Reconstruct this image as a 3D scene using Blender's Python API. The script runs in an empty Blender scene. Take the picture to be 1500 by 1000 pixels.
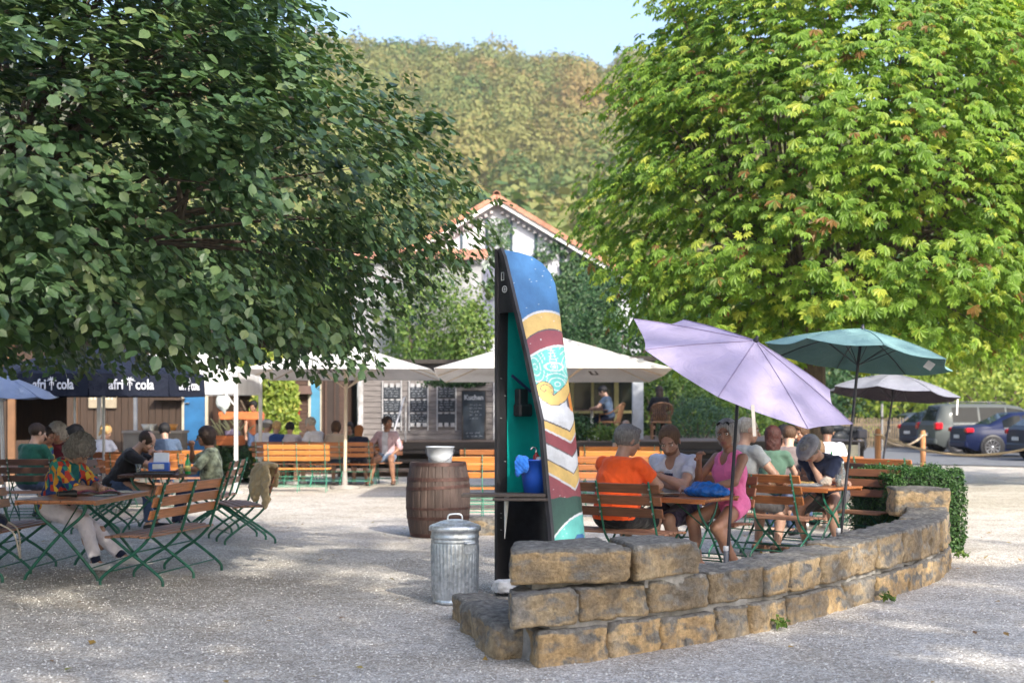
import bpy, math, random
import numpy as np
from mathutils import Vector, Matrix, Euler, noise
random.seed(7)
RNG = np.random.default_rng(11)
SC = bpy.context.scene
COL = SC.collection
PI = math.pi
F, HZ, CAMZ = 2083.3, 598.0, 1.6     # survey of the place: focal length in photo pixels, horizon row, eye height

def at(px, py, Y):
    """world point for a photo measurement at distance Y"""
    return Vector(((px - 750) / F * Y, Y, CAMZ - (py - HZ) / F * Y))

def gx(px, Y):
    return (px - 750) / F * Y

# ---------------------------------------------------------------- materials
MATS = {}

def nt_new(name):
    m = bpy.data.materials.new(name)
    m.use_nodes = True
    nt = m.node_tree
    nt.nodes.clear()
    out = nt.nodes.new('ShaderNodeOutputMaterial')
    b = nt.nodes.new('ShaderNodeBsdfPrincipled')
    nt.links.new(b.outputs[0], out.inputs[0])
    return m, nt, b, out

def ramp(nt, fac, stops):
    r = nt.nodes.new('ShaderNodeValToRGB')
    el = r.color_ramp.elements
    while len(el) < len(stops):
        el.new(0.5)
    for e, (p, c) in zip(el, stops):
        e.position = p
        e.color = (c[0], c[1], c[2], 1)
    nt.links.new(fac, r.inputs[0])
    return r.outputs[0]

def noise_n(nt, scale, detail=4, rough=0.55, vec=None, stretch=None, dist=0.0):
    if vec is None:
        tc = nt.nodes.new('ShaderNodeTexCoord')
        vec = tc.outputs['Object']
    if stretch:
        mp = nt.nodes.new('ShaderNodeMapping')
        mp.inputs['Scale'].default_value = stretch
        nt.links.new(vec, mp.inputs[0])
        vec = mp.outputs[0]
    n = nt.nodes.new('ShaderNodeTexNoise')
    n.inputs['Scale'].default_value = scale
    n.inputs['Detail'].default_value = detail
    n.inputs['Roughness'].default_value = rough
    n.inputs['Distortion'].default_value = dist
    nt.links.new(vec, n.inputs['Vector'])
    return n.outputs[0]

def bump_n(nt, b, h, strength, dist=0.02):
    bp = nt.nodes.new('ShaderNodeBump')
    bp.inputs['Strength'].default_value = strength
    bp.inputs['Distance'].default_value = dist
    nt.links.new(h, bp.inputs['Height'])
    nt.links.new(bp.outputs[0], b.inputs['Normal'])

def mixc(nt, fac, a, b, mode='MIX'):
    m = nt.nodes.new('ShaderNodeMix')
    m.data_type = 'RGBA'
    m.blend_type = mode
    for sock, v in ((m.inputs[0], fac), (m.inputs[6], a), (m.inputs[7], b)):
        if hasattr(v, 'is_linked'):
            nt.links.new(v, sock)
        elif isinstance(v, (int, float)):
            sock.default_value = v
        else:
            sock.default_value = (v[0], v[1], v[2], 1)
    return m.outputs[2]

def mat(name, c, rough=0.6, metal=0.0, var=0.18, vs=4.0, bump=0.0, bs=40.0, stretch=None, spec=0.5, sheen=0.0, emit=None, coat=0.0, rnd=0.0):
    if name in MATS:
        return MATS[name]
    m, nt, b, out = nt_new(name)
    f = noise_n(nt, vs, 5, 0.6, stretch=stretch)
    lo = tuple(x * (1 - var) for x in c)
    hi = tuple(min(1, x * (1 + var)) for x in c)
    col = ramp(nt, f, [(0.3, lo), (0.7, hi)])
    if rnd:
        oi = nt.nodes.new('ShaderNodeObjectInfo')
        k = ramp(nt, oi.outputs['Random'], [(0, (1 - rnd,) * 3), (1, (1 + rnd * .6, 1 + rnd * .4, 1 + rnd * .3))])
        col = mixc(nt, 1.0, col, k, 'MULTIPLY')
    nt.links.new(col, b.inputs['Base Color'])
    b.inputs['Roughness'].default_value = rough
    b.inputs['Metallic'].default_value = metal
    b.inputs['Specular IOR Level'].default_value = spec
    b.inputs['Coat Weight'].default_value = coat
    if sheen:
        b.inputs['Sheen Weight'].default_value = sheen
    if bump:
        bump_n(nt, b, noise_n(nt, bs, 4, 0.6, stretch=stretch), bump, 0.01)
    MATS[name] = m
    return m

def wood(name, c, rough=0.45, grain=(1, 14, 14), var=0.3, bump=0.15, rnd=0.12, coat=0.0):
    return mat(name, c, rough, var=var, vs=5, bump=bump, bs=9, stretch=grain, rnd=rnd, coat=coat)

def cloth(name, c, var=0.1, bump=0.6):
    """woven cloth with soft wrinkles"""
    if name in MATS:
        return MATS[name]
    m, nt, b, out = nt_new(name)
    w = noise_n(nt, 7, 3, 0.5, dist=1.2)
    col = ramp(nt, noise_n(nt, 12, 4), [(0.3, tuple(x * (1 - var) for x in c)), (0.7, tuple(min(1, x * (1 + var)) for x in c))])
    nt.links.new(col, b.inputs['Base Color'])
    b.inputs['Roughness'].default_value = 0.85
    b.inputs['Specular IOR Level'].default_value = 0.2
    b.inputs['Sheen Weight'].default_value = 0.15
    bump_n(nt, b, w, bump, 0.03)
    MATS[name] = m
    return m

# ---------------------------------------------------------------- objects
def tag(o, label=None, cat=None, group=None, kind=None):
    if label: o['label'] = label
    if cat: o['category'] = cat
    if group: o['group'] = group
    if kind: o['kind'] = kind
    return o

def empty(name, loc=(0, 0, 0), rz=0, label=None, cat=None, group=None):
    o = bpy.data.objects.new(name, None)
    o.empty_display_size = 0.1
    COL.objects.link(o)
    o.location = loc
    o.rotation_euler = (0, 0, rz)
    return tag(o, label, cat, group)

KIDS = {}
def link(name, me, parent=None, loc=None):
    o = bpy.data.objects.new(name, me)
    COL.objects.link(o)
    if parent is not None:
        o.parent = parent
        KIDS.setdefault(parent.name, []).append(o)
    if loc is not None:
        o.location = loc
    return o

def copy_tree(o, parent=None):
    c = o.copy()
    COL.objects.link(c)
    c.parent = parent
    if parent is not None:
        KIDS.setdefault(parent.name, []).append(c)
    for ch in list(KIDS.get(o.name, ())):
        copy_tree(ch, c)
    return c

def mesh_np(name, V, Fq, mats, mi=None, smooth=False, rnd=None, loops=None):
    """mesh from numpy arrays; Fq (n,k) all faces the same size"""
    me = bpy.data.meshes.new(name)
    V = np.asarray(V, np.float32)
    Fq = np.asarray(Fq, np.int32)
    n, k = Fq.shape
    me.vertices.add(len(V))
    me.vertices.foreach_set('co', V.ravel())
    me.loops.add(n * k)
    me.loops.foreach_set('vertex_index', Fq.ravel())
    me.polygons.add(n)
    me.polygons.foreach_set('loop_start', np.arange(0, n * k, k, dtype=np.int32))
    me.polygons.foreach_set('loop_total', np.full(n, k, np.int32))
    if mi is not None:
        me.polygons.foreach_set('material_index', np.asarray(mi, np.int32))
    me.polygons.foreach_set('use_smooth', np.full(n, bool(smooth)))
    for m in mats:
        me.materials.append(m)
    if rnd is not None:
        a = me.attributes.new('rnd', 'FLOAT', 'POINT')
        a.data.foreach_set('value', np.asarray(rnd, np.float32))
    me.update(calc_edges=True)
    return me

def V3(*a):
    return Vector(a)

class MB:
    """collects shapes into ONE mesh object"""
    def __init__(s):
        s.v, s.f, s.m, s.sm = [], [], [], []
        s.M = Matrix.Identity(4)
    def add(s, vs, fs, m=0, smooth=False):
        n = len(s.v)
        s.v += [tuple(s.M @ Vector(p)) for p in vs]
        for f in fs:
            s.f.append([i + n for i in f])
            s.m.append(m)
            s.sm.append(smooth)
        return s
    def box(s, c, d, R=None, m=0, taper=1.0, bev=0.0):
        x, y, z = (k / 2 for k in d)
        c = Vector(c)
        if bev:
            b = min(bev, x * .9, y * .9, z * .9)
            vs = []
            for sx in (-1, 1):
                for sy in (-1, 1):
                    for sz in (-1, 1):
                        vs += [(sx * x, sy * (y - b), sz * (z - b)), (sx * (x - b), sy * y, sz * (z - b)), (sx * (x - b), sy * (y - b), sz * z)]
            idx = lambda sx, sy, sz, k: ((sx > 0) * 4 + (sy > 0) * 2 + (sz > 0)) * 3 + k
            fs = []
            for g in (-1, 1):
                q = [idx(g, -1, -1, 0), idx(g, 1, -1, 0), idx(g, 1, 1, 0), idx(g, -1, 1, 0)]
                fs.append(q if g > 0 else q[::-1])
                q = [idx(-1, g, -1, 1), idx(1, g, -1, 1), idx(1, g, 1, 1), idx(-1, g, 1, 1)]
                fs.append(q[::-1] if g > 0 else q)
                q = [idx(-1, -1, g, 2), idx(1, -1, g, 2), idx(1, 1, g, 2), idx(-1, 1, g, 2)]
                fs.append(q if g > 0 else q[::-1])
            for a in (-1, 1):
                for b2 in (-1, 1):
                    for (k1, k2, mk) in ((0, 1, lambda t: (a, b2, t)), (0, 2, lambda t: (a, t, b2)), (1, 2, lambda t: (t, a, b2))):
                        fs.append([idx(*mk(-1), k1), idx(*mk(1), k1), idx(*mk(1), k2), idx(*mk(-1), k2)])
                    for c3 in (-1, 1):
                        fs.append([idx(a, b2, c3, 0), idx(a, b2, c3, 1), idx(a, b2, c3, 2)])
            # make normals point outward
            out = []
            for f in fs:
                P = [Vector(vs[i]) for i in f]
                n = (P[1] - P[0]).cross(P[2] - P[0])
                ce = sum(P, Vector()) / len(P)
                out.append(f if n.dot(ce) >= 0 else f[::-1])
            fs = out
        else:
            vs = [(-x, -y, -z), (x, -y, -z), (x, y, -z), (-x, y, -z), (-x * taper, -y * taper, z), (x * taper, -y * taper, z), (x * taper, y * taper, z), (-x * taper, y * taper, z)]
            fs = [(3, 2, 1, 0), (4, 5, 6, 7), (0, 1, 5, 4), (1, 2, 6, 5), (2, 3, 7, 6), (3, 0, 4, 7)]
        if R is not None:
            if isinstance(R, (int, float)):
                R = Matrix.Rotation(R, 3, 'Z')
            vs = [R @ Vector(p) for p in vs]
        return s.add([Vector(p) + c for p in vs], fs, m)
    def beam(s, a, b, w, h, m=0, up=(0, 0, 1), bev=0.0):
        a, b = Vector(a), Vector(b)
        d = b - a
        L = d.length
        x = d.normalized()
        u = Vector(up)
        if abs(x.dot(u)) > 0.98:
            u = Vector((0, 1, 0))
        y = u.cross(x).normalized()
        z = x.cross(y)
        R = Matrix((x, y, z)).transposed()
        return s.box((a + b) / 2, (L, w, h), R, m, bev=bev)
    def tube(s, pts, r, seg=8, m=0, caps=True, flat=1.0, side=None):
        pts = [Vector(p) for p in pts]
        n = len(pts)
        rs = r if isinstance(r, (list, tuple)) else [r] * n
        vs, fs = [], []
        t0 = (pts[1] - pts[0]).normalized()
        u = Vector(side) if side else (Vector((0, 0, 1)) if abs(t0.z) < 0.9 else Vector((1, 0, 0)))
        for i, p in enumerate(pts):
            t = ((pts[min(i + 1, n - 1)] - pts[max(i - 1, 0)])).normalized()
            if side:
                u = Vector(side)
            u = (u - t * u.dot(t)).normalized()
            w = t.cross(u)
            for k in range(seg):
                a = 2 * PI * k / seg
                vs.append(p + u * (math.cos(a) * rs[i] * flat) + w * (math.sin(a) * rs[i]))
        for i in range(n - 1):
            for k in range(seg):
                k2 = (k + 1) % seg
                fs.append((i * seg + k, i * seg + k2, (i + 1) * seg + k2, (i + 1) * seg + k))
        s.add(vs, fs, m, True)
        if caps:
            s.add(vs[:seg], [tuple(range(seg))[::-1]], m)
            s.add(vs[-seg:], [tuple(range(seg))], m)
        return s
    def lathe(s, prof, seg=24, c=(0, 0, 0), m=0, smooth=True, ax=None, squash=1.0, close=False):
        """prof list of (r, z)"""
        c = Vector(c)
        R = ax if ax is not None else Matrix.Identity(3)
        vs, fs = [], []
        for (r, z) in prof:
            for k in range(seg):
                a = 2 * PI * k / seg
                vs.append(R @ Vector((r * math.cos(a), r * math.sin(a) * squash, z)) + c)
        for i in range(len(prof) - 1):
            for k in range(seg):
                k2 = (k + 1) % seg
                fs.append((i * seg + k, i * seg + k2, (i + 1) * seg + k2, (i + 1) * seg + k))
        return s.add(vs, fs, m, smooth)
    def cyl(s, a, b, r, seg=16, m=0, r2=None):
        return s.tube([a, b], [r, r if r2 is None else r2], seg, m)
    def sphere(s, c, r, m=0, seg=12, rings=8, sc=(1, 1, 1)):
        vs, fs = [], []
        c = Vector(c)
        for i in range(rings + 1):
            t = PI * i / rings
            for k in range(seg):
                a = 2 * PI * k / seg
                vs.append(c + Vector((math.sin(t) * math.cos(a) * r * sc[0], math.sin(t) * math.sin(a) * r * sc[1], math.cos(t) * r * sc[2])))
        for i in range(rings):
            for k in range(seg):
                k2 = (k + 1) % seg
                fs.append((i * seg + k, (i + 1) * seg + k, (i + 1) * seg + k2, i * seg + k2))
        return s.add(vs, fs, m, True)
    def prism(s, poly, a, b, m=0, axis='Y'):
        """closed outline poly (u,v) extruded from a to b along axis: Y -> (u,y,v), X -> (x,u,v), Z -> (u,v,z)"""
        f = {'Y': lambda u, v, t: (u, t, v), 'X': lambda u, v, t: (t, u, v), 'Z': lambda u, v, t: (u, v, t)}[axis]
        n = len(poly)
        vs = [f(u, v, a) for u, v in poly] + [f(u, v, b) for u, v in poly]
        fs = [tuple(range(n))[::-1], tuple(range(n, 2 * n))] + [(i, (i + 1) % n, n + (i + 1) % n, n + i) for i in range(n)]
        ar = sum(poly[i][0] * poly[(i + 1) % n][1] - poly[(i + 1) % n][0] * poly[i][1] for i in range(n))
        flip = (ar < 0) ^ (axis == 'Y') ^ (b < a)
        if flip:
            fs = [g[::-1] for g in fs]
        return s.add(vs, fs, m)
    def quad(s, a, b, c, d, m=0, smooth=False):
        return s.add([a, b, c, d], [(0, 1, 2, 3)], m, smooth)
    def grid(s, fn, nu, nv, m=0, smooth=True, mfn=None):
        n = len(s.v)
        for i in range(nu + 1):
            for j in range(nv + 1):
                s.v.append(tuple(s.M @ Vector(fn(i / nu, j / nv))))
        for i in range(nu):
            for j in range(nv):
                a = n + i * (nv + 1) + j
                s.f.append([a, a + nv + 1, a + nv + 2, a + 1])
                s.m.append(mfn((i + .5) / nu, (j + .5) / nv) if mfn else m)
                s.sm.append(smooth)
        return s
    def mesh(s, name, mats):
        me = bpy.data.meshes.new(name)
        me.from_pydata(s.v, [], s.f)
        for m in (mats if isinstance(mats, (list, tuple)) else [mats]):
            me.materials.append(m)
        me.polygons.foreach_set('material_index', s.m)
        me.polygons.foreach_set('use_smooth', s.sm)
        me.update()
        return me
    def build(s, name, mats, parent=None, loc=None):
        return link(name, s.mesh(name, mats), parent, loc)

def bez(P, n=8):
    """Catmull-Rom through points"""
    P = [Vector(p) for p in P]
    Q = [P[0] * 2 - P[1]] + P + [P[-1] * 2 - P[-2]]
    out = []
    for i in range(1, len(Q) - 2):
        for k in range(n):
            t = k / n
            a, b, c, d = Q[i - 1], Q[i], Q[i + 1], Q[i + 2]
            out.append(0.5 * ((2 * b) + (c - a) * t + (2 * a - 5 * b + 4 * c - d) * t * t + (3 * b - a - 3 * c + d) * t ** 3))
    out.append(P[-1])
    return out

def text_obj(name, body, size, m, parent=None, M=None, sx=1.0, extr=0.001, bold=0.0, shear=0.0):
    cu = bpy.data.curves.new(name, 'FONT')
    cu.body = body
    cu.size = size
    cu.extrude = extr
    cu.offset = bold
    cu.shear = shear
    cu.align_x = 'CENTER'
    cu.align_y = 'CENTER'
    cu.resolution_u = 3
    tmp = bpy.data.objects.new(name + '_tmp', cu)
    me = bpy.data.meshes.new_from_object(tmp)
    bpy.data.objects.remove(tmp)
    me.materials.clear()
    me.materials.append(m)
    o = link(name, me, parent)
    mm = Matrix.Diagonal((sx, 1, 1, 1))
    me.transform((M if M is not None else Matrix.Identity(4)) @ mm)
    return o

def frame(loc, xdir, ydir):
    """matrix with local X -> xdir, local Y -> ydir"""
    x = Vector(xdir).normalized()
    y = Vector(ydir)
    y = (y - x * y.dot(x)).normalized()
    z = x.cross(y)
    R = Matrix((x, y, z)).transposed().to_4x4()
    R.translation = Vector(loc)
    return R

# ---------------------------------------------------------------- foliage
def leaf_mat(name, c1, c2, c3, trans=0.35, rough=0.5, spec=0.4, scl=1.0):
    """leaf colour varies leaf by leaf through the 'rnd' attribute"""
    if name in MATS:
        return MATS[name]
    m, nt, b, out = nt_new(name)
    at_ = nt.nodes.new('ShaderNodeAttribute')
    at_.attribute_name = 'rnd'
    col = ramp(nt, at_.outputs['Fac'], ([(0, (.22, .12, .04)), (.012, (.24, .15, .05)), (.035, c1)] if trans > .15 and name == 'chestnut_leaf' else [(0, c1)]) + [(0.55, c2), (1, c3)])
    nt.links.new(col, b.inputs['Base Color'])
    b.inputs['Roughness'].default_value = rough
    b.inputs['Specular IOR Level'].default_value = spec
    if trans:
        t = nt.nodes.new('ShaderNodeBsdfTranslucent')
        tc = mixc(nt, 1.0, col, (1.5, 1.6, 0.7), 'MULTIPLY')
        nt.links.new(tc, t.inputs[0])
        mx = nt.nodes.new('ShaderNodeMixShader')
        mx.inputs[0].default_value = trans
        nt.links.new(b.outputs[0], mx.inputs[1])
        nt.links.new(t.outputs[0], mx.inputs[2])
        nt.links.new(mx.outputs[0], out.inputs[0])
    MATS[name] = m
    return m

def unit(a):
    return a / np.maximum(np.linalg.norm(a, axis=-1, keepdims=True), 1e-9)

LEAF_BIG = (np.array([[0, 0, 0], [.25, .30, .03], [.6, .36, .02], [1, 0, -.10], [.6, -.36, .02], [.25, -.30, .03], [.25, 0, -.02], [.6, 0, -.04]]),
            [(0, 1, 6, 6), (1, 2, 7, 6), (2, 3, 7, 7), (0, 6, 5, 5), (6, 7, 4, 5), (7, 3, 4, 4)])
LEAF_SM = (np.array([[0, 0, 0], [.5, .34, .03], [1, 0, -.08], [.5, -.34, .03], [.5, 0, -.03]]), [(0, 1, 2, 4), (0, 4, 2, 3)])

def leaves_mesh(P, D, N, L, W, shape=LEAF_SM, rnd=None):
    """P base, D direction, N normal, L length, W width factor -> verts, faces(tri), rnd"""
    T, Fs = shape
    D = unit(D)
    S = unit(np.cross(N, D))
    N = np.cross(D, S)
    k = len(T)
    n = len(P)
    V = P[:, None, :] + D[:, None, :] * (T[None, :, 0:1] * L[:, None, None]) + S[:, None, :] * (T[None, :, 1:2] * (L * W)[:, None, None]) + N[:, None, :] * (T[None, :, 2:3] * L[:, None, None])
    tri = []
    for f in Fs:
        tri.append((f[0], f[1], f[2]))
        if f[3] != f[2]:
            tri.append((f[0], f[2], f[3]))
    tri = np.array(tri)
    Fc = (np.arange(n)[:, None, None] * k + tri[None]).reshape(-1, 3)
    if rnd is None:
        rnd = RNG.random(n)
    return V.reshape(-1, 3), Fc, np.repeat(rnd, k)

def rand_dir(n):
    return unit(RNG.normal(size=(n, 3)))

def sph(n):
    return rand_dir(n)

# ---------------------------------------------------------------- signed distance bodies (for people and soft things)
class Field:
    def __init__(s, lo, hi, h):
        s.lo = np.array(lo, float); s.h = h
        s.n = np.maximum(4, np.ceil((np.array(hi, float) - s.lo) / h).astype(int) + 1)
        s.ax = [s.lo[i] + np.arange(s.n[i]) * h for i in range(3)]
        s.g = np.full(s.n, 1.0, np.float32)
    def block(s, lo, hi):
        a = np.clip(((np.array(lo) - s.lo) / s.h).astype(int), 0, s.n - 1)
        b = np.clip(((np.array(hi) - s.lo) / s.h).astype(int) + 2, 1, s.n)
        sl = tuple(slice(int(a[i]), int(max(b[i], a[i] + 1))) for i in range(3))
        X = s.ax[0][sl[0]][:, None, None]; Y = s.ax[1][sl[1]][None, :, None]; Z = s.ax[2][sl[2]][None, None, :]
        return sl, X, Y, Z
    def merge(s, sl, d, k, mode):
        g = s.g[sl]
        if mode == 'sub':
            s.g[sl] = np.maximum(g, -d)
            return
        if k > 0:
            h = np.clip(0.5 + 0.5 * (g - d) / k, 0, 1)
            s.g[sl] = g * (1 - h) + d * h - k * h * (1 - h)
        else:
            s.g[sl] = np.minimum(g, d)
    def cone(s, a, b, ra, rb, k=0.02, cut=None, mode='add', flat=None):
        a = np.array(a, float); b = np.array(b, float)
        m = max(ra, rb) + k + 3 * s.h
        sl, X, Y, Z = s.block(np.minimum(a, b) - m, np.maximum(a, b) + m)
        d = b - a; L2 = max(float(d @ d), 1e-9)
        t = np.clip(((X - a[0]) * d[0] + (Y - a[1]) * d[1] + (Z - a[2]) * d[2]) / L2, 0, 1)
        q = np.sqrt((X - a[0] - t * d[0]) ** 2 + (Y - a[1] - t * d[1]) ** 2 + (Z - a[2] - t * d[2]) ** 2) - (ra + (rb - ra) * t)
        if cut is not None:
            p, nn = cut
            q = np.maximum(q, (X - p[0]) * nn[0] + (Y - p[1]) * nn[1] + (Z - p[2]) * nn[2])
        s.merge(sl, q, k, mode)
        return s
    def ell(s, c, r, R=None, k=0.03, mode='add', cut=None):
        c = np.array(c, float); r = np.array(r, float)
        m = r.max() + k + 3 * s.h
        sl, X, Y, Z = s.block(c - m, c + m)
        x, y, z = X - c[0], Y - c[1], Z - c[2]
        if R is not None:
            R = np.array(R, float)          # columns = local axes
            x, y, z = (R[0, i] * x + R[1, i] * y + R[2, i] * z for i in range(3))
        k0 = np.sqrt((x / r[0]) ** 2 + (y / r[1]) ** 2 + (z / r[2]) ** 2)
        k1 = np.sqrt((x / r[0] ** 2) ** 2 + (y / r[1] ** 2) ** 2 + (z / r[2] ** 2) ** 2)
        d = k0 * (k0 - 1) / np.maximum(k1, 1e-6)
        if cut is not None:
            p, nn = cut
            d = np.maximum(d, (X - p[0]) * nn[0] + (Y - p[1]) * nn[1] + (Z - p[2]) * nn[2])
        s.merge(sl, d, k, mode)
        return s
    def plane(s, p, nn):
        """keep the side where (x-p).n < 0"""
        sl = (slice(None),) * 3
        X = s.ax[0][:, None, None]; Y = s.ax[1][None, :, None]; Z = s.ax[2][None, None, :]
        s.g = np.maximum(s.g, (X - p[0]) * nn[0] + (Y - p[1]) * nn[1] + (Z - p[2]) * nn[2]).astype(np.float32)
        return s
    def wob(s, amp, freq, seed=0):
        X = s.ax[0][:, None, None]; Y = s.ax[1][None, :, None]; Z = s.ax[2][None, None, :]
        q = np.sin(X * freq + seed) * np.sin(Y * freq * 1.13 + seed * 2.1) * np.sin(Z * freq * .93 + seed * .7)
        q = q + 0.5 * np.sin(X * freq * 2.3 + Z * freq + seed) * np.sin(Y * freq * 2.1 - Z * freq * 1.4 + seed)
        s.g = (s.g + amp * q).astype(np.float32)
        return s
    def surf(s):
        g = s.g
        for i in range(3):       # close at the border
            sl = [slice(None)] * 3
            sl[i] = 0; g[tuple(sl)] = np.maximum(g[tuple(sl)], 0.5 * s.h)
            sl[i] = -1; g[tuple(sl)] = np.maximum(g[tuple(sl)], 0.5 * s.h)
        ins = g < 0
        c = np.zeros(np.array(g.shape) - 1, int)
        for dx in (0, 1):
            for dy in (0, 1):
                for dz in (0, 1):
                    c += ins[dx:g.shape[0] - 1 + dx, dy:g.shape[1] - 1 + dy, dz:g.shape[2] - 1 + dz]
        act = (c > 0) & (c < 8)
        idx = np.argwhere(act)
        vid = np.full(act.shape, -1, int)
        vid[act] = np.arange(len(idx))
        acc = np.zeros((len(idx), 3)); cnt = np.zeros(len(idx))
        cs = [(a, b, d) for a in (0, 1) for b in (0, 1) for d in (0, 1)]
        for p in cs:
            for ax in range(3):
                if p[ax] == 0:
                    q = list(p); q[ax] = 1
                    v0 = g[idx[:, 0] + p[0], idx[:, 1] + p[1], idx[:, 2] + p[2]]
                    v1 = g[idx[:, 0] + q[0], idx[:, 1] + q[1], idx[:, 2] + q[2]]
                    mk = (v0 < 0) != (v1 < 0)
                    t = v0 / np.where(mk, v0 - v1, 1)
                    pt = np.array(p, float)[None].repeat(len(idx), 0)
                    pt[:, ax] = t
                    acc[mk] += pt[mk]; cnt[mk] += 1
        V = s.lo + (idx + acc / np.maximum(cnt, 1)[:, None]) * s.h
        Q = []
        for ax in range(3):
            o = [(1, 0, 0), (0, 1, 0), (0, 0, 1)][ax]
            u, w = [(1, 2), (2, 0), (0, 1)][ax]
            n = np.array(g.shape)
            a = g[:n[0] - o[0], :n[1] - o[1], :n[2] - o[2]] < 0
            b = g[o[0]:, o[1]:, o[2]:] < 0
            e = np.argwhere(a != b)
            ok = (e[:, u] > 0) & (e[:, w] > 0) & (e[:, u] < n[u] - 1) & (e[:, w] < n[w] - 1)
            e = e[ok]
            du = np.zeros(3, int); du[u] = 1
            dw = np.zeros(3, int); dw[w] = 1
            q = [e - du - dw, e - dw, e, e - du]
            ids = np.stack([vid[k[:, 0], k[:, 1], k[:, 2]] for k in q], 1)
            fl = a[e[:, 0], e[:, 1], e[:, 2]]
            ids[~fl] = ids[~fl][:, ::-1]
            Q.append(ids)
        return V, np.concatenate(Q)
# ================================================================ setting: ground, road, lawn, hill
def gravel_mat():
    m, nt, b, out = nt_new('gravel')
    tc = nt.nodes.new('ShaderNodeTexCoord')
    v = nt.nodes.new('ShaderNodeTexVoronoi'); v.inputs['Scale'].default_value = 62
    nt.links.new(tc.outputs['Object'], v.inputs['Vector'])
    v2 = nt.nodes.new('ShaderNodeTexVoronoi'); v2.inputs['Scale'].default_value = 24
    nt.links.new(tc.outputs['Object'], v2.inputs['Vector'])
    sep = nt.nodes.new('ShaderNodeSeparateColor'); nt.links.new(v.outputs['Color'], sep.inputs[0])
    stone = ramp(nt, sep.outputs[0], [(0, (.38, .35, .32)), (.3, (.54, .515, .48)), (.7, (.66, .64, .61)), (1, (.80, .785, .76))])
    edge = ramp(nt, v.outputs['Distance'], [(.3, (1, 1, 1)), (.66, (.62, .60, .58))])
    col = mixc(nt, 1.0, stone, edge, 'MULTIPLY')
    sep2 = nt.nodes.new('ShaderNodeSeparateColor'); nt.links.new(v2.outputs['Color'], sep2.inputs[0])
    big = ramp(nt, sep2.outputs[0], [(0, (.8, .8, .8)), (1, (1.12, 1.1, 1.08))])
    col = mixc(nt, 1.0, col, big, 'MULTIPLY')
    dirt = ramp(nt, noise_n(nt, .35, 6, .6, vec=tc.outputs['Object']), [(.35, (.88, .86, .82)), (.65, (1.10, 1.10, 1.10))])
    col = mixc(nt, 1.0, col, dirt, 'MULTIPLY')
    track = ramp(nt, noise_n(nt, 1.6, 5, .7, vec=tc.outputs['Object'], dist=.6), [(.38, (.88, .86, .83)), (.60, (1.06, 1.06, 1.06))])
    col = mixc(nt, 1.0, col, track, 'MULTIPLY')
    nt.links.new(col, b.inputs['Base Color'])
    b.inputs['Roughness'].default_value = .95
    b.inputs['Specular IOR Level'].default_value = .15
    bump_n(nt, b, v.outputs['Distance'], -.6, .015)
    return m

M_GRAVEL = gravel_mat()
M_ASPH = mat('asphalt', (.13, .135, .145), .85, var=.25, vs=2.5, bump=.4, bs=60)
M_LAWN = mat('lawn', (.13, .24, .03), .9, var=.35, vs=1.2, bump=.6, bs=14)
M_HILLG = mat('hill_soil', (.05, .055, .02), .95, var=.3, vs=.05)

mb = MB()
mb.grid(lambda u, v: ((u - .5) * 900, -60 + v * 1000, -.02 - .02 * (v > .2)), 4, 8, smooth=False)
tag(mb.build('ground', M_LAWN), kind='structure')
# gravel yard, gently uneven
def yard_z(x, y):
    return .012 * noise.noise(Vector((x * .35, y * .35, 3.1))) + .006 * noise.noise(Vector((x * 1.7, y * 1.7, 9.3)))
mb = MB()
mb.grid(lambda u, v: (-30 + u * 60, -12 + v * 55, yard_z(-30 + u * 60, -12 + v * 55)), 160, 150)
tag(mb.build('gravel_yard', M_GRAVEL), kind='structure')
# asphalt lane where the cars stand
mb = MB()
lane = [(5.5, 41.5), (11, 40.5), (14, 38.5), (17, 36.0), (23, 34), (36, 32), (60, 31), (60, 66), (5.5, 66)]
mb.add([(x, y, .03) for x, y in lane], [tuple(range(len(lane)))])
tag(mb.build('asphalt_lane', M_ASPH), kind='structure')

# pebbles lying loose in the foreground (stuff)
def pebbles(name, n, x0, x1, y0, y1, r0, r1, mats):
    P = np.stack([RNG.uniform(x0, x1, n), y0 + (y1 - y0) * RNG.random(n) ** 1.4, np.zeros(n)], 1)
    P[:, 2] = [yard_z(p[0], p[1]) for p in P]
    oct_ = np.array([[1, 0, 0], [0, 1, 0], [-1, 0, 0], [0, -1, 0], [0, 0, .7], [0, 0, -.7]])
    tri = np.array([[0, 1, 4], [1, 2, 4], [2, 3, 4], [3, 0, 4], [1, 0, 5], [2, 1, 5], [3, 2, 5], [0, 3, 5]])
    R = RNG.uniform(r0, r1, n)
    jit = 1 + RNG.uniform(-.35, .35, (n, 6, 1))
    a = RNG.uniform(0, 6.28, n)
    ca, sa = np.cos(a)[:, None], np.sin(a)[:, None]
    T = oct_[None] * jit * np.array([1, .75, 1])
    X = T[..., 0] * ca - T[..., 1] * sa; Yy = T[..., 0] * sa + T[..., 1] * ca
    V = np.stack([X, Yy, T[..., 2]], -1) * R[:, None, None] + P[:, None, :]
    Fc = (np.arange(n)[:, None, None] * 6 + tri[None]).reshape(-1, 3)
    rnd = np.repeat(RNG.random(n), 6)
    o = link(name, mesh_np(name, V.reshape(-1, 3), Fc, mats, rnd=rnd))
    return o

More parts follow.
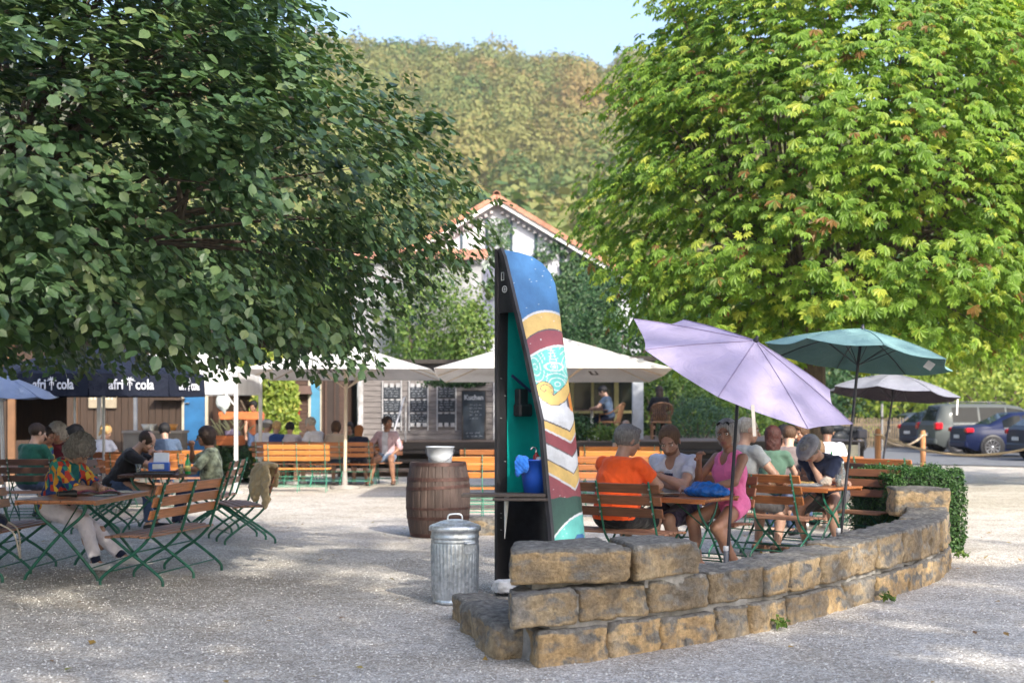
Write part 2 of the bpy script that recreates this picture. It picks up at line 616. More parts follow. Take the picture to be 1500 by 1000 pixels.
M_PEB = leaf_mat('pebble', (.34, .32, .29), (.55, .53, .50), (.76, .74, .71), trans=0, rough=.9, spec=.2)
tag(pebbles('loose_pebbles', 42000, -5.5, 7.5, 6.5, 15.5, .004, .011, [M_PEB]), kind='stuff')
M_FALL = leaf_mat('fallen_leaf', (.16, .07, .02), (.35, .22, .05), (.22, .24, .05), trans=.1)
n = 170
P = np.stack([RNG.uniform(-6.5, 7, n), RNG.uniform(8, 20, n), np.full(n, .02)], 1)
D = rand_dir(n); D[:, 2] *= .15
Nn = rand_dir(n) * .3 + np.array([0, 0, 1])
V, Fc, r = leaves_mesh(P, D, Nn, RNG.uniform(.04, .09, n), RNG.uniform(.8, 1.1, n), LEAF_SM)
tag(link('fallen_leaves', mesh_np('fallen_leaves', V, Fc, [M_FALL], rnd=r)), kind='stuff')

# ---- hill
def ridge(x):
    # height of the ridge above the yard
    return 94 - .05 * x - 3.5 * math.exp(-((x - 26) / 14) ** 2) + 3.5 * noise.noise(Vector((x * .03, 2.2, 0)))
def hill_z(x, y):
    s = max(0, min(1, (y - 118) / 300))
    k = s * s * (3 - 2 * s) * .45 + s * .55
    z = ridge(x) * k
    if y > 418:
        z -= (y - 418) * .25
    return z + 3.5 * noise.noise(Vector((x * .018, y * .018, 1))) * min(1, s * 4) - .05
mb = MB()
mb.grid(lambda u, v: ((u - .5) * 700, 112 + v * 420, hill_z((u - .5) * 700, 112 + v * 420)), 90, 60)
tag(mb.build('hill', M_HILLG), kind='structure')

M_WOOD = leaf_mat('hillside_foliage', (.225, .165, .065), (.185, .20, .065), (.06, .115, .035), trans=.25, rough=.7, spec=.2)
LEAF_Q = (np.array([[0, 0, 0], [.5, .42, .04], [1, 0, 0], [.5, -.42, .04]]), [(0, 1, 2, 3)])
def hillside():
    Vs, Fs, Rs, off = [], [], [], 0
    for (n, K, y0, y1, l0, l1) in ((650, 70, 120, 215, .2, .4), (1250, 430, 212, 424, .09, .19)):
        y = y0 + (y1 - y0) * RNG.random(n) ** .85
        x = -8 + (RNG.random(n) * 2 - 1) * (26 + .17 * y)
        z = np.array([hill_z(a, b) for a, b in zip(x, y)])
        hue = np.array([.52 + .40 * noise.noise(Vector((a * .03, b * .035, 5))) for a, b in zip(x, y)]) + RNG.normal(0, .26, n)
        rr = RNG.uniform(2.3, 5.2, n) + 1.6 * (RNG.random(n) < .08)
        z = z + RNG.exponential(.9, n)
        d = rand_dir(n * K).reshape(n, K, 3)
        d[..., 2] = np.abs(d[..., 2]) * 1.1 - .25
        d = unit(d)
        C = np.stack([x, y, z + rr * .9], 1)
        bump = 1 + .22 * np.sin(d[..., 0] * 5 + rr[:, None] * 9) * np.sin(d[..., 2] * 6 + rr[:, None] * 5)
        P = (C[:, None] + d * (rr[:, None, None] * np.array([1, 1, 1.25])) * bump[..., None] * RNG.uniform(.78, 1.05, (n, K, 1))).reshape(-1, 3)
        nn = unit(d.reshape(-1, 3) + rand_dir(n * K) * .55)
        dd = unit(np.cross(nn, rand_dir(n * K)))
        rv = np.clip(np.repeat(hue, K) + RNG.normal(0, .04, n * K), 0, 1)
        L = np.repeat(rr, K) * RNG.uniform(l0, l1, n * K)
        V, Fc, r = leaves_mesh(P - dd * L[:, None] * .5, dd, nn, L, np.full(n * K, 1.25), LEAF_Q, rv)
        Vs.append(V); Fs.append(Fc + off); Rs.append(r); off += len(V)
    me = mesh_np('hillside_wood', np.concatenate(Vs), np.concatenate(Fs), [M_WOOD], rnd=np.concatenate(Rs))
    tag(link('hillside_wood', me), kind='stuff')
hillside()

# ================================================================ trees
M_BARK = mat('bark', (.10, .075, .055), .9, var=.45, vs=6, bump=.9, bs=12, stretch=(3, 3, .6))

def crown_clusters(prof, c, n, rho=(.5, 1.0), seed=0, zsk=1.0, gap=-.3, gs=.7, lump=.16, keep=None):
    """twig tips through a crown of revolution whose radius is prof(z)"""
    zs = np.array([p[0] for p in prof]); rs = np.array([p[1] for p in prof])
    out, dirs = [], []
    rg = np.random.default_rng(seed)
    wz = np.maximum(rs, .2)
    while len(out) < n:
        z = rg.uniform(zs[0], zs[-1])
        r = np.interp(z, zs, rs)
        if rg.random() > (r + .25) / (rs.max() + .25):
            continue
        a = rg.uniform(0, 2 * PI)
        top = (z - zs[0]) / (zs[-1] - zs[0])
        q = rho[0] + (rho[1] - rho[0]) * rg.random() ** .55
        if top < .12: q = rg.random() ** .5
        lm = 1 + lump * 1.6 * noise.noise(Vector((math.cos(a) * 2.2, math.sin(a) * 2.2, z * .9 + seed)))
        x, y = math.cos(a) * r * q * lm, math.sin(a) * r * q * lm
        if noise.noise(Vector((x * gs + seed, y * gs, z * gs * 1.4))) < gap:
            continue
        P = (c[0] + x, c[1] + y, z)
        if keep and not keep(P, rg):
            continue
        out.append(P)
        dr = np.interp(z + .3, zs, rs) - np.interp(z - .3, zs, rs)
        dirs.append((math.cos(a), math.sin(a), -dr / .6 * .8))
    return np.array(out), unit(np.array(dirs))

def limbs(root, base, tips, r0, fork, name='trunk', n_limb=11, lean=(0, 0)):
    b = Vector(base)
    mb = MB()
    top = Vector((b.x + lean[0], b.y + lean[1], fork))
    pts = bez([b - Vector((0, 0, .1)), b + Vector((lean[0] * .2, lean[1] * .2, fork * .3)), b + Vector((lean[0] * .6, lean[1] * .6, fork * .7)), top], 4)
    mb.tube(pts, [r0 * (1.45 if i == 0 else 1.2 if i == 1 else 1.0 - .25 * i / len(pts)) for i in range(len(pts))], 12)
    mb.build(name, M_BARK, root)
    mb = MB()
    T = [Vector(t) for t in tips]
    T.sort(key=lambda t: math.atan2(t.y - top.y, t.x - top.x))
    k = max(1, len(T) // n_limb)
    for i in range(0, len(T), k):
        grp = T[i:i + k]
        ce = sum(grp, Vector()) / len(grp)
        end = top.lerp(ce, .75)
        mid = top.lerp(end, .5) + Vector((0, 0, .35))
        P = bez([top - Vector((0, 0, .15)), mid, end], 5)
        mb.tube(P, [r0 * .5 * (1 - .75 * j / len(P)) for j in range(len(P))], 7)
        for t in grp:
            s = P[random.randint(len(P) // 3, len(P) - 1)]
            q = s.lerp(t, .5) + Vector((random.uniform(-.15, .15), random.uniform(-.15, .15), .18))
            mb.tube(bez([s, q, t], 3), [r0 * .13, r0 * .1, r0 * .085, r0 * .07, r0 * .055, r0 * .04, r0 * .02], 5, caps=False)
    mb.build('branches', M_BARK, root)

def sprays(C, O, per, tw, ll, m, name, root, big=None, droop=.55, wid=(.9, 1.15), rbias=0.0):
    """alternate leaves along short drooping twigs"""
    n = len(C)
    t = RNG.uniform(0, 1, (n, per))
    side = np.where(RNG.random((n, per)) < .5, -1., 1.)
    up = np.array([0, 0, 1.])
    S = unit(np.cross(O, up) + 1e-4)
    tw = tw * RNG.uniform(.7, 1.2, (n, 1))
    P = C[:, None] + O[:, None] * (t * tw)[..., None] - up * (t ** 2 * tw * .45)[..., None] + S[:, None] * (side * tw * .22 * RNG.random((n, per)))[..., None] + RNG.normal(0, .035, (n, per, 3))
    D = O[:, None] * .55 + S[:, None] * (side * .8)[..., None] - up * droop + RNG.normal(0, .30, (n, per, 3))
    N = up + O[:, None] * .6 + RNG.normal(0, .30, (n, per, 3))
    P, D, N = P.reshape(-1, 3), D.reshape(-1, 3), N.reshape(-1, 3)
    L = ll * RNG.uniform(.6, 1.25, n * per)
    W = RNG.uniform(wid[0], wid[1], n * per)
    rv = np.clip(RNG.normal(.45 + rbias, .2, n * per) + np.repeat(RNG.normal(0, .12, n), per), 0, 1)
    allv, allf, allr, off = [], [], [], 0
    bm = np.zeros(len(P), bool) if big is None else big(P)
    for mk, sh in ((bm, LEAF_BIG), (~bm, LEAF_SM)):
        if mk.any():
            V, Fc, r = leaves_mesh(P[mk], D[mk], N[mk], L[mk], W[mk], sh, rv[mk])
            allv.append(V); allf.append(Fc + off); allr.append(r); off += len(V)
    me = mesh_np(name, np.concatenate(allv), np.concatenate(allf), [m], rnd=np.concatenate(allr))
    return link(name, me, root)

def palmate(C, O, per, spread, ll, m, name, root, rbias=0.0):
    """chestnut leaves: seven leaflets fanned out from one point, drooping at the tips"""
    n = len(C)
    up = np.array([0, 0, 1.])
    P = C[:, None] + RNG.normal(0, spread, (n, per, 3)) * np.array([1, 1, .45]) + O[:, None] * RNG.uniform(-.1, .25, (n, per, 1))
    N = unit(up * .9 + O[:, None] * .75 + RNG.normal(0, .28, (n, per, 3)))
    A = unit(O[:, None] + RNG.normal(0, .45, (n, per, 3)) - up * .2)
    P, N, A = P.reshape(-1, 3), N.reshape(-1, 3), A.reshape(-1, 3)
    A = unit(A - N * (A * N).sum(1, keepdims=True))
    B = np.cross(N, A)
    k = len(P)
    size = ll * RNG.uniform(.55, 1.35, k)
    hue = np.clip(RNG.normal(.45 + rbias, .16, k) + np.repeat(RNG.normal(0, .16, n), per), 0, 1)
    Ps, Ds, Ns, Ls, Rs = [], [], [], [], []
    for j, (ang, ln) in enumerate(((-125, .55), (-80, .8), (-38, .95), (0, 1.0), (38, .95), (80, .8), (125, .55))):
        a = math.radians(ang)
        D = A * math.cos(a) + B * math.sin(a) - up * .35
        Ps.append(P); Ds.append(D); Ns.append(N + RNG.normal(0, .1, (k, 3))); Ls.append(size * ln); Rs.append(np.clip(hue + RNG.normal(0, .05, k), 0, 1))
    sh = (np.array([[0, 0, 0], [.62, .19, .03], [1, 0, -.14], [.62, -.19, .03], [.6, 0, -.03]]), [(0, 1, 2, 4), (0, 4, 2, 3)])
    V, Fc, r = leaves_mesh(np.concatenate(Ps), np.concatenate(Ds), np.concatenate(Ns), np.concatenate(Ls), np.ones(k * 7), sh, np.concatenate(Rs))
    return link(name, mesh_np(name, V, Fc, [m], rnd=r), root)

# ---- big walnut-like tree over the left tables
M_LT = leaf_mat('broad_dark_leaf', (.042, .088, .042), (.085, .15, .062), (.21, .26, .11), trans=.22, rough=.38, spec=.5)
root = empty('shade_tree', (-6.0, 13.6, 0), 0, 'broad dark-leaved tree spreading low over the tables on the left', 'tree')
rx = Matrix.Translation((6.0, -13.6, 0))
prof = [(2.36, 4.05), (2.8, 4.45), (3.8, 4.65), (4.2, 4.25), (4.6, 4.0), (5.3, 3.5), (6.4, 2.9), (7.6, 1.8), (8.6, .3)]
cen = (-5.6, 13.2)
def keepL(P, rg):
    x, y, z = P
    if y > 15.5: return rg.random() < .45
    if x < -9.0: return rg.random() < .35
    if z > 6.3: return rg.random() < .5
    return True
C, O = crown_clusters(prof, cen, 4300, (.45, 1.0), 3, gap=-.36, gs=.75, lump=.13, keep=keepL)
off = np.array([6.0, -13.6, 0])
limbs(root, (0, 0, 0), [tuple(c + off) for c in C[::23]], .27, 1.9)
sprays(C + off, O, 27, .55, .108, M_LT, 'foliage', root, big=lambda P: (P[:, 1] < -1.0))

# ---- horse chestnut on the right
M_CH = leaf_mat('chestnut_leaf', (.085, .175, .030), (.20, .32, .048), (.44, .46, .075), trans=.42, rough=.5, spec=.35)
root = empty('chestnut_tree', (5.3, 25, 0), 0, 'tall bright green horse chestnut with fan-shaped leaves right of the house', 'tree')
prof = [(2.5, 3.0), (3.2, 3.8), (4.2, 4.15), (5.4, 4.25), (7, 3.9), (8.5, 3.2), (10, 2.2), (11.2, .3)]
def keepC(P, rg):
    if P[1] > 26.5: return rg.random() < .35
    if P[2] > 8.8: return rg.random() < .5
    return True
C, O = crown_clusters(prof, (5.75, 25), 4700, (.5, 1.0), 8, gap=-.22, gs=.9, lump=.13, keep=keepC)
off = np.array([-5.3, -25, 0])
limbs(root, (0, 0, 0), [tuple(c + off) for c in C[::22]], .26, 2.6)
palmate(C + off, O, 5, .20, .152, M_CH, 'foliage', root)

# second chestnut further right, its crown runs out of the picture
root = empty('chestnut_tree', (11.4, 29, 0), 0, 'second horse chestnut whose crown runs out of the picture at the right edge', 'tree')
prof = [(3.1, 3.2), (4.2, 4.4), (6, 4.8), (8, 4.0), (10, 2.8), (12, .5)]
C, O = crown_clusters(prof, (11.4, 29), 1500, (.5, 1.0), 21, gap=-.34, gs=.8, lump=.2, keep=lambda P, rg: P[1] < 30.5 and P[0] < 14.5 or rg.random() < .3)
off = np.array([-11.4, -29, 0])
limbs(root, (0, 0, 0), [tuple(c + off) for c in C[::22]], .26, 3.0)
palmate(C + off, O, 5, .24, .22, M_CH, 'foliage', root, rbias=-.05)

# ---- trees behind the photographer that shade the yard
M_SH = leaf_mat('shade_leaf', (.05, .09, .02), (.08, .13, .03), (.12, .16, .04), trans=.3)
def shade_tree(x, y, prof, n, seed, ll=.34, label='', per=5):
    root = empty('yard_tree', (x, y, 0), 0, label, 'tree', 'trees behind the photographer')
    C, O = crown_clusters([(z, r) for z, r in prof], (x, y), n, (.1, 1.0), seed, gap=-.12, gs=.55)
    off = np.array([-x, -y, 0])
    limbs(root, (0, 0, 0), [tuple(c + off) for c in C[::40]], .25, prof[0][0] * .8, n_limb=7)
    sprays(C + off, O, per, .8, ll, M_SH, 'foliage', root)
# ================================================================ stone wall
def stone_mat():
    m, nt, b, out = nt_new('sandstone')
    tc = nt.nodes.new('ShaderNodeTexCoord')
    big = noise_n(nt, 2.3, 3, .5, vec=tc.outputs['Object'])
    warm = ramp(nt, big, [(.34, (.28, .24, .19)), (.46, (.50, .39, .25)), (.58, (.66, .54, .37)), (.72, (.44, .42, .39))])
    fine = ramp(nt, noise_n(nt, 26, 6, .75, vec=tc.outputs['Object']), [(.3, (.55, .52, .48)), (.62, (1.15, 1.12, 1.08))])
    col = mixc(nt, 1.0, warm, fine, 'MULTIPLY')
    rnd = nt.nodes.new('ShaderNodeAttribute'); rnd.attribute_name = 'rnd'
    tone = ramp(nt, rnd.outputs['Fac'], [(0, (.62, .63, .66)), (.45, (1.0, .96, .9)), (1, (1.2, 1.08, .9))])
    col = mixc(nt, 1.0, col, tone, 'MULTIPLY')
    # weathered crust of lichen and soot growing on the upward faces
    geo = nt.nodes.new('ShaderNodeNewGeometry')
    sx = nt.nodes.new('ShaderNodeSeparateXYZ'); nt.links.new(geo.outputs['Normal'], sx.inputs[0])
    ad = nt.nodes.new('ShaderNodeMath'); ad.operation = 'MULTIPLY_ADD'
    nt.links.new(noise_n(nt, 7, 5, .7, vec=tc.outputs['Object']), ad.inputs[0]); ad.inputs[1].default_value = 1.5
    nt.links.new(sx.outputs[2], ad.inputs[2])
    msk = ramp(nt, ad.outputs[0], [(.72, (0, 0, 0)), (1.25, (1, 1, 1))])
    crust = ramp(nt, noise_n(nt, 18, 5, .7, vec=tc.outputs['Object']), [(.3, (.10, .092, .082)), (.55, (.24, .225, .20)), (.75, (.42, .40, .36))])
    col = mixc(nt, msk, col, crust)
    nt.links.new(col, b.inputs['Base Color'])
    b.inputs['Roughness'].default_value = .92
    b.inputs['Specular IOR Level'].default_value = .2
    h = nt.nodes.new('ShaderNodeMath'); h.operation = 'MULTIPLY_ADD'
    nt.links.new(noise_n(nt, 42, 6, .7, vec=tc.outputs['Object']), h.inputs[0]); h.inputs[1].default_value = .5
    nt.links.new(noise_n(nt, 9, 6, .7, vec=tc.outputs['Object']), h.inputs[2])
    bump_n(nt, b, h.outputs[0], 1.0, .045)
    return m
M_STONE = stone_mat()
M_MORTAR = mat('mortar', (.30, .285, .26), .95, var=.35, vs=9, bump=.9, bs=40)

def stone_geo(c8, seed, n=14, amp=.019, p=34.0):
    """rough-hewn block between eight corners (x,y,z order 000,100,110,010,001,101,111,011)"""
    c8 = [Vector(c) for c in c8]
    V, Fc, ids = [], [], {}
    def vid(a, b, c):
        k = (a, b, c)
        if k not in ids:
            q = [2 * t / n - 1 for t in k]
            # rounded cube
            s = (abs(q[0]) ** p + abs(q[1]) ** p + abs(q[2]) ** p) ** (1 / p)
            u = [(t / s + 1) / 2 for t in q]
            P = Vector()
            for i, cc in enumerate(c8):
                bx, by, bz = (0, 1, 1, 0, 0, 1, 1, 0)[i], (0, 0, 1, 1, 0, 0, 1, 1)[i], i // 4
                P += cc * ((u[0] if bx else 1 - u[0]) * (u[1] if by else 1 - u[1]) * (u[2] if bz else 1 - u[2]))
            ce = sum(c8, Vector()) / 8
            d = (P - ce).normalized()
            w = noise.noise(P * 4.5 + Vector((seed, 0, seed * .3))) * amp * 1.6 + noise.noise(P * 13 + Vector((seed, 3, 1))) * amp * 1.1 + noise.noise(P * 34 + Vector((seed, 1, 1))) * amp * .55
            ids[k] = len(V)
            V.append(P + d * w)
        return ids[k]
    for ax in range(3):
        for side in (0, n):
            for i in range(n):
                for j in range(n):
                    def k(i, j):
                        t = [0, 0, 0]
                        t[ax] = side; t[(ax + 1) % 3] = i; t[(ax + 2) % 3] = j
                        return vid(*t)
                    q = (k(i, j), k(i + 1, j), k(i + 1, j + 1), k(i, j + 1))
                    Fc.append(q if side else q[::-1])
    return V, Fc

class Stones:
    def __init__(s):
        s.V, s.F, s.R = [], [], []
    def add(s, c8, seed, n=14, amp=.019, tone=None, p=34.0):
        V, Fc = stone_geo(c8, seed, n, amp, p)
        o = len(s.V)
        s.V += [tuple(v) for v in V]
        s.F += [tuple(i + o for i in f) for f in Fc]
        s.R += [random.random() if tone is None else tone] * len(V)
    def build(s, name, parent=None, m=None):
        return link(name, mesh_np(name, s.V, s.F, [m or M_STONE], smooth=True, rnd=s.R), parent)

WALL = [(.165, 8.79), (.70, 9.18), (1.14, 9.62), (1.67, 10.08), (2.30, 10.86), (2.86, 11.6), (3.45, 12.4), (3.92, 13.1), (4.34, 14.1), (4.62, 15.1), (4.70, 15.65)]
WS = [0]
for i in range(1, len(WALL)):
    WS.append(WS[-1] + math.dist(WALL[i - 1], WALL[i]))
def wpt(s, inset=0.0):
    s0 = max(0, min(WS[-1] - 1e-4, s))
    i = max(j for j in range(len(WS) - 1) if WS[j] <= s0)
    t = (s - WS[i]) / (WS[i + 1] - WS[i])
    a, b = Vector(WALL[i]), Vector(WALL[i + 1])
    d0 = (b - a).normalized()
    # smooth direction
    a2 = Vector(WALL[max(i - 1, 0)]); b2 = Vector(WALL[min(i + 2, len(WALL) - 1)])
    d = (d0 * 2 + (b2 - a2).normalized()).normalized()
    p = a + (b - a) * t
    nrm = Vector((-d.y, d.x))
    return p + nrm * inset
root = empty('stone_wall', (.6, 9.4, 0), 0, 'low curved sandstone wall with grey mortar round the tables on the right', 'wall')
RW = Matrix.Translation((-.6, -9.4, 0))
def wall_stone(st, s0, s1, z0, z1, ins=0.0, th=.40, seed=0, tone=None, z1b=None, f00=None):
    f0, f1 = wpt(s0, ins), wpt(s1, ins)
    b0, b1 = wpt(s0, ins + th), wpt(s1, ins + th)
    if f00 is not None:
        f0 = Vector(f00); b0 = f0 + (Vector((-.18, .72)) if z0 < 0 else Vector((-.01, .46)))
    z1b = z1 if z1b is None else z1b
    c8 = [(f0.x, f0.y, z0), (f1.x, f1.y, z0), (b1.x, b1.y, z0), (b0.x, b0.y, z0), (f0.x, f0.y, z1), (f1.x, f1.y, z1b), (b1.x, b1.y, z1b), (b0.x, b0.y, z1)]
    st.add([Vector(c) + Vector((-.6, -9.4, 0)) for c in c8], seed, tone=tone)
st = Stones()
def topz(s):
    return float(np.interp(s, [0, 2.2, 3.4, 4.4, 6.5, 8.5], [.455, .455, .475, .535, .55, .56]))
def midz(s):
    return topz(s) * float(np.interp(s, [0, 3, 5, 8], [.50, .48, .44, .42]))
rs = random.Random(5)
s = -.02; k = 0
while s < WS[-1] - .1:
    L_ = (.62, .50, .58, .40, .52, .66, .36)[k % 7] if s < 4 else rs.uniform(.28, .5)
    e = min(s + L_, WS[-1])
    wall_stone(st, s, e - .02, -.04, midz(s) - .015 + rs.uniform(-.015, .01), rs.uniform(-.012, .012), seed=k * 3.1, tone=rs.random(), f00=(.165, 8.80) if k == 0 else None)
    s = e; k += 1
s = -.20; k = 0
while s < WS[-1] - .1:
    L_ = (.55, .62, .64, .66, .40, .52, .55)[k % 7] if s < 4 else rs.uniform(.3, .55)
    e = min(s + L_, WS[-1])
    lo_ = midz(s) + .012
    wall_stone(st, s, e - .02, lo_, topz(s) + rs.uniform(-.01, .012), rs.uniform(-.012, .02), seed=50 + k * 2.3, tone=rs.random(), z1b=topz(e) + rs.uniform(-.01, .01), f00=(-.005, 8.70) if k == 0 else None)
    s = e; k += 1
st.add([Vector(c) + Vector((-.6, -9.4, 0)) for c in [(-.015, 8.97, .48), (.76, 9.14, .485), (.60, 9.86, .485), (.02, 9.62, .48), (-.015, 8.97, .70), (.76, 9.14, .705), (.60, 9.86, .71), (.02, 9.62, .70)]], 91, n=14, tone=.55)
st.add([Vector(c) + Vector((-.6, -9.4, 0)) for c in [(.80, 9.2, .475), (1.28, 9.72, .475), (1.0, 10.1, .475), (.66, 9.9, .475), (.80, 9.2, .715), (1.28, 9.72, .69), (1.0, 10.1, .70), (.66, 9.9, .71)]], 95, n=12, tone=.3)
st.add([Vector(c) + Vector((-.6, -9.4, 0)) for c in [(4.02, 14.95, .46), (4.62, 14.98, .46), (4.68, 15.6, .46), (4.1, 15.6, .46), (4.03, 14.95, .755), (4.61, 14.98, .75), (4.66, 15.58, .75), (4.1, 15.58, .755)]], 97, n=12, tone=.6)
st.build('stonework', root)
# mortar core, a little behind the stone faces
mb = MB(); mb.M = RW
N_ = 60
def core(s, side, z): 
    p = wpt(s, .055 if side == 0 else .35)
    return (p.x, p.y, z)
ss = [.13 + (WS[-1] - .16) * i / N_ for i in range(N_ + 1)]
vs = []
for s_ in ss:
    zt = topz(s_) - .035
    vs += [core(s_, 0, -.05), core(s_, 0, zt), core(s_, 1, zt), core(s_, 1, -.05)]
fs = [(0, 1, 2, 3), tuple(range(4 * N_, 4 * N_ + 4))[::-1]]
for i in range(N_):
    a = 4 * i
    for q in ((0, 1), (1, 2), (2, 3)):
        fs.append((a + q[0], a + 4 + q[0], a + 4 + q[1], a + q[1]))
mb.add(vs, fs, 0)
mb.box((.36, 9.36, .46), (.62, .34, .06), .35)
mb.box((.93, 9.7, .45), (.5, .38, .07), .75)
mb.build('mortar', M_MORTAR, root)

# low stones that run back from the corner of the wall
def kerbstone(x, y, dx, dy, dz, rz, seed, label, tone=None, group='low stones running back from the corner of the wall', z0=-.03):
    R = Matrix.Rotation(rz, 3, 'Z')
    st = Stones()
    c8 = [R @ Vector((sx * dx / 2, sy * dy / 2, 0)) + Vector((0, 0, z0 if sz == 0 else dz)) for sz in (0, 1) for sx, sy in ((-1, -1), (1, -1), (1, 1), (-1, 1))]
    st.add(c8, seed, tone=tone, p=7)
    o = st.build('kerb_stone')
    o.location = (x, y, 0)
    return tag(o, label, 'stone', group)
kerbstone(-.02, 9.42, .36, .62, .225, .26, 3, 'low dark kerb stone touching the corner of the sandstone wall', .2)
kerbstone(-.14, 10.1, .36, .70, .215, .27, 7, 'low dark kerb stone halfway between wall corner and metal bin', .1)
kerbstone(-.27, 10.72, .30, .46, .19, .25, 12, 'farthest low kerb stone beside the metal bin', .25)
st = kerbstone(-.05, 11.45, .22, .2, .11, .4, 21, 'dark lower block under the pale stone at the foot of the boat shelf', .05, 'blocks at the foot of the boat shelf')
st = kerbstone(-.055, 11.45, .2, .17, .10, .5, 23, 'pale grey block lying on the darker one at the foot of the boat shelf', 1.0, 'blocks at the foot of the boat shelf', 0)
st.location.z = .125
MATS['pale'] = M_PALE = mat('pale_block', (.5, .5, .5), .9, var=.3, vs=9, bump=.7)
st.data.materials[0] = M_PALE
kerbstone(-.40, 18.1, .42, .35, .22, .1, 31, 'low stone on the gravel just right of the wine barrel', .2, 'low stones between barrel and boat shelf')
kerbstone(.06, 18.0, .45, .35, .20, -.05, 33, 'low stone on the gravel behind the boat shelf', .1, 'low stones between barrel and boat shelf')

# ================================================================ the boat turned into a shelf
BZ = [0, .46, .955, 1.49, 1.78, 2.16, 2.49, 2.70, 2.80, 2.88, 2.93, 2.955, 2.965]
BW = [.66, .65, .58, .52, .43, .32, .21, .14, .11, .08, .06, .045, .035]
BD = [.52, .52, .52, .51, .53, .56, .60, .61, .57, .49, .38, .23, .04]
def bw(z): return float(np.interp(z, BZ, BW))
def bd(z): return float(np.interp(z, BZ, BD))
boat = empty('boat_shelf', (-.117, 12.25, 0), math.radians(-45), 'upright half of a rowing boat used as a shelf, totem stripes painted on its hull', 'boat shelf')
# local: x = across the opening (left gunwale 0 -> right gunwale W), y = depth of the hull
def hull_pt(t, z, off=0.0):
    W, D = bw(z), bd(z)
    a = PI * t
    ca, sa = math.cos(a), math.sin(a)
    x = W / 2 + (W / 2 - off) * math.copysign(abs(ca) ** .42, ca)
    y = max(0, (D - off)) * sa ** .5
    return x, y
BLUE, YEL, MAR, AQ, WHT = (.055, .17, .38), (.66, .45, .15), (.28, .065, .08), (.13, .48, .44), (.60, .62, .66)
GRN, DKL, ORG, TEAL = (.035, .085, .065), (.10, .09, .10), (.72, .26, .05), (.0, .25, .25)
def seg(p, pts):
    return float(np.interp(p, [q[0] for q in pts], [q[1] for q in pts]))
def arc(u, l, m, r, um=.6):
    # smooth curve through left, middle, right rows
    a = ((r - l) - (m - l) / um) / (1 - um)
    b_ = (m - l) / um - a * um
    return l + b_ * u + a * u * u
def paint(u, y):
    w = 1.7      # half width of the drawn lines in photo rows
    c1 = arc(u, 470, 452, 458, .6)
    c2 = arc(u, 498.5, 480, 485, .6)
    c3 = arc(u, 523, 506, 505, .6)
    if y < c1 - w: return BLUE
    if y < c1 + w: return WHT
    if y < c2 - w * .7: return YEL
    if y < c2 + w * .5: return DKL
    if y < c3 - w: return MAR
    if y < c3 + w: return WHT
    V = lambda l, m, r: seg(u, [(0, l), (.70, m), (1, r)])
    v1, v2, v3, v4, v5 = V(613, 631, 608), V(627, 648, 629), V(647, 669, 652), V(671, 694, 675), V(691, 717, 695)
    flat = 730 - 4 * u + .8 * math.sin(u * 17)
    if y < v1 + w:
        # curled band
        cu, cy, sc = .24, 570, 56.0
        dx, dy = (u - cu) * sc, (y - cy)
        rr, th = math.hypot(dx, dy), math.atan2(dy, dx)
        top = seg(u, [(0, 566), (.30, 575), (.42, 578), (.6, 571), (.8, 562), (1, 549)])
        bot = seg(u, [(0, 573), (.12, 586), (.3, 594), (.5, 594), (.7, 588), (.85, 578), (1, 569)])
        curl = rr < 12.5
        band = top < y < bot and u > .05
        if curl or band:
            if rr < 10 and abs((rr - (th % 6.283) * 1.45) % 9.0) < 1.1: return DKL
            if curl and not band and rr > 11.3: return DKL
            if band and not curl and (y - top < 1.2 or bot - y < 1.2): return DKL
            return YEL
        if y < (top + bot) / 2:
            # aqua face drawn with fine white lines
            ex, ey = (u - .58) * 56, y - 536
            e1 = math.hypot(ex / 13, ey / 6.2)
            if abs(e1 - 1) < .14 or math.hypot(ex, ey) < 2.6 or abs(math.hypot(ex, ey) - 4.6) < .5: return WHT
            if e1 < 1: return AQ
            n_ = abs(((math.hypot(ex * .8, ey - 26)) % 6.4) - 3.2)
            if ey > 9 and abs(ex) < 15 and n_ < .7: return WHT
            n2 = abs(((math.hypot(ex * 1.4 + 36, ey * .7)) % 6.2) - 3.1)
            if ex < -11 and n2 < .6: return WHT
            n3 = abs(((math.hypot(ex - 26, ey * .8)) % 5.8) - 2.9)
            if ex > 11 and n3 < .6: return WHT
            if ey < -8 and abs(abs(ex) - (ey + 30) * .22) < .6: return WHT
            if ey < -6 and abs(ex) < 5 and (y % 4.6) < .8: return WHT
            return AQ
        if u > .80 and y < 606 - (1 - u) * 30: return ORG if u < .95 else BLUE
        if u > .74 and y < 608 - (1 - u) * 50: return DKL
        if y < v1 - w * .5: return WHT
        return DKL
    if y < v2 - w: return YEL
    if y < v2 + w: return WHT
    if y < v3 - w * .6: return MAR
    if y < v3 + w * .6: return DKL
    if y < v4 - w * .6: return WHT
    if y < v4 + w * .6: return DKL
    if y < v5 - w: return YEL
    if y < v5 + w: return WHT
    if y < flat: return MAR
    g = arc(u, 790, 760, 752, .5)
    if y < g - w: return GRN
    if y < g + w: return WHT
    f0 = 797 - 34 * max(0, (u - .48) / .4) ** .8
    if .48 < u < .86 and y > f0 and y > 782 + (u - .86) * -2: return BLUE if y > f0 + 1.5 else DKL
    return AQ
NU, NV = 76, 600
V, Cc = [], []
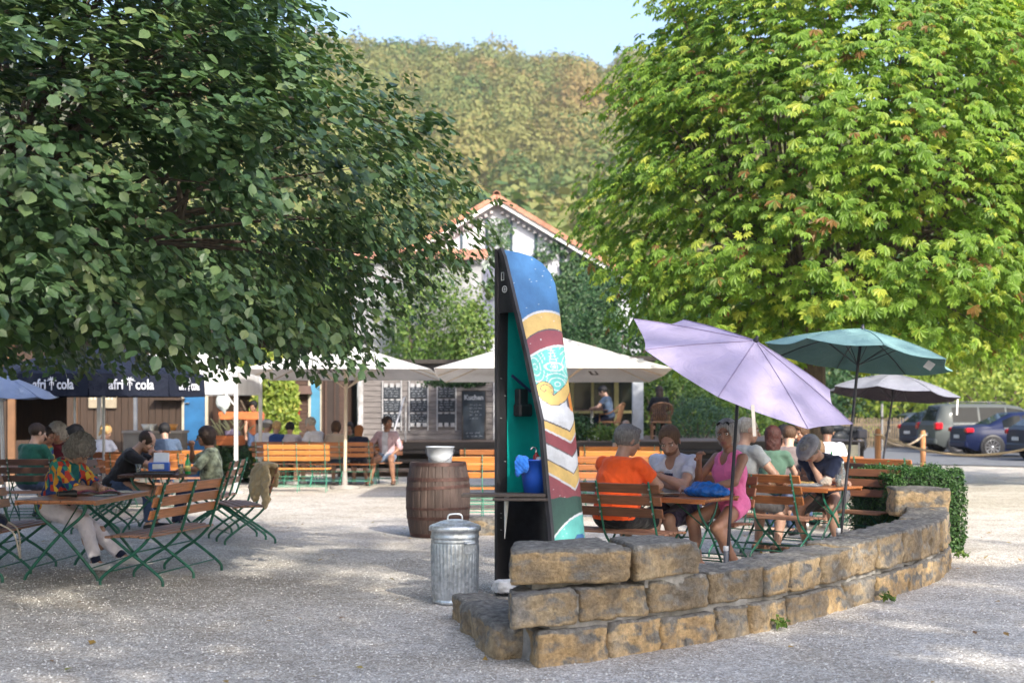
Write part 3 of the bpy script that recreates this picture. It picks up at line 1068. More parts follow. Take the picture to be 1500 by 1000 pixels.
for j in range(NV + 1):
    z = 2.965 * (1 - (1 - j / NV) ** 1.0)
    for i in range(NU + 1):
        uu = i / 44 if i <= 44 else (NU - i) / 32
        t = math.asin(min(1, uu * uu)) / PI
        if i > 44: t = 1 - t
        x, y = hull_pt(t, z)
        V.append((x, y, z))
        row = 598 + (1.6 - z) * 2083.3 / (11.82 + .30 * (y / .5))
        if t < .5:
            D = bd(z)
            if z > 2.5:
                D = max(D, .45)
            u = min(1, y / (D * .97))
            c = paint(u, row)
        else:
            c = (.03, .03, .035) if i > 62 else BLUE if row < 470 else (.10, .42, .40)
        k = 1 + .10 * noise.noise(Vector((x * 9, y * 9, z * 9)))
        sc_ = noise.noise(Vector((x * 40 + z * 60, y * 60 - z * 30, z * 35)))
        if sc_ > .70: c = (.6, .62, .62)
        Cc.append((c[0] * k, c[1] * k, c[2] * k, 1))
Fq = [(j * (NU + 1) + i, j * (NU + 1) + i + 1, (j + 1) * (NU + 1) + i + 1, (j + 1) * (NU + 1) + i) for j in range(NV) for i in range(NU)]
mp, ntp, bp_, _o = nt_new('painted_hull')
an = ntp.nodes.new('ShaderNodeAttribute'); an.attribute_name = 'paint'
wear = ramp(ntp, noise_n(ntp, 5, 7, .75), [(.35, (.80, .80, .80)), (.6, (1.05, 1.05, 1.05))])
ntp.links.new(mixc(ntp, 1.0, an.outputs['Color'], wear, 'MULTIPLY'), bp_.inputs['Base Color'])
bp_.inputs['Roughness'].default_value = .42
bump_n(ntp, bp_, noise_n(ntp, 14, 5, .6), .25, .01)
me = mesh_np('painted_hull', V, Fq, [mp], smooth=True)
ca_ = me.color_attributes.new('paint', 'FLOAT_COLOR', 'POINT')
ca_.data.foreach_set('color', np.array(Cc, np.float32).ravel())
link('painted_hull', me, boat)
M_BLK = mat('black_paint', (.022, .022, .026), .45, var=.4, vs=12, bump=.1)
M_GUN = mat('dark_timber', (.035, .033, .038), .55, var=.5, vs=8, bump=.4, bs=30, stretch=(2, 2, .4))
M_TEAL = mat('teal_lining', (.0, .36, .33), .55, var=.18, vs=3, bump=.12, bs=12)
for nm, z0, z1, mm in (('teal_lining', .87, 2.50, M_TEAL), ('black_lining', .02, .87, M_BLK)):
    mb = MB()
    mb.grid(lambda u, v: (lambda z: (lambda q: (q[0], max(q[1], .004), z))(hull_pt(1 - u * .98 - .01, z, .018)))(z0 + v * (z1 - z0)), 40, 40)
    mb.build(nm, mm, boat)
mb = MB()   # gunwale strips and the black foredeck
zs = [0.0, .3, .6, .9, 1.2, 1.5, 1.8, 2.1, 2.4, 2.7, 2.9, 2.965]
mb.beam((-.004, -.012, 0), (-.004, -.012, 2.97), .030, .032)
for a, b_ in zip(zs, zs[1:]):
    mb.beam((bw(a) + .002, -.012, a - .002), (bw(b_) + .002, -.012, b_ + .004), .040, .036, up=(0, 1, 0))
mb.build('gunwale', M_GUN, boat)
mb = MB()
mb.prism([(0, 2.42), (bw(2.42), 2.42), (bw(2.6), 2.6), (bw(2.8), 2.8), (bw(2.96), 2.96), (0, 2.96)], -.004, .02)
fd = mb.build('foredeck', M_BLK, boat)
M_STK = mat('sticker_white', (.6, .6, .6), .5)
mb = MB()
mb.lathe([(.030, 0), (.030, .003), (.022, .003), (.022, 0)], 20, (.085, -.008, 2.62), ax=Matrix.Rotation(PI / 2, 3, 'X'))
mb.box((.085, -.008, 2.62), (.030, .004, .006)); mb.box((.085, -.008, 2.62), (.006, .0045, .030))
mb.build('sticker', M_STK, boat)
mb = MB()
mb.box((.045, -.008, 2.73), (.006, .004, .07)); mb.box((.075, -.008, 2.73), (.006, .004, .06)); mb.box((.06, -.008, 2.765), (.036, .004, .006)); mb.box((.06, -.008, 2.70), (.03, .004, .006))
mb.build('sticker', M_STK, boat)
# board shelf
M_SHELF = wood('weathered_board', (.075, .06, .052), .7, grain=(1, 10, 10), bump=.5)
shelf = empty('shelf', (0, 0, 0)); shelf.parent = boat; KIDS.setdefault(boat.name, []).append(shelf)
BM = Matrix.Rotation(math.radians(45), 4, 'Z') @ Matrix.Translation((.117, -12.25, 0))   # world -> boat local
mb = MB(); mb.M = BM
mb.box((-.07, 11.86, .878), (.70, .15, .026), -.04, bev=.004)
mb.box((-.03, 12.03, .874), (.66, .16, .024), -.02, bev=.004)
mb.box((.07, 11.80, .846), (.46, .07, .024), -.05, bev=.004)
sh = mb.build('board', M_SHELF, shelf)
mb = MB(); mb.M = BM
mb.tube([(-.045, 12.02, .862), (-.05, 12.02, .75), (-.062, 12.02, .50)], [.022, .018, .003], 6)
mb.build('stake', mat('stake_white', (.62, .62, .60), .6), boat)
mb = MB()     # dispenser on the inner side
mb.box((.06, .22, 1.70), (.07, .11, .14), bev=.01); mb.box((.08, .22, 1.585), (.10, .16, .11), bev=.015)
mb.build('dispenser', M_BLK, boat)
mb = MB()
mb.beam((.045, .12, 1.885), (.06, .34, 1.745), .012, .022)
pn = mb.build('label_strip', mat('label_navy', (.03, .04, .12), .5), boat)
mb = MB()
for i in range(9):
    k = i / 9
    mb.box((.034 + .016 * k, .15 + .165 * k, 1.866 - .105 * k), (.004, .011, .009), Matrix.Rotation(.57, 3, 'X'))
mb.build('lettering', mat('label_pale', (.5, .55, .65), .5), pn)
# things on the shelf
def bucket(name, label, r0, r1, h, m, loc, handle=True, hm=None, rim=.01):
    root = empty(name, loc, 0, label, 'bucket')
    mb = MB()
    mb.lathe([(0, 0), (r0, 0), (r0 + (r1 - r0) * .5, h * .5), (r1, h), (r1 + rim, h), (r1 + rim, h + .012), (r1 - .004, h + .012), (r1 - .006, h - .01), (r0 - .006, .01), (0, .01)], 32)
    mb.build('body', m, root)
    if handle:
        mb = MB()
        P = [(math.cos(t) * (r1 + rim) * 1.0, -math.sin(t) * (r1 + rim) * .72 - .04 * math.sin(t), h - .02 - math.sin(t) * h * .72) for t in [PI * i / 14 for i in range(15)]]
        mb.tube(P, .004, 6)
        mb.build('handle', hm, root)
    return root
M_BUCKB = mat('blue_plastic', (.012, .08, .46), .35, var=.12, spec=.5)
bucket('bucket', 'blue plastic bucket on the shelf of the boat', .10, .14, .27, M_BUCKB, (.20, 12.02, .891), False)
M_RAG = cloth('blue_towelling', (.025, .15, .58), .25)
f = Field((-.1, -.1, -.02), (.1, .1, .2), .006)
f.ell((0, 0, .155), (.055, .03, .02)).ell((-.02, -.03, .10), (.042, .018, .07)).ell((.03, -.03, .09), (.028, .02, .055)).ell((-.035, -.03, .04), (.022, .015, .045)).wob(.006, 70)
V, Q = f.surf()
o = link('towel', mesh_np('towel', V, Q, [M_RAG], smooth=True))
o.location = (.085, 11.915, 1.03)
tag(o, 'blue cloth hanging over the rim of the blue bucket', 'cloth')
root = empty('soap_bottle', (.205, 12.0, 1.03), .3, 'small bottle with red and steel pump head standing in the blue bucket', 'bottle')
mb = MB(); mb.lathe([(0, 0), (.028, 0), (.028, .17), (.012, .19), (.012, .2)], 14); mb.build('body', mat('bottle_red', (.35, .03, .03), .3), root)
mb = MB(); mb.tube([(0, 0, .2), (0, 0, .235), (-.03, 0, .245), (-.05, 0, .225)], .009, 8); mb.build('pump', mat('steel', (.6, .6, .62), .25, 1.0), root)
root = empty('sponge', (.24, 11.96, 1.145), .5, 'white folded cloth sticking out of the blue bucket', 'cloth')
mb = MB(); mb.box((0, 0, .02), (.07, .05, .05), Matrix.Rotation(.3, 3, 'Y'), bev=.01); mb.build('cloth_pad', mat('white_cloth', (.7, .7, .74), .8, bump=.5), root)

# ================================================================ metal bin, barrel, white bucket
def galv_mat():
    m, nt, b, out = nt_new('galvanised')
    v = nt.nodes.new('ShaderNodeTexVoronoi'); v.inputs['Scale'].default_value = 38
    tc = nt.nodes.new('ShaderNodeTexCoord'); nt.links.new(tc.outputs['Object'], v.inputs['Vector'])
    sp = nt.nodes.new('ShaderNodeSeparateColor'); nt.links.new(v.outputs['Color'], sp.inputs[0])
    col = ramp(nt, sp.outputs[0], [(0, (.45, .49, .53)), (1, (.70, .74, .78))])
    dirt = ramp(nt, noise_n(nt, 3, 6, .7), [(.35, (.70, .70, .70)), (.6, (1.05, 1.05, 1.05))])
    nt.links.new(mixc(nt, 1.0, col, dirt, 'MULTIPLY'), b.inputs['Base Color'])
    b.inputs['Metallic'].default_value = .85
    rr = ramp(nt, noise_n(nt, 9, 5, .6), [(.3, (.28,) * 3), (.7, (.5,) * 3)])
    nt.links.new(rr, b.inputs['Roughness'])
    bump_n(nt, b, noise_n(nt, 6, 4, .5), .2, .02)
    return m
M_GALV = galv_mat()
root = empty('dustbin', (-.47, 11.72, 0), .1, 'ribbed galvanised metal dustbin with domed lid beside the boat shelf', 'dustbin')
mb = MB()
seg_, R0 = 144, .185
prof = [(0, .012), (.172, .012), (.178, 0), (.184, .012), (.184, .03), (.179, .038), (.184, .05), (.184, .06)] 
mb.lathe(prof, 48)
rows = [(.06, 0), (.085, 1), (.30, 1), (.47, 1), (.50, 0)]
vs, fs = [], []
for (z, kk) in rows:
    for k in range(seg_):
        a = 2 * PI * k / seg_
        r = .184 + .010 * (z - .06) / .44 + (.0045 * math.cos(a * 36) + .0035) * kk
        vs.append((r * math.cos(a), r * math.sin(a), z))
for i in range(len(rows) - 1):
    for k in range(seg_):
        k2 = (k + 1) % seg_
        fs.append((i * seg_ + k, i * seg_ + k2, (i + 1) * seg_ + k2, (i + 1) * seg_ + k))
mb.add(vs, fs, 0, True)
mb.lathe([(.194, .50), (.200, .512), (.194, .524), (.196, .535), (.203, .547), (.196, .56), (.197, .60), (.204, .606), (.200, .615), (.19, .615)], 48)
mb.build('body', M_GALV, root)
mb = MB()
mb.lathe([(.212, .598), (.216, .60), (.214, .628), (.208, .638), (.185, .648), (.178, .645), (.165, .655), (.12, .672), (.112, .669), (.10, .678), (.05, .688), (0, .69)], 48)
lid = mb.build('lid', M_GALV, root)
mb = MB(); mb.tube(bez([(-.06, 0, .678), (-.058, 0, .712), (-.035, 0, .73), (.035, 0, .73), (.058, 0, .712), (.06, 0, .678)], 4), .007, 8); mb.build('lid_handle', M_GALV, lid)
for sg in (-1.02, 2.2):
    mb = MB()
    R = Matrix.Rotation(sg, 4, 'Z'); mb.M = R
    mb.box((.205, 0, .47), (.006, .10, .10))
    mb.tube([(.205, -.045, .50), (.225, -.045, .51), (.235, -.04, .505), (.235, .04, .505), (.225, .045, .51), (.205, .045, .50)], .007, 6)
    mb.build('side_handle', M_GALV, root)

def barrel(loc, rz, label):
    root = empty('wine_barrel', loc, rz, label, 'barrel')
    H_, R1, RM = .93, .345, .405
    M_ST = mat('barrel_stave', (.075, .050, .042), .7, var=.45, vs=3, bump=.6, bs=10, stretch=(3, 3, .5))
    M_HP = mat('rusty_hoop', (.085, .045, .038), .6, .55, var=.4, vs=10, bump=.3)
    rad = lambda z: RM - (RM - R1) * ((z / H_ - .5) * 2) ** 2
    mb = MB()
    vs, fs = [], []
    NS, per = 26, 6
    zz = [i * H_ / 16 for i in range(17)]
    for z in zz:
        for k in range(NS * per):
            a = 2 * PI * k / (NS * per)
            g = (k % per)
            r = rad(z) - (.006 if g == 0 else 0)
            vs.append((r * math.cos(a), r * math.sin(a), z))
    n = NS * per
    for i in range(16):
        for k in range(n):
            fs.append((i * n + k, i * n + (k + 1) % n, (i + 1) * n + (k + 1) % n, (i + 1) * n + k))
    mb.add(vs, fs, 0, False)
    mb.lathe([(R1 - .004, H_), (R1 - .03, H_), (R1 - .035, H_ - .035), (0, H_ - .035)], 40, smooth=False)
    mb.build('staves', M_ST, root)
    for z0, z1 in ((.005, .05), (.22, .26), (.345, .375), (.60, .64), (.70, .745), (.885, .928)):
        mb = MB()
        tl = .02 if .5 < z0 < .65 else 0
        seg2 = 48
        vs, fs = [], []
        for (zq, o_) in ((z0, 0), (z0, .006), (z1, .006), (z1, 0)):
            for k in range(seg2):
                a = 2 * PI * k / seg2
                z_ = zq + tl * math.cos(a + .3)
                r = rad(z_) + o_ - .001
                vs.append((r * math.cos(a), r * math.sin(a), z_))
        for i in range(3):
            for k in range(seg2):
                fs.append((i * seg2 + k, i * seg2 + (k + 1) % seg2, (i + 1) * seg2 + (k + 1) % seg2, (i + 1) * seg2 + k))
        mb.add(vs, fs, 0, False)
        mb.build('hoop', M_HP, root)
    return root
barrel((-.93, 17.9, 0), .3, 'old dark wine barrel with rusty hoops standing on the gravel')
M_WB = mat('white_plastic', (.66, .70, .76), .4, var=.06)
bucket('bucket', 'white plastic bucket with wire handle on the wine barrel', .138, .170, .215, M_WB, (-.90, 17.82, .897), True, mat('wire', (.25, .25, .26), .35, .9))
# ================================================================ beer garden furniture
M_SL = wood('varnished_slat', (.42, .16, .055), .38, rnd=.28, coat=.15)
M_SLO = wood('orange_slat', (.55, .21, .05), .4, rnd=.22)
M_SLB = wood('brown_slat', (.215, .085, .040), .45, rnd=.25)
M_SLD = wood('dark_slat', (.085, .038, .024), .5, rnd=.1)
M_SEAT = wood('worn_seat_slat', (.30, .155, .095), .55, rnd=.12)
M_GI = mat('green_iron', (.012, .105, .065), .4, 0, var=.3, vs=14, bump=.15, spec=.5)
M_GIL = mat('pale_green_iron', (.05, .30, .20), .4, 0, var=.25, vs=14)
M_BOLT = mat('zinc_bolt', (.5, .5, .5), .35, .9)

def bench(w, loc, rz, label, group, slat=None, seat=None, iron=None, frames=None, label_cat='bench', tmpl={}):
    """folding beer garden bench: x along the bench, sitter faces +y"""
    slat = slat or M_SL; seat = seat or M_SEAT; iron = iron or M_GI
    key = (round(w, 2), slat.name, seat.name, iron.name, frames)
    if key in tmpl:
        root = copy_tree(tmpl[key])
        root.location = loc; root.rotation_euler = (0, 0, rz)
        return tag(root, label, label_cat, group)
    root = empty('folding_bench', loc, rz, label, label_cat, group)
    tmpl[key] = root
    n = frames or (3 if w > 1.0 else 2)
    xs = [(-w / 2 + .09) + i * (w - .18) / (n - 1) for i in range(n)]
    mb = MB()
    for i in range(5):
        y = -.15 + i * .083
        mb.box((0, y, .455 - .006 * (2 - i) ** 2 * .4), (w, .066, .02), bev=.004)
    mb.build('seat', seat, root)
    for i, (y, z) in enumerate(((-.235, .645), (-.268, .758), (-.302, .870))):
        mb = MB()
        mb.box((0, y + .012, z), (w, .02, .088), Matrix.Rotation(.29, 3, 'X'), bev=.005)
        mb.build('back_slat', slat, root)
    for x in xs:
        mb = MB()
        P = bez([(x, .30, 0), (x, .285, .07), (x, .12, .20), (x, -.02, .29), (x, -.16, .42), (x, -.215, .55), (x, -.335, .935)], 5)
        mb.tube(P, .0155, 6, flat=.42, side=(1, 0, 0))
        P = bez([(x + .016, -.30, 0), (x + .016, -.285, .07), (x + .016, -.15, .18), (x + .016, .02, .30), (x + .016, .15, .40), (x + .016, .21, .44)], 5)
        mb.tube(P, .0155, 6, flat=.42, side=(1, 0, 0))
        mb.tube([(x + .008, -.19, .443), (x + .008, .20, .443)], .011, 6)
        for (y, z) in ((-.245, .645), (-.278, .758), (-.312, .870)):
            mb.cyl((x, y - .02, z - .004), (x, y - .012, z), .010, 8, 1)
        mb.build('leg_frame', [iron, M_BOLT], root)
    mb = MB()
    for (y, z) in ((.22, .125), (-.235, .115), (.0, .295)):
        mb.tube([(xs[0], y, z), (xs[-1], y, z)], .007, 6)
    mb.build('stretcher', iron, root)
    return root

def table(L, W, loc, rz, label, group, top=None, iron=None, tmpl={}):
    top = top or M_SL; iron = iron or M_GI
    key = (L, W, top.name, iron.name)
    if key in tmpl:
        root = copy_tree(tmpl[key])
        root.location = loc; root.rotation_euler = (0, 0, rz)
        return tag(root, label, 'table', group)
    root = empty('folding_table', loc, rz, label, 'table', group)
    tmpl[key] = root
    mb = MB()
    n = 7
    for i in range(n):
        y = -W / 2 + (i + .5) * W / n
        mb.box((0, y, .745), (L, W / n - .006, .022), bev=.003)
    for x in (-L / 2 + .03, L / 2 - .03):
        mb.box((x * .93, 0, .726), (.05, W - .04, .016))
    for y in (-W / 2 + .008, W / 2 - .008):
        mb.box((0, y, .722), (L - .03, .018, .024))
    mb.build('table_top', top, root)
    for x in (-L / 2 + .16, L / 2 - .16):
        for s in (-1, 1):
            mb = MB()
            P = bez([(x + s * .012, s * W * .47, 0), (x + s * .012, s * W * .40, .09), (x + s * .012, s * W * .05, .40), (x + s * .012, -s * W * .25, .60), (x + s * .012, -s * W * .32, .73)], 5)
            mb.tube(P, .0165, 6, flat=.45, side=(1, 0, 0))
            mb.build('leg', iron, root)
    mb = MB()
    for s in (-1, 1):
        mb.tube([(-L / 2 + .16, s * W * .38, .12), (L / 2 - .16, s * W * .38, .12)], .007, 6)
        mb.tube([(-s * (L / 2 - .16), 0, .44), (-s * .1, 0, .72)], .007, 6)
    mb.build('brace', iron, root)
    return root

# ================================================================ garden umbrellas
def canopy_mat(name, c, trans=.35, inner=False):
    if name in MATS: return MATS[name]
    m, nt, b, out = nt_new(name)
    col = ramp(nt, noise_n(nt, 2.5, 4, .6), [(.3, tuple(x * .86 for x in c)), (.6, c)])
    nt.links.new(col, b.inputs['Base Color'])
    b.inputs['Roughness'].default_value = .8
    b.inputs['Specular IOR Level'].default_value = .2
    bump_n(nt, b, noise_n(nt, 5, 5, .6, dist=1.6), .7, .04)
    t = nt.nodes.new('ShaderNodeBsdfTranslucent')
    nt.links.new(col, t.inputs[0])
    mx = nt.nodes.new('ShaderNodeMixShader'); mx.inputs[0].default_value = trans
    nt.links.new(b.outputs[0], mx.inputs[1]); nt.links.new(t.outputs[0], mx.inputs[2]); nt.links.new(mx.outputs[0], out.inputs[0])
    MATS[name] = m
    return m

def umbrella(base, center, nrm, R, h, label, m_out, m_in, ribs=8, phase=0.0, pole_m=None, sag=.05, belly=.16, tip=None, ring=True, group='garden umbrellas', name='garden_umbrella', pole_r=.016, square=False, vent=False):
    """canopy of radius R whose rim plane is centred at 'center' with normal nrm"""
    base, center, nrm = Vector(base), Vector(center), Vector(nrm).normalized()
    pole_m = pole_m or mat('pole_dark', (.045, .045, .055), .4, .5)
    root = empty(name, base, 0, label, 'umbrella', group)
    q = Vector((0, 0, 1)).rotation_difference(nrm)
    T = Matrix.Translation(center - base) @ q.to_matrix().to_4x4() @ Matrix.Rotation(phase, 4, 'Z')
    def rim(a):
        w_ = (a % (2 * PI / ribs)) - PI / ribs
        return R * math.cos(PI / ribs) / math.cos(w_) * (1 - sag * abs(math.sin(a * ribs / 2)))
    def pt(u, a, off=0):
        # u 0 apex .. 1 rim ; ribs arch, cloth sags a little between them
        fr = abs(math.sin(a * ribs / 2))
        r = u * rim(a)
        if square:
            ca, sa = abs(math.cos(a)), abs(math.sin(a))
            r = u * R / max(ca, sa) * (1 - sag * (1 - abs(abs(ca) - abs(sa)) ** 1))
            fr = 0
        z = h * (1 - (1 - belly) * u - belly * u ** 2.6) - .055 * fr * u * (1 - u * .45)
        if square:
            z = h * (1 - u) - sag * .8 * math.sin(PI * u) * h * .3
        return (r * math.cos(a), r * math.sin(a), z + off)
    mb = MB(); mb.M = T
    n = ribs * 6 if not square else 64
    mb.grid(lambda u, v: pt(v, u * 2 * PI), n, 10, smooth=True)
    can = mb.build('canopy', m_out, root)
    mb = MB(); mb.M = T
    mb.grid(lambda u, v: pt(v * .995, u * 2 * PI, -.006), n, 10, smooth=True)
    mb.build('lining', m_in, root)
    if not square:
        for k in range(ribs):
            a = 2 * PI * k / ribs
            mb = MB(); mb.M = T
            mb.tube([pt(u, a, .003) for u in (.03, .2, .4, .6, .8, 1.0)], .005, 4)
            mb.build('seam', m_in if 'lilac' in m_in.name else m_out, root)
    apex = T @ Vector((0, 0, h))
    hub = T @ Vector((0, 0, -.05 if not square else -.2))
    mb = MB()
    mb.tube([Vector((0, 0, 0)), hub, apex + nrm * .02], pole_r, 10)
    mb.build('pole', pole_m, root)
    mb = MB()
    mb.lathe([(.022, -.01), (.026, .01), (.015, .03), (.012, .05), (0, .055)], 12, apex, ax=q.to_matrix())
    mb.build('finial', pole_m, root)
    nr = ribs if not square else 8
    for k in range(nr):
        a = 2 * PI * k / nr + (0 if not square else 0)
        mb = MB(); mb.M = T
        mb.tube([pt(u, a, -.014) for u in (0.02, .25, .5, .75, .985)], .005 if not square else .012, 5)
        P = pt(.45, a, -.02)
        mb.tube([(0, 0, h * .1 - (.12 if not square else .35)), P], .004 if not square else .01, 5)
        mb.build('rib', pole_m if tip is None else tip, root)
    if ring:
        mb = MB(); mb.lathe([(.022, .30), (.025, .305), (.025, .34), (.022, .345)], 14); mb.lathe([(.024, 0), (.024, .30), (.018, .303)], 14, m=1)
        mb.build('socket', [mat('white_collar', (.7, .7, .72), .4), mat('grey_socket', (.12, .125, .14), .5)], root)
    return root, T, pt, can
M_LIL = canopy_mat('lilac_cloth', (.52, .46, .66), .3)
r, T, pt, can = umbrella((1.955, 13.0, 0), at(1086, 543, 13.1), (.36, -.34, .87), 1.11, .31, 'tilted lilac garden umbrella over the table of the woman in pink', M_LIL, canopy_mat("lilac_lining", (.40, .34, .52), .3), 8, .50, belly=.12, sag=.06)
mb = MB(); mb.M = T
p0 = Vector(pt(1.0, math.radians(243)))
mb.M = Matrix.Identity(4); p0 = T @ p0
mb.beam(p0 + Vector((0, 0, .05)), p0 + Vector((.015, -.01, -.22)), .03, .004)
mb.build('tie_strap', mat('strap_grey', (.52, .48, .44), .8), r)
M_TEO = canopy_mat('teal_cloth', (.30, .50, .50), .3)
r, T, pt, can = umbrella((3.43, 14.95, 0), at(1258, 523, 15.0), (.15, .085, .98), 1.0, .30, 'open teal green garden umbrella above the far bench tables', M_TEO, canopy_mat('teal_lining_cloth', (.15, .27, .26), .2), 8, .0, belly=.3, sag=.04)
mb = MB(); mb.M = T
p0 = Vector(pt(.82, math.radians(-25), -.02)); mb.box(p0 + Vector((0, 0, -.05)), (.09, .004, .09), Matrix.Rotation(.6, 3, 'X') @ Matrix.Rotation(.4, 3, 'Y'))
mb.build('care_tag', mat('tag_white', (.7, .7, .7), .6), r)
M_GRY = canopy_mat('pale_grey_cloth', (.33, .34, .43), .25)
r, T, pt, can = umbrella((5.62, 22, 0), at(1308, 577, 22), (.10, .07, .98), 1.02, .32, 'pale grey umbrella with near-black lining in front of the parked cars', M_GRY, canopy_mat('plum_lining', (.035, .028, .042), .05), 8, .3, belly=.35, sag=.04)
mb = MB(); mb.M = T
p0 = Vector(pt(1.0, math.radians(-38))); mb.beam(p0 + Vector((0, 0, .03)), p0 + Vector((.01, 0, -.24)), .03, .004)
mb.build('tie_strap', mat('strap_white', (.6, .6, .62), .8), r)

# big white market umbrellas of the terrace
M_WHC = canopy_mat('white_cloth_canopy', (.78, .76, .74), .30)
M_CRP = mat('cream_pole', (.62, .52, .40), .5)
M_SCR = mat('script_brown', (.10, .085, .075), .8)
def market(base, center, R, h, label, texts, rot=0.0):
    r, T, pt, can = umbrella(base, center, (0, .04, 1), R, h, label, M_WHC, M_WHC, square=True, pole_m=M_CRP, sag=.03, ring=False, group='white market umbrellas', name='market_umbrella', pole_r=.035, phase=rot)
    for (body, size, xo, fr, side) in texts:
        # brewery script on the underside of the back panel: reads from outside, so seen mirrored from below
        a = Vector(pt(1.0, PI / 2)); b = Vector(pt(0.05, PI / 2))
        up = (b - a).normalized()
        M4 = frame(a + up * fr + Vector((xo, 0, -.018)), (-1, 0, 0), up)
        t = text_obj('lettering', body, size, M_SCR, r, T @ M4, sx=1.1, shear=.35, extr=.002, bold=.006)
    mb = MB(); mb.lathe([(.30, 0), (.30, .05), (.06, .07), (.045, .35)], 20); mb.build('base', mat('umbrella_foot', (.30, .28, .26), .6), r)
    return r
market((gx(505, 28.5), 28.5, 0), at(507, 549, 28.5), 1.85, .64, 'white market umbrella with cream pole above the sunny benches', [('Berg', .42, -.35, .62, 0), ('Brauerei', .17, -.1, 1.0, 0)])
market((gx(806, 24.6), 24.6, 0), at(806, 550, 24.6), 1.97, .72, 'large white market umbrella behind the painted boat shelf', [('Bräu', .36, 1.15, .5, 0), ('ULMER', .22, -1.2, .45, 0)], 0)
# ================================================================ people
def R3(ax, deg):
    return np.array(Matrix.Rotation(math.radians(deg), 3, ax))
def nrm_(v):
    v = np.array(v, float)
    return v / max(np.linalg.norm(v), 1e-9)
def ik(a, b, l1, l2, pole):
    a, b = np.array(a, float), np.array(b, float)
    d = b - a; L = np.linalg.norm(d)
    mx = (l1 + l2) * .995
    if L > mx:
        b = a + d / L * mx; L = mx
    u = (b - a) / L
    x = (l1 * l1 - l2 * l2 + L * L) / (2 * L)
    h = math.sqrt(max(l1 * l1 - x * x, 1e-6))
    p = np.array(pole, float); p = p - u * (p @ u)
    return a + u * x + nrm_(p) * h, b

SKIN = {}
def skin(c):
    k = 'skin_%d' % int(c[0] * 100)
    if k not in SKIN:
        m, nt, b, out = nt_new('skin')
        col = ramp(nt, noise_n(nt, 14, 5, .65), [(.3, tuple(x * .82 for x in c)), (.7, tuple(x * 1.08 for x in c))])
        nt.links.new(col, b.inputs['Base Color'])
        b.inputs['Roughness'].default_value = .5
        b.inputs['Subsurface Weight'].default_value = .12
        b.inputs['Subsurface Radius'].default_value = (.012, .005, .003)
        b.inputs['Subsurface Scale'].default_value = 1
        bump_n(nt, b, noise_n(nt, 60, 4, .6), .15, .005)
        SKIN[k] = m
    return SKIN[k]
LIGHT, TAN, PALE, DARKER = (.45, .27, .20), (.34, .175, .11), (.58, .37, .27), (.24, .12, .075)
def hair_mat(name, c):
    return mat(name, c, .55, var=.45, vs=30, bump=.9, bs=45, stretch=(2.5, 2.5, .5), spec=.35)
GREY, SILVER, BROWN, BLACKH, AUBURN, BLOND, SANDY, DKBR = [hair_mat('hair_' + n, c) for n, c in (
    ('grey', (.20, .19, .185)), ('silver', (.40, .37, .33)), ('brown', (.085, .045, .025)), ('black', (.012, .011, .012)),
    ('auburn', (.042, .009, .006)), ('blond', (.50, .33, .15)), ('sandy', (.15, .09, .05)), ('dark_brown', (.035, .02, .014)))]
M_EYEW = mat('eye_white', (.65, .62, .58), .3)
M_EYED = mat('eye_iris', (.02, .015, .012), .2)
M_LIP = mat('lips', (.33, .12, .095), .5)
M_BROW = mat('eyebrow', (.15, .09, .06), .8)
M_GLS = mat('dark_glass', (.012, .012, .014), .12, spec=.8)
M_SHOE = {}

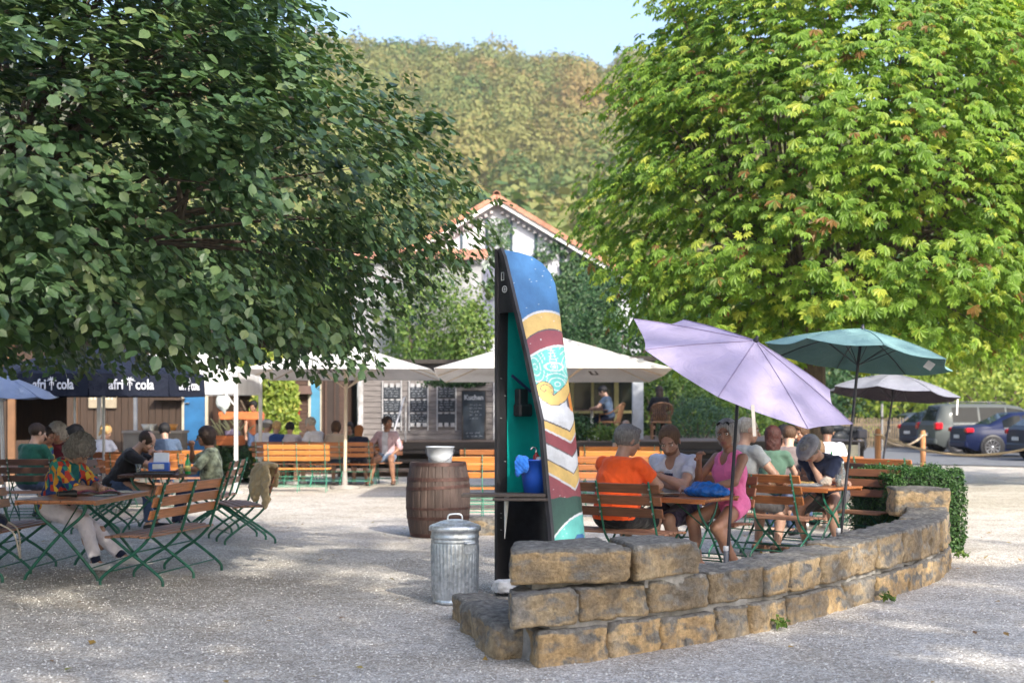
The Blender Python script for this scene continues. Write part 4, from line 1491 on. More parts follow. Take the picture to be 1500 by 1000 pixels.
def person(loc, face, label, group=None, s=1.0, hip=.60, lean=12, side=0, twist=0, head=(10, 0, 0), hl=(-.12, .40, .70), hr=(.12, .40, .70),
           fl=None, fr=None, skin_c=LIGHT, hair='short', hm=None, shirt=None, sleeve=.55, pants=None, pant_len=1.0, shoes=None, glasses=None,
           bulk=1.0, fem=False, h=.013, hand_h=.006, curl=35, hat=None, necks=.0, beard=None, elL=(-1, -.35, -.5), elR=(1, -.35, -.5), kneeL=(0, .6, 1), kneeR=(0, .6, 1),
           legs=True, sock=None, handpose=None, vneck=False, shirt_m2=None, tank=False, extra=None, hs=1.1):
    """sitting figure: local +y is where the pelvis faces, z up, hands given relative to the hip centre height = table height etc.
    face: compass angle of +y as world direction (degrees, 0 = away from camera (+Y), 90 = to the left (-X))"""
    root = empty('person', loc, math.radians(face), label, 'person', group)
    sk = skin(skin_c)
    Ht = np.array([0, 0, hip])
    # spine frame
    Rt = R3('Z', twist) @ R3('X', -lean) @ R3('Y', side)
    up = Rt @ np.array([0, 0, 1.0]); rt = Rt @ np.array([1.0, 0, 0]); fw = Rt @ np.array([0, 1.0, 0])
    T = lambda x, y, z: Ht + (rt * x + fw * y + up * z) * s
    shw = (.165 if fem else .185)
    chest = T(0, .005, .33); neck = T(0, .0, .50); waist = T(0, .0, .14)
    SL, SR = T(-shw, 0, .43), T(shw, 0, .43)
    Rh = Rt @ R3('Z', head[1]) @ R3('X', -head[0]) @ R3('Y', head[2])
    hup = Rh @ np.array([0, 0, 1.0]); hf = Rh @ np.array([0, 1.0, 0]); hx = Rh @ np.array([1.0, 0, 0])
    hb = neck + (up * .5 + hup * .5) * .035 * s + hf * .01 * s
    sh = s * hs
    HC = hb + hup * .108 * sh + hf * .022 * sh
    Hd = lambda x, y, z: HC + (hx * x + hf * y + hup * z) * sh
    HL, HR = np.array(hl, float) + [0, 0, 0], np.array(hr, float)
    l1, l2 = .285 * s, .255 * s
    EL, HL = ik(SL, HL, l1, l2, elL)
    ER, HR = ik(SR, HR, l1, l2, elR)
    hipL, hipR = Ht + np.array([-.09, .02, -.02]) * s, Ht + np.array([.09, .02, -.02]) * s
    fl = (-.13, .50, .07) if fl is None else fl
    fr = (.13, .50, .07) if fr is None else fr
    t1, t2 = .42 * s, .42 * s
    KL, FL = ik(hipL, fl, t1, t2, kneeL)
    KR, FR = ik(hipR, fr, t1, t2, kneeR)
    pts = np.array([Ht, chest, neck, HC, SL, SR, EL, ER, HL, HR, KL, KR, FL, FR])
    pad = .22
    lo, hi_ = pts.min(0) - pad, pts.max(0) + pad
    k = bulk
    def torso(f, g=0.0, kk=.035):
        f.ell(Ht + np.array([0, 0, .0]), (np.array([.175, .125, .115]) * (1 + .25 * (k - 1)) + g) * s, Rt, kk)
        f.ell(T(0, .015 + .03 * (k - 1), .13), (np.array([.140 * k, .105 * k ** 1.5, .14]) + g) * s, Rt, kk)
        f.ell(T(0, .005, .29), (np.array([.162 * k ** .6, .112 * k ** .6, .175]) + g) * s, Rt, kk)
        f.ell(T(0, -.005, .43), (np.array([shw * .90, .082 * k ** .5, .055]) + g) * s, Rt, .05)
        if fem:
            for q in (-1, 1):
                f.ell(T(q * .065, .072, .29), (np.array([.058, .050, .058]) + g) * s, Rt, .045)
    # ---- body (skin)
    f = Field(lo, hi_, h)
    torso(f)
    f.cone(T(0, -.01, .44), hb + hup * .03 * s, .060 * s * k ** .3, .052 * s, .03)
    for S_, E_, H_ in ((SL, EL, HL), (SR, ER, HR)):
        ar = .86 if fem else 1.0
        f.cone(S_, E_, .056 * s * ar * k ** .4, .041 * s * ar, .03)
        f.cone(E_, H_, .042 * s * ar, .027 * s * ar, .015)
        f.cone(E_ + (H_ - E_) * .15, E_ + (H_ - E_) * .45, .043 * s * ar, .036 * s * ar, .02)
    if legs:
        for h_, K_, F_ in ((hipL, KL, FL), (hipR, KR, FR)):
            f.cone(h_, K_, .088 * s * k ** .3, .056 * s, .03)
            f.cone(K_, F_, .055 * s, .036 * s, .015)
            cf = K_ + (F_ - K_) * .33 - np.array([0, .018, 0])
            f.ell(cf, (.05 * s, .052 * s, .12 * s), None, .03)
            d = nrm_(np.array([F_[0] * .5 - K_[0] * .35, .30, 0]))
            d[2] = -.10
            f.cone(F_ + d * -.03 * s, F_ + d * .12 * s - np.array([0, 0, .022]), .038 * s, .030 * s, .02)
    V, Q = f.surf()
    Vs, Qs, Ms = [V], [Q], [np.zeros(len(Q), int)]
    def app(V2, Q2, m):
        o = sum(len(v) for v in Vs)
        Vs.append(V2); Qs.append(Q2 + o); Ms.append(np.full(len(Q2), m))
    # ---- head
    hh = min(h * .55, .0075)
    f = Field(HC - 0.19 * sh, HC + 0.19 * sh, hh)
    f.ell(Hd(0, -.018, .028), np.array([.076, .094, .086]) * sh, Rh, 0)
    f.ell(Hd(0, .022, -.040), np.array([.056, .068, .066]) * sh, Rh, .03)
    f.ell(Hd(0, .060, -.088), np.array([.026, .020, .018]) * sh, Rh, .025)
    f.cone(Hd(0, -.02, -.05), hb - hup * .03, .050 * sh, .050 * sh, .03)
    for q in (-1, 1):
        f.ell(Hd(q * .040, .055, -.022), np.array([.022, .020, .018]) * sh, Rh, .02)
        f.ell(Hd(q * .031, .094, .012), np.array([.016, .012, .010]) * sh, Rh, .012, 'sub')
        f.ell(Hd(q * .030, .074, .024), np.array([.024, .013, .007]) * sh, Rh, .012)
        f.ell(Hd(q * .078, -.012, -.006), np.array([.009, .020, .032]) * sh, Rh @ R3('Z', -q * 22), .006)
    f.cone(Hd(0, .082, .012), Hd(0, .108, -.026), .009 * sh, .0135 * sh, .008)
    f.ell(Hd(0, .080, -.058), np.array([.024, .012, .007]) * sh, Rh, .006)
    f.ell(Hd(0, .077, -.070), np.array([.020, .012, .007]) * sh, Rh, .006)
    V, Q = f.surf()
    cen = V[Q].mean(1) - HC
    lx, ly, lz = cen @ hx / sh, cen @ hf / sh, cen @ hup / sh
    mi = np.zeros(len(Q), int)
    mi[(np.abs(lx) < .024) & (ly > .076) & (lz > -.077) & (lz < -.052)] = 1
    mi[(np.abs(np.abs(lx) - .031) < .019) & (ly > .055) & (np.abs(lz - .028) < .0035)] = 2
    o = sum(len(v) for v in Vs)
    Vs.append(V); Qs.append(Q + o); Ms.append(mi)
    # eyes
    for q in (-1, 1):
        for r_, off, m_ in ((.0125, 0, 3), (.0062, .0085, 4)):
            mb = MB(); mb.sphere(Hd(q * .031, .070 + off, .010), r_ * sh, 0, 10, 6)
            app(np.array(mb.v), np.array([fc if len(fc) == 4 else fc + [fc[-1]] for fc in mb.f]), m_)
    # ---- hands
    def hand(E_, H_, q, curl, hp):
        d = nrm_(H_ - E_)
        n = np.array(hp[0] if hp else (0, 0, -1), float)      # palm normal
        n = nrm_(n - d * (n @ d) * .9)
        d = nrm_(d - n * (d @ n)) if hp and len(hp) > 2 else d
        n = nrm_(n - d * (n @ d))
        w = np.cross(d, n) * q                  # towards the thumb side
        f = Field(H_ - .20 * s, H_ + .20 * s, hand_h)
        f.cone(H_ - d * .03, H_ + d * .02 * s, .025 * s, .026 * s, .0)
        Rm = np.stack([w, d, n], 1)
        f.ell(H_ + d * .055 * s, np.array([.041, .050, .0165]) * s, Rm, .012)
        for i, (wx, ln) in enumerate(((.031, .070), (.0105, .080), (-.0105, .074), (-.030, .058))):
            p = H_ + d * (.088 - .004 * i) * s + w * wx * s
            c = math.radians(curl * (.75 + .18 * i))
            dd = d.copy()
            rr = .0095
            for j, fr_ in enumerate((.42, .32, .26)):
                cc = c * (.5, 1.1, .8)[j]
                dd = nrm_(dd * math.cos(cc) + n * math.sin(cc) - (d * 0))
                e = p + dd * ln * fr_ * s
                f.cone(p, e, rr * s, (rr - .0012) * s, .003)
                p = e; rr -= .0012
        p = H_ + d * .02 * s + w * .030 * s
        t_ = nrm_(d * .75 + w * .75 + n * .25)
        e = p + t_ * .042 * s
        f.cone(p, e, .014 * s, .0115 * s, .006)
        t_ = nrm_(d * .9 + w * .25 + n * .4)
        f.cone(e, e + t_ * .034 * s, .011 * s, .0085 * s, .003)
        return f.surf()
    hp = handpose or {}
    for q, E_, H_, nm in ((1, EL, HL, 'L'), (-1, ER, HR, 'R')):
        V, Q = hand(E_, H_, q, curl, hp.get(nm))
        app(V, Q, 0)
    V = np.concatenate(Vs); Q = np.concatenate(Qs); mi = np.concatenate(Ms)
    link('body', mesh_np('body', V, Q, [sk, M_LIP, M_BROW, M_EYEW, M_EYED], mi, smooth=True), root)
    # ---- shirt
    if shirt is not None:
        f = Field(lo, hi_, h)
        torso(f, .019)
        f.plane(Ht + np.array([0, 0, -.03]) - np.array([0, .0, .02]), (0, -.0, -1))
        sr = 1.05 if not fem else .95
        if not tank:
            for S_, E_ in ((SL, EL), (SR, ER)):
                L_ = E_ - S_
                if sleeve <= 1:
                    e = S_ + L_ * sleeve
                    f.cone(S_ - nrm_(L_) * .0, S_ + L_ * (sleeve + .15), .064 * s * sr * k ** .3, .060 * s * sr * k ** .2, .035, cut=(e, nrm_(L_)))
                else:
                    f.cone(S_, E_, .070 * s * sr, .052 * s * sr, .03)
            if sleeve > 1:
                for E_, H_ in ((EL, HL), (ER, HR)):
                    e = E_ + (H_ - E_) * (sleeve - 1)
                    f.cone(E_, H_, .054 * s * sr, .040 * s * sr, .02, cut=(e, nrm_(H_ - E_)))
        else:
            for q in (-1, 1):
                f.ell(T(q * (shw + .045), 0, .44), np.array([.085, .13, .115]) * s, Rt, 0, 'sub')
        f.wob(.0045, 34, loc[0] * 7 + loc[1]).wob(.003, 62, loc[0] * 3)
        if vneck or tank:
            f.ell(T(0, .10, .47), np.array([.055, .09, .10 if tank else .085]) * s, Rt, 0, 'sub')
        f.ell(T(0, .012, .505), np.array([.068, .074, .052]) * s, Rt, 0, 'sub')
        V, Q = f.surf()
        mi2 = None
        ms = [shirt]
        if shirt_m2 is not None:
            cen = V[Q].mean(1) - Ht
            mi2 = ((cen @ rt) > -.045 * s) & ((cen @ rt) < .075 * s) & ((cen @ fw) > 0) 
            mi2 = mi2.astype(int); ms.append(shirt_m2)
        link('shirt', mesh_np('shirt', V, Q, ms, mi2, smooth=True), root)
    # ---- trousers / shorts
    if pants is not None:
        f = Field(lo, hi_, h)
        f.ell(Ht, (np.array([.178, .128, .115]) * (1 + .25 * (k - 1)) + .008) * s, Rt, .03)
        for h_, K_, F_ in ((hipL, KL, FL), (hipR, KR, FR)):
            if pant_len <= 1:
                e = h_ + (K_ - h_) * pant_len
                f.cone(h_, h_ + (K_ - h_) * (pant_len + .1), .104 * s * k ** .3, (.078 + .018 * (1 - pant_len)) * s, .03, cut=(e, nrm_(K_ - h_)))
            else:
                f.cone(h_, K_, .104 * s * k ** .3, .074 * s, .03)
                e = K_ + (F_ - K_) * (pant_len - 1)
                f.cone(K_, F_, .073 * s, .058 * s, .02, cut=(e, nrm_(F_ - K_)))
        f.plane(T(0, 0, .10), up)
        f.wob(.004, 30, loc[0] * 5).wob(.003, 55, loc[1])
        V, Q = f.surf()
        link('trousers', mesh_np('trousers', V, Q, [pants], smooth=True), root)
    # ---- shoes
    if shoes is not None and legs:
        for K_, F_ in ((KL, FL), (KR, FR)):
            d = nrm_(np.array([F_[0] * .5 - K_[0] * .35, .30, 0]))
            g = F_ + np.array([0, 0, -.02])
            f = Field(F_ - .24, F_ + .24, min(h, .011))
            z0 = F_[2] - .068
            f.cone(F_ - d * .035 * s + [0, 0, -.025], F_ + d * .15 * s + [0, 0, -.035], .043 * s, .040 * s, 0)
            f.cone(F_ + [0, 0, -.02], F_ + [0, 0, .015], .047 * s, .042 * s, .02, cut=(F_ + [0, 0, .012], (0, 0, 1)))
            f.ell(F_ + d * .14 * s + [0, 0, -.04], (.048 * s, .055 * s, .032 * s), None, .02)
            f.plane((0, 0, z0), (0, 0, -1))
            V, Q = f.surf()
            cz = V[Q].mean(1)[:, 2]
            ms = shoes if isinstance(shoes, (list, tuple)) else [shoes, shoes]
            link('shoe', mesh_np('shoe', V, Q, ms, (cz < z0 + .022).astype(int), smooth=True), root)
            if sock is not None:
                mb = MB(); mb.tube([F_ + [0, 0, .0], F_ + (K_ - F_) * .16], .046 * s, 12); mb.build('sock', sock, root)
    # ---- hair
    hm = hm or BROWN
    if hair != 'none':
        hh2 = min(h * .62, .009)
        f = Field(HC - .30 * sh, HC + .24 * sh, hh2)
        if hair in ('short', 'crop', 'bald'):
            g = {'short': .014, 'crop': .007, 'bald': .004}[hair]
            f.ell(Hd(0, -.020, .032), (np.array([.078, .096, .088]) + g) * sh, Rh, 0)
            f.plane(Hd(0, -.01, -.055), -hup)
            # hairline: take away the face
            f.ell(Hd(0, .122, -.006), np.array([.094, .088 if hair != 'short' else .080, .112]) * sh, Rh @ R3('X', 12), 0, 'sub')
            if hair == 'bald':
                f.ell(Hd(0, .03, .10), np.array([.060, .10, .07]) * sh, Rh, 0, 'sub')
            if hair == 'short':
                f.ell(Hd(0, .045, .098), np.array([.055, .045, .024]) * sh, Rh, .02)
            f.wob(.003, 90, 1)
        elif hair in ('long', 'bob', 'pony', 'bun'):
            f.ell(Hd(0, -.022, .034), np.array([.093, .108, .100]) * sh, Rh, 0)
            if hair == 'long':
                f.ell(Hd(0, -.055, -.08), np.array([.088, .065, .15]) * sh, Rh, .04)
            elif hair == 'bob':
                f.ell(Hd(0, -.035, -.03), np.array([.094, .085, .10]) * sh, Rh, .04)
            elif hair == 'pony':
                f.cone(Hd(0, -.115, .03), Hd(0, -.155, -.11), .032 * sh, .018 * sh, .02)
            else:
                f.ell(Hd(0, -.10, .075), np.array([.045, .045, .042]) * sh, Rh, .015)
            f.ell(Hd(0, .128, -.022), np.array([.072 if hair in ('long', 'bob') else .1, .092, .108]) * sh, Rh @ R3('X', 10), 0, 'sub')
            if hair in ('pony', 'bun'):
                f.plane(Hd(0, -.02, -.13), -hup)
                f.ell(Hd(0, .02, -.12), np.array([.12, .11, .09]) * sh, Rh, 0, 'sub')
            f.wob(.004, 75, 2)
        elif hair == 'curly':
            f.ell(Hd(0, -.035, .030), np.array([.122, .128, .115]) * sh, Rh, 0)
            f.ell(Hd(0, -.05, -.05), np.array([.125, .09, .085]) * sh, Rh, .03)
            f.ell(Hd(0, .135, -.045), np.array([.078, .10, .105]) * sh, Rh, 0, 'sub')
            f.wob(.011, 95, 4)
            f.wob(.006, 170, 9)
        V, Q = f.surf()
        if len(Q):
            lv = (V - HC) @ hx, (V - HC) @ hf, (V - HC) @ hup
            az = np.arctan2(lv[0], lv[1] + .03)
            V = V + unit(V - HC) * (.0028 * np.sin(az * 34 + np.sin(lv[2] * 60) * 1.5 + lv[2] * 40))[:, None]
            link('hair', mesh_np('hair', V, Q, [hm], smooth=True), root)
    if beard is not None:
        f = Field(HC - .16 * sh, HC + .16 * sh, .008)
        f.ell(Hd(0, .025, -.058), np.array([.061, .070, .052]) * sh, Rh, 0)
        f.plane(Hd(0, 0, -.05), hup)
        f.plane(Hd(0, .015, 0), -hf)
        V, Q = f.surf()
        link('beard', mesh_np('beard', V, Q, [beard], smooth=True), root)
    M4 = Matrix([list(hx) + [0], list(hf) + [0], list(hup) + [0], [0, 0, 0, 1]]).transposed()
    M4 = Matrix.Translation(Vector(HC)) @ M4 @ Matrix.Scale(sh, 4)
    if glasses:
        mb = MB(); mb.M = M4
        zz, yy = (.010, .093) if glasses != 'up' else (.092, .062)
        dark = glasses in ('sun', 'up')
        for q in (-1, 1):
            ring = [(q * .033 + .024 * math.cos(a), yy + (0 if glasses != 'up' else -.012 * abs(math.sin(a))), zz + .018 * math.sin(a)) for a in [2 * PI * i / 16 for i in range(17)]]
            mb.tube(ring, .0022 if not dark else .003, 5, caps=False)
            if dark:
                mb.add(ring[:-1], [tuple(range(16))], 1)
            mb.tube([(q * .056, yy, zz + .004), (q * .082, yy - .05, zz + .004), (q * .084, yy - .10, zz - .004)], .002, 4)
        mb.tube([(-.010, yy, zz + .004), (.010, yy, zz + .004)], .002, 4)
        mb.build('glasses', [M_BLK, M_GLS], root)
    if hat:
        kind, hmm = hat
        f = Field(HC - .22 * sh, HC + .24 * sh, .010)
        f.ell(Hd(0, -.018, .045), np.array([.094, .112, .088 if kind != 'cap' else .082]) * sh, Rh, 0, cut=(Hd(0, 0, .030), -hup))
        if kind == 'cap':
            f.ell(Hd(0, .10, .040), np.array([.062, .085, .010]) * sh, Rh @ R3('X', -8), .015)
        elif kind == 'flat':
            f.ell(Hd(0, .02, .062), np.array([.108, .135, .052]) * sh, Rh @ R3('X', -14), .01, cut=(Hd(0, 0, .022), -hup))
            f.ell(Hd(0, .115, .035), np.array([.062, .04, .010]) * sh, Rh @ R3('X', -18), .015)
        else:
            f.ell(Hd(0, -.01, .040), np.array([.155, .175, .012]) * sh, Rh, .015)
        V, Q = f.surf()
        link('hat', mesh_np('hat', V, Q, [hmm], smooth=True), root)
    J = dict(T=T, Hd=Hd, HL=HL, HR=HR, EL=EL, ER=ER, KL=KL, KR=KR, FL=FL, FR=FR, rt=rt, fw=fw, up=up, hx=hx, hf=hf, hup=hup, M4=M4, s=s)
    if extra:
        extra(root, J)
    return root
CL = lambda n, c, v=.1: cloth(n, c, v)
ra = math.radians
def on(c, rz, x, y):
    """point in the frame of a table or bench"""
    a = math.radians(rz)
    return (c[0] + x * math.cos(a) - y * math.sin(a), c[1] + x * math.sin(a) + y * math.cos(a), 0)
C_NAVY, C_BLACK, C_WHITE = CL('navy_cotton', (.012, .018, .045)), CL('black_cotton', (.013, .013, .016)), CL('white_cotton', (.60, .62, .72))
C_JEAN, C_KHAKI, C_GREYP = CL('denim', (.05, .08, .16), .25), CL('khaki', (.28, .22, .14)), CL('grey_shorts', (.11, .11, .12))
SH_W = [mat('white_leather', (.6, .6, .6), .5), mat('rubber_sole', (.62, .62, .62), .6)]
SH_D = [mat('dark_leather', (.02, .02, .022), .45), mat('dark_sole', (.03, .03, .03), .7)]
SH_B = [mat('brown_leather', (.10, .05, .03), .5), mat('dark_sole', (.03, .03, .03), .7)]

def thing(name, label, cat, loc, rz=0, group=None):
    return empty(name, loc, rz, label, cat, group)
def glassware(loc, label, kind='glass', rz=0, group='things on the tables', c=None):
    if kind == 'glass':
        r = thing('drinking_glass', label, 'glass', loc, rz, group)
        g = glass_mat()
        mb = MB(); mb.lathe([(0, 0), (.028, 0), (.036, .13), (.034, .13), (.027, .006), (0, .006)], 18); mb.build('body', g, r)
        mb = MB(); mb.lathe([(0, .007), (.0265, .007), (.032, .085), (0, .085)], 16); mb.build('drink', mat('drink_' + str(int((c or (.3, .1, .02))[0] * 100)), c or (.3, .1, .02), .1), r)
    else:
        r = thing('glass_bottle', label, 'bottle', loc, rz, group)
        g = mat('green_bottle_glass', (.01, .16, .04), .08, spec=.8) if kind == 'green' else glass_mat()
        mb = MB(); mb.lathe([(0, 0), (.036, 0), (.038, .01), (.038, .13), (.034, .155), (.016, .20), (.0135, .25), (.015, .252), (.015, .262), (0, .262)], 20); mb.build('body', g, r)
        if kind == 'green':
            mb = MB(); mb.lathe([(.0386, .04), (.0388, .04), (.0388, .11), (.0386, .11)], 20); mb.build('paper_label', mat('bottle_label', (.45, .42, .12), .6), r)
        else:
            mb = MB(); mb.lathe([(.0165, .25), (.0165, .272), (0, .274)], 14); mb.build('cap', mat('cap_grey', (.4, .42, .45), .3, .8), r)
    return r
def glass_mat():
    if 'clear_glass' in MATS: return MATS['clear_glass']
    m, nt, b, out = nt_new('clear_glass')
    b.inputs['Base Color'].default_value = (.85, .92, .92, 1)
    b.inputs['Roughness'].default_value = .03
    b.inputs['Transmission Weight'].default_value = .85
    b.inputs['IOR'].default_value = 1.3
    MATS['clear_glass'] = m
    return m
def plate(loc, label, food=(.35, .22, .08), group='things on the tables', r=.12):
    o = thing('plate', label, 'plate', loc, 0, group)
    mb = MB(); mb.lathe([(0, .004), (r * .6, .004), (r, .018), (r, .023), (r * .6, .010), (0, .010)], 24); mb.build('dish', mat('porcelain', (.62, .62, .62), .25), o)
    f = Field((-r, -r, 0), (r, r, .08), .009)
    for _ in range(7):
        f.ell((random.uniform(-.5, .5) * r, random.uniform(-.5, .5) * r, .02), (.03, .02, .018), None, .006)
    f.wob(.003, 120)
    V, Q = f.surf()
    link('food', mesh_np('food', V, Q, [mat('food_%d' % int(food[0] * 100 + food[1] * 10), food, .5, var=.5, vs=40)], smooth=True), o)
    return o

# ================================================================ right-hand tables, inside the stone wall
T1, A1 = (1.47, 13.86), -35.6
G1, G2 = 'benches and tables inside the stone wall', 'guests inside the stone wall'
table(1.3, .7, (*T1, 0), ra(A1), 'orange-brown slatted table between the man in orange and the woman in pink', G1)
bench(1.3, (*on(T1, A1, -.17, -.62)[:2], 0), ra(A1), 'brown bench whose back the man in orange leans on', G1, slat=M_SLB)
bench(1.4, (*on(T1, A1, -.15, .66)[:2], 0), ra(A1 + 180), 'bench under the man in the white printed shirt and the woman in pink', G1, slat=M_SLB)
C_OR = CL('orange_jersey', (.92, .115, .022), .05)
p = on(T1, A1, -.20, -.58)
person(p, A1, 'heavy grey-haired man in a bright orange shirt seen from behind, forearms on the table', G2, s=1.10, bulk=1.42, lean=12, twist=-6, head=(6, -22, 0),
       hl=(-.02, .55, .86), hr=(.14, .52, .86), skin_c=LIGHT, hair='short', hm=GREY, shirt=C_OR, sleeve=.62, pants=C_BLACK, pant_len=.92, shoes=SH_D, h=.011, fl=(-.15, .42, .08), fr=(.2, .34, .08), curl=80,
       handpose={'L': ((1, 0, 0),), 'R': ((-1, 0, 0),)})
def tee_print(root, J):
    T = J['T']
    M4 = frame(T(-.01, .150, .325), -Vector(J['rt']), J['up'])
    for t, sz, yo in (('COLU', .05, .03), ('19 18', .022, -.012)):
        text_obj('lettering', t, sz, C_NAVYP, root, M4 @ Matrix.Translation((-.02, yo, .012)), bold=.001, extr=.014)
C_NAVYP = mat('navy_print', (.03, .04, .10), .7)
p = on(T1, A1, -.10, .54)
person(p, A1 + 180, 'man in a white printed T-shirt looking down at the table, elbows on it', G2, s=1.13, bulk=1.15, lean=15, head=(17, 14, 0), hl=(.02, .46, .95), hr=(-.24, .40, .82), hair='crop', hm=SANDY,
       shirt=C_WHITE, sleeve=.6, vneck=True, pants=CL('patterned_shorts', (.06, .05, .10), .8), pant_len=.95, shoes=SH_W, skin_c=LIGHT, beard=mat('stubble', (.22, .11, .065), .7), h=.011, curl=75, extra=tee_print,
       fl=(-.14, .30, .08), fr=(.14, .30, .08))
C_PINK = CL('pink_jersey', (.82, .19, .42), .06)
p = on(T1, A1, .47, .55)
person(p, 122, 'tanned woman in pink sleeveless top, sunglasses on her head, hand raised to her chin', G2, s=1.06, hip=.66, fem=True, lean=4, twist=6, head=(2, 22, 3),
       hr=(.06, .37, 1.10), hl=(-.12, .42, .84), elR=(.3, .6, -1), elL=(-1, -.2, -.8), hair='bob', hm=SILVER, skin_c=TAN, shirt=C_PINK, tank=True, pants=C_PINK, pant_len=.30, glasses='up', h=.010,
       fl=(-.26, .16, .08), fr=(-.02, .44, .08), kneeL=(0, .9, 1), kneeR=(.2, .6, 1), curl=70, bulk=.98, handpose={'R': ((-.6, .3, .5),)})
# things on this table
o = thing('bag', 'shiny blue bag lying on the table in front of the woman in pink', 'bag', (*on(T1, A1, .46, .04)[:2], .756), ra(-25))
f = Field((-.24, -.18, -.01), (.24, .18, .2), .008)
f.ell((0, 0, .05), (.23, .13, .062)).ell((-.09, .02, .09), (.07, .06, .05)).ell((.08, -.01, .07), (.09, .07, .055)).ell((.0, .0, .12), (.04, .03, .03)).wob(.012, 38).plane((0, 0, 0), (0, 0, -1))
V, Q = f.surf()
link('bag_body', mesh_np('bag_body', V, Q, [mat('blue_foil', (.006, .11, .42), .32, var=.5, vs=14, bump=1.0, bs=16)], smooth=True), o)
plate((*on(T1, A1, -.05, .08)[:2], .757), 'white plate with food by the printed shirt man', (.40, .25, .12))
o = thing('phone', 'dark phone on the table in front of the blue bag', 'phone', (*on(T1, A1, .18, -.16)[:2], .757), ra(-20)); mb = MB(); mb.box((0, 0, .005), (.15, .075, .009), bev=.002); mb.build('case', M_GLS, o)
mb = MB(); mb.box((0, 0, .0105), (.14, .066, .001)); mb.build('screen', mat('phone_glass', (.03, .035, .05), .05), o)
o = thing('napkin_stack', 'dark menu folder on the table by the grey shirt man', 'menu', (*on(T1, A1, .42, .30)[:2], .757), ra(-40)); mb = MB(); mb.box((0, 0, .006), (.30, .21, .011), bev=.002); mb.build('cover', mat('menu_black', (.02, .02, .022), .5), o)
mb = MB(); mb.box((0, 0, .014), (.27, .18, .004)); mb.build('page', mat('paper', (.62, .60, .55), .8), o)
o.name = 'menu_folder'

T2, A2 = (3.13, 15.67), -44.6
table(1.25, .7, (*T2, 0), ra(A2), 'table with white plates and clear bottle in front of the man in the flat cap', G1)
bench(1.25, (*on(T2, A2, .02, -.62)[:2], 0), ra(A2), 'red-brown bench behind the pole of the lilac umbrella', G1)
bench(1.3, (*on(T2, A2, .1, .66)[:2], 0), ra(A2 + 180), 'bench under the man in the flat cap', G1, slat=M_SLB)
p = on(T2, A2, -.36, -.58)
person(p, A2 - 8, 'balding man in a grey T-shirt and glasses sitting behind the woman in pink', G2, s=1.10, hip=.66, bulk=1.18, lean=8, head=(4, -28, 0), hl=(-.1, .46, .80), hr=(.22, .40, .80), hair='bald', hm=SILVER,
       shirt=CL('grey_tee', (.26, .28, .30)), pants=C_GREYP, pant_len=.95, shoes=SH_B, skin_c=LIGHT, glasses='clear', h=.013, fl=(-.10, .42, .08), fr=(.28, .30, .08))
p = on(T2, A2, .08, .60)
person(p, A2 + 184, 'man in navy T-shirt, grey flat cap and dark sunglasses bent low over his plate', G2, s=1.07, hip=.64, bulk=1.12, lean=36, head=(16, -12, 0), hl=(.05, .36, .97), hr=(-.30, .34, .80), hair='short', hm=GREY,
       shirt=C_NAVY, sleeve=.6, pants=C_GREYP, pant_len=.85, shoes=[mat('silver_shoe', (.42, .44, .48), .35, .5), mat('rubber_sole', (.62, .62, .62), .6)], skin_c=LIGHT, glasses='sun', hat=('flat', CL('flat_cap_grey', (.22, .22, .25), .3)), h=.011,
       fl=(-.24, .30, .08), fr=(.20, .22, .08), curl=70, handpose={'L': ((0, -.4, .6),)}, elL=(-1, -.2, -.6))
plate((*on(T2, A2, .06, .12)[:2], .757), 'plate of food in front of the man in the flat cap', (.45, .30, .10), r=.13)
o = thing('napkin', 'crumpled cream paper napkin beside the clear bottle', 'napkin', (*on(T2, A2, .30, .12)[:2], .757), .4)
f = Field((-.1, -.1, 0), (.1, .1, .14), .007); f.ell((0, 0, .03), (.075, .05, .05)).ell((.02, 0, .06), (.05, .03, .04)).wob(.009, 60).plane((0, 0, .0), (0, 0, -1)); V, Q = f.surf()
link('paper', mesh_np('paper', V, Q, [mat('cream_paper', (.62, .55, .46), .8)], smooth=True), o)
glassware((*on(T2, A2, .50, .14)[:2], .757), 'clear glass water bottle standing on the table of the man in the flat cap', 'clear')
glassware((*on(T2, A2, .52, .02)[:2], .757), 'clear tumbler next to the clear water bottle', 'glass', c=(.5, .52, .5))
o = thing('menu_folder', 'blue-grey menu folder at the near edge of the table with the clear bottle', 'menu', (*on(T2, A2, .20, -.12)[:2], .757), ra(-30)); mb = MB(); mb.box((0, 0, .008), (.32, .20, .014), bev=.003); mb.build('cover', mat('menu_blue', (.20, .24, .30), .5), o)
mb = MB(); mb.box((.01, .01, .018), (.27, .17, .005)); mb.build('page', mat('paper', (.62, .60, .55), .8), o)

T3, A3 = (gx(1178, 19.7), 19.7), -20
table(1.4, .7, (*T3, 0), ra(A3), 'table of the group at the back, under the teal umbrella', G1)
bench(1.4, (*on(T3, A3, 0, -.62)[:2], 0), ra(A3), 'bench behind the man in the flat cap, seen from the rear', G1)
bench(1.4, (*on(T3, A3, 0, .64)[:2], 0), ra(A3 + 180), 'farthest bench inside the wall, under the man in white', G1)
bench(1.0, (4.62, 18.0, 0), ra(-62), 'dark brown bench with zinc bolts left of the hedge', G1, slat=M_SLD)
bench(1.0, (5.25, 19.6, 0), ra(-50), 'red-brown bench just behind the dark one left of the hedge', G1)
table(1.0, .7, (4.95, 20.9, 0), ra(-50), 'empty orange-brown table left of the hedge', G1)
def guest(px, Y, face, label, hy=None, **k):
    return person((gx(px, Y), Y, 0), face, label, k.pop('group', G2), **dict(dict(h=.016, hand_h=.008), **k))
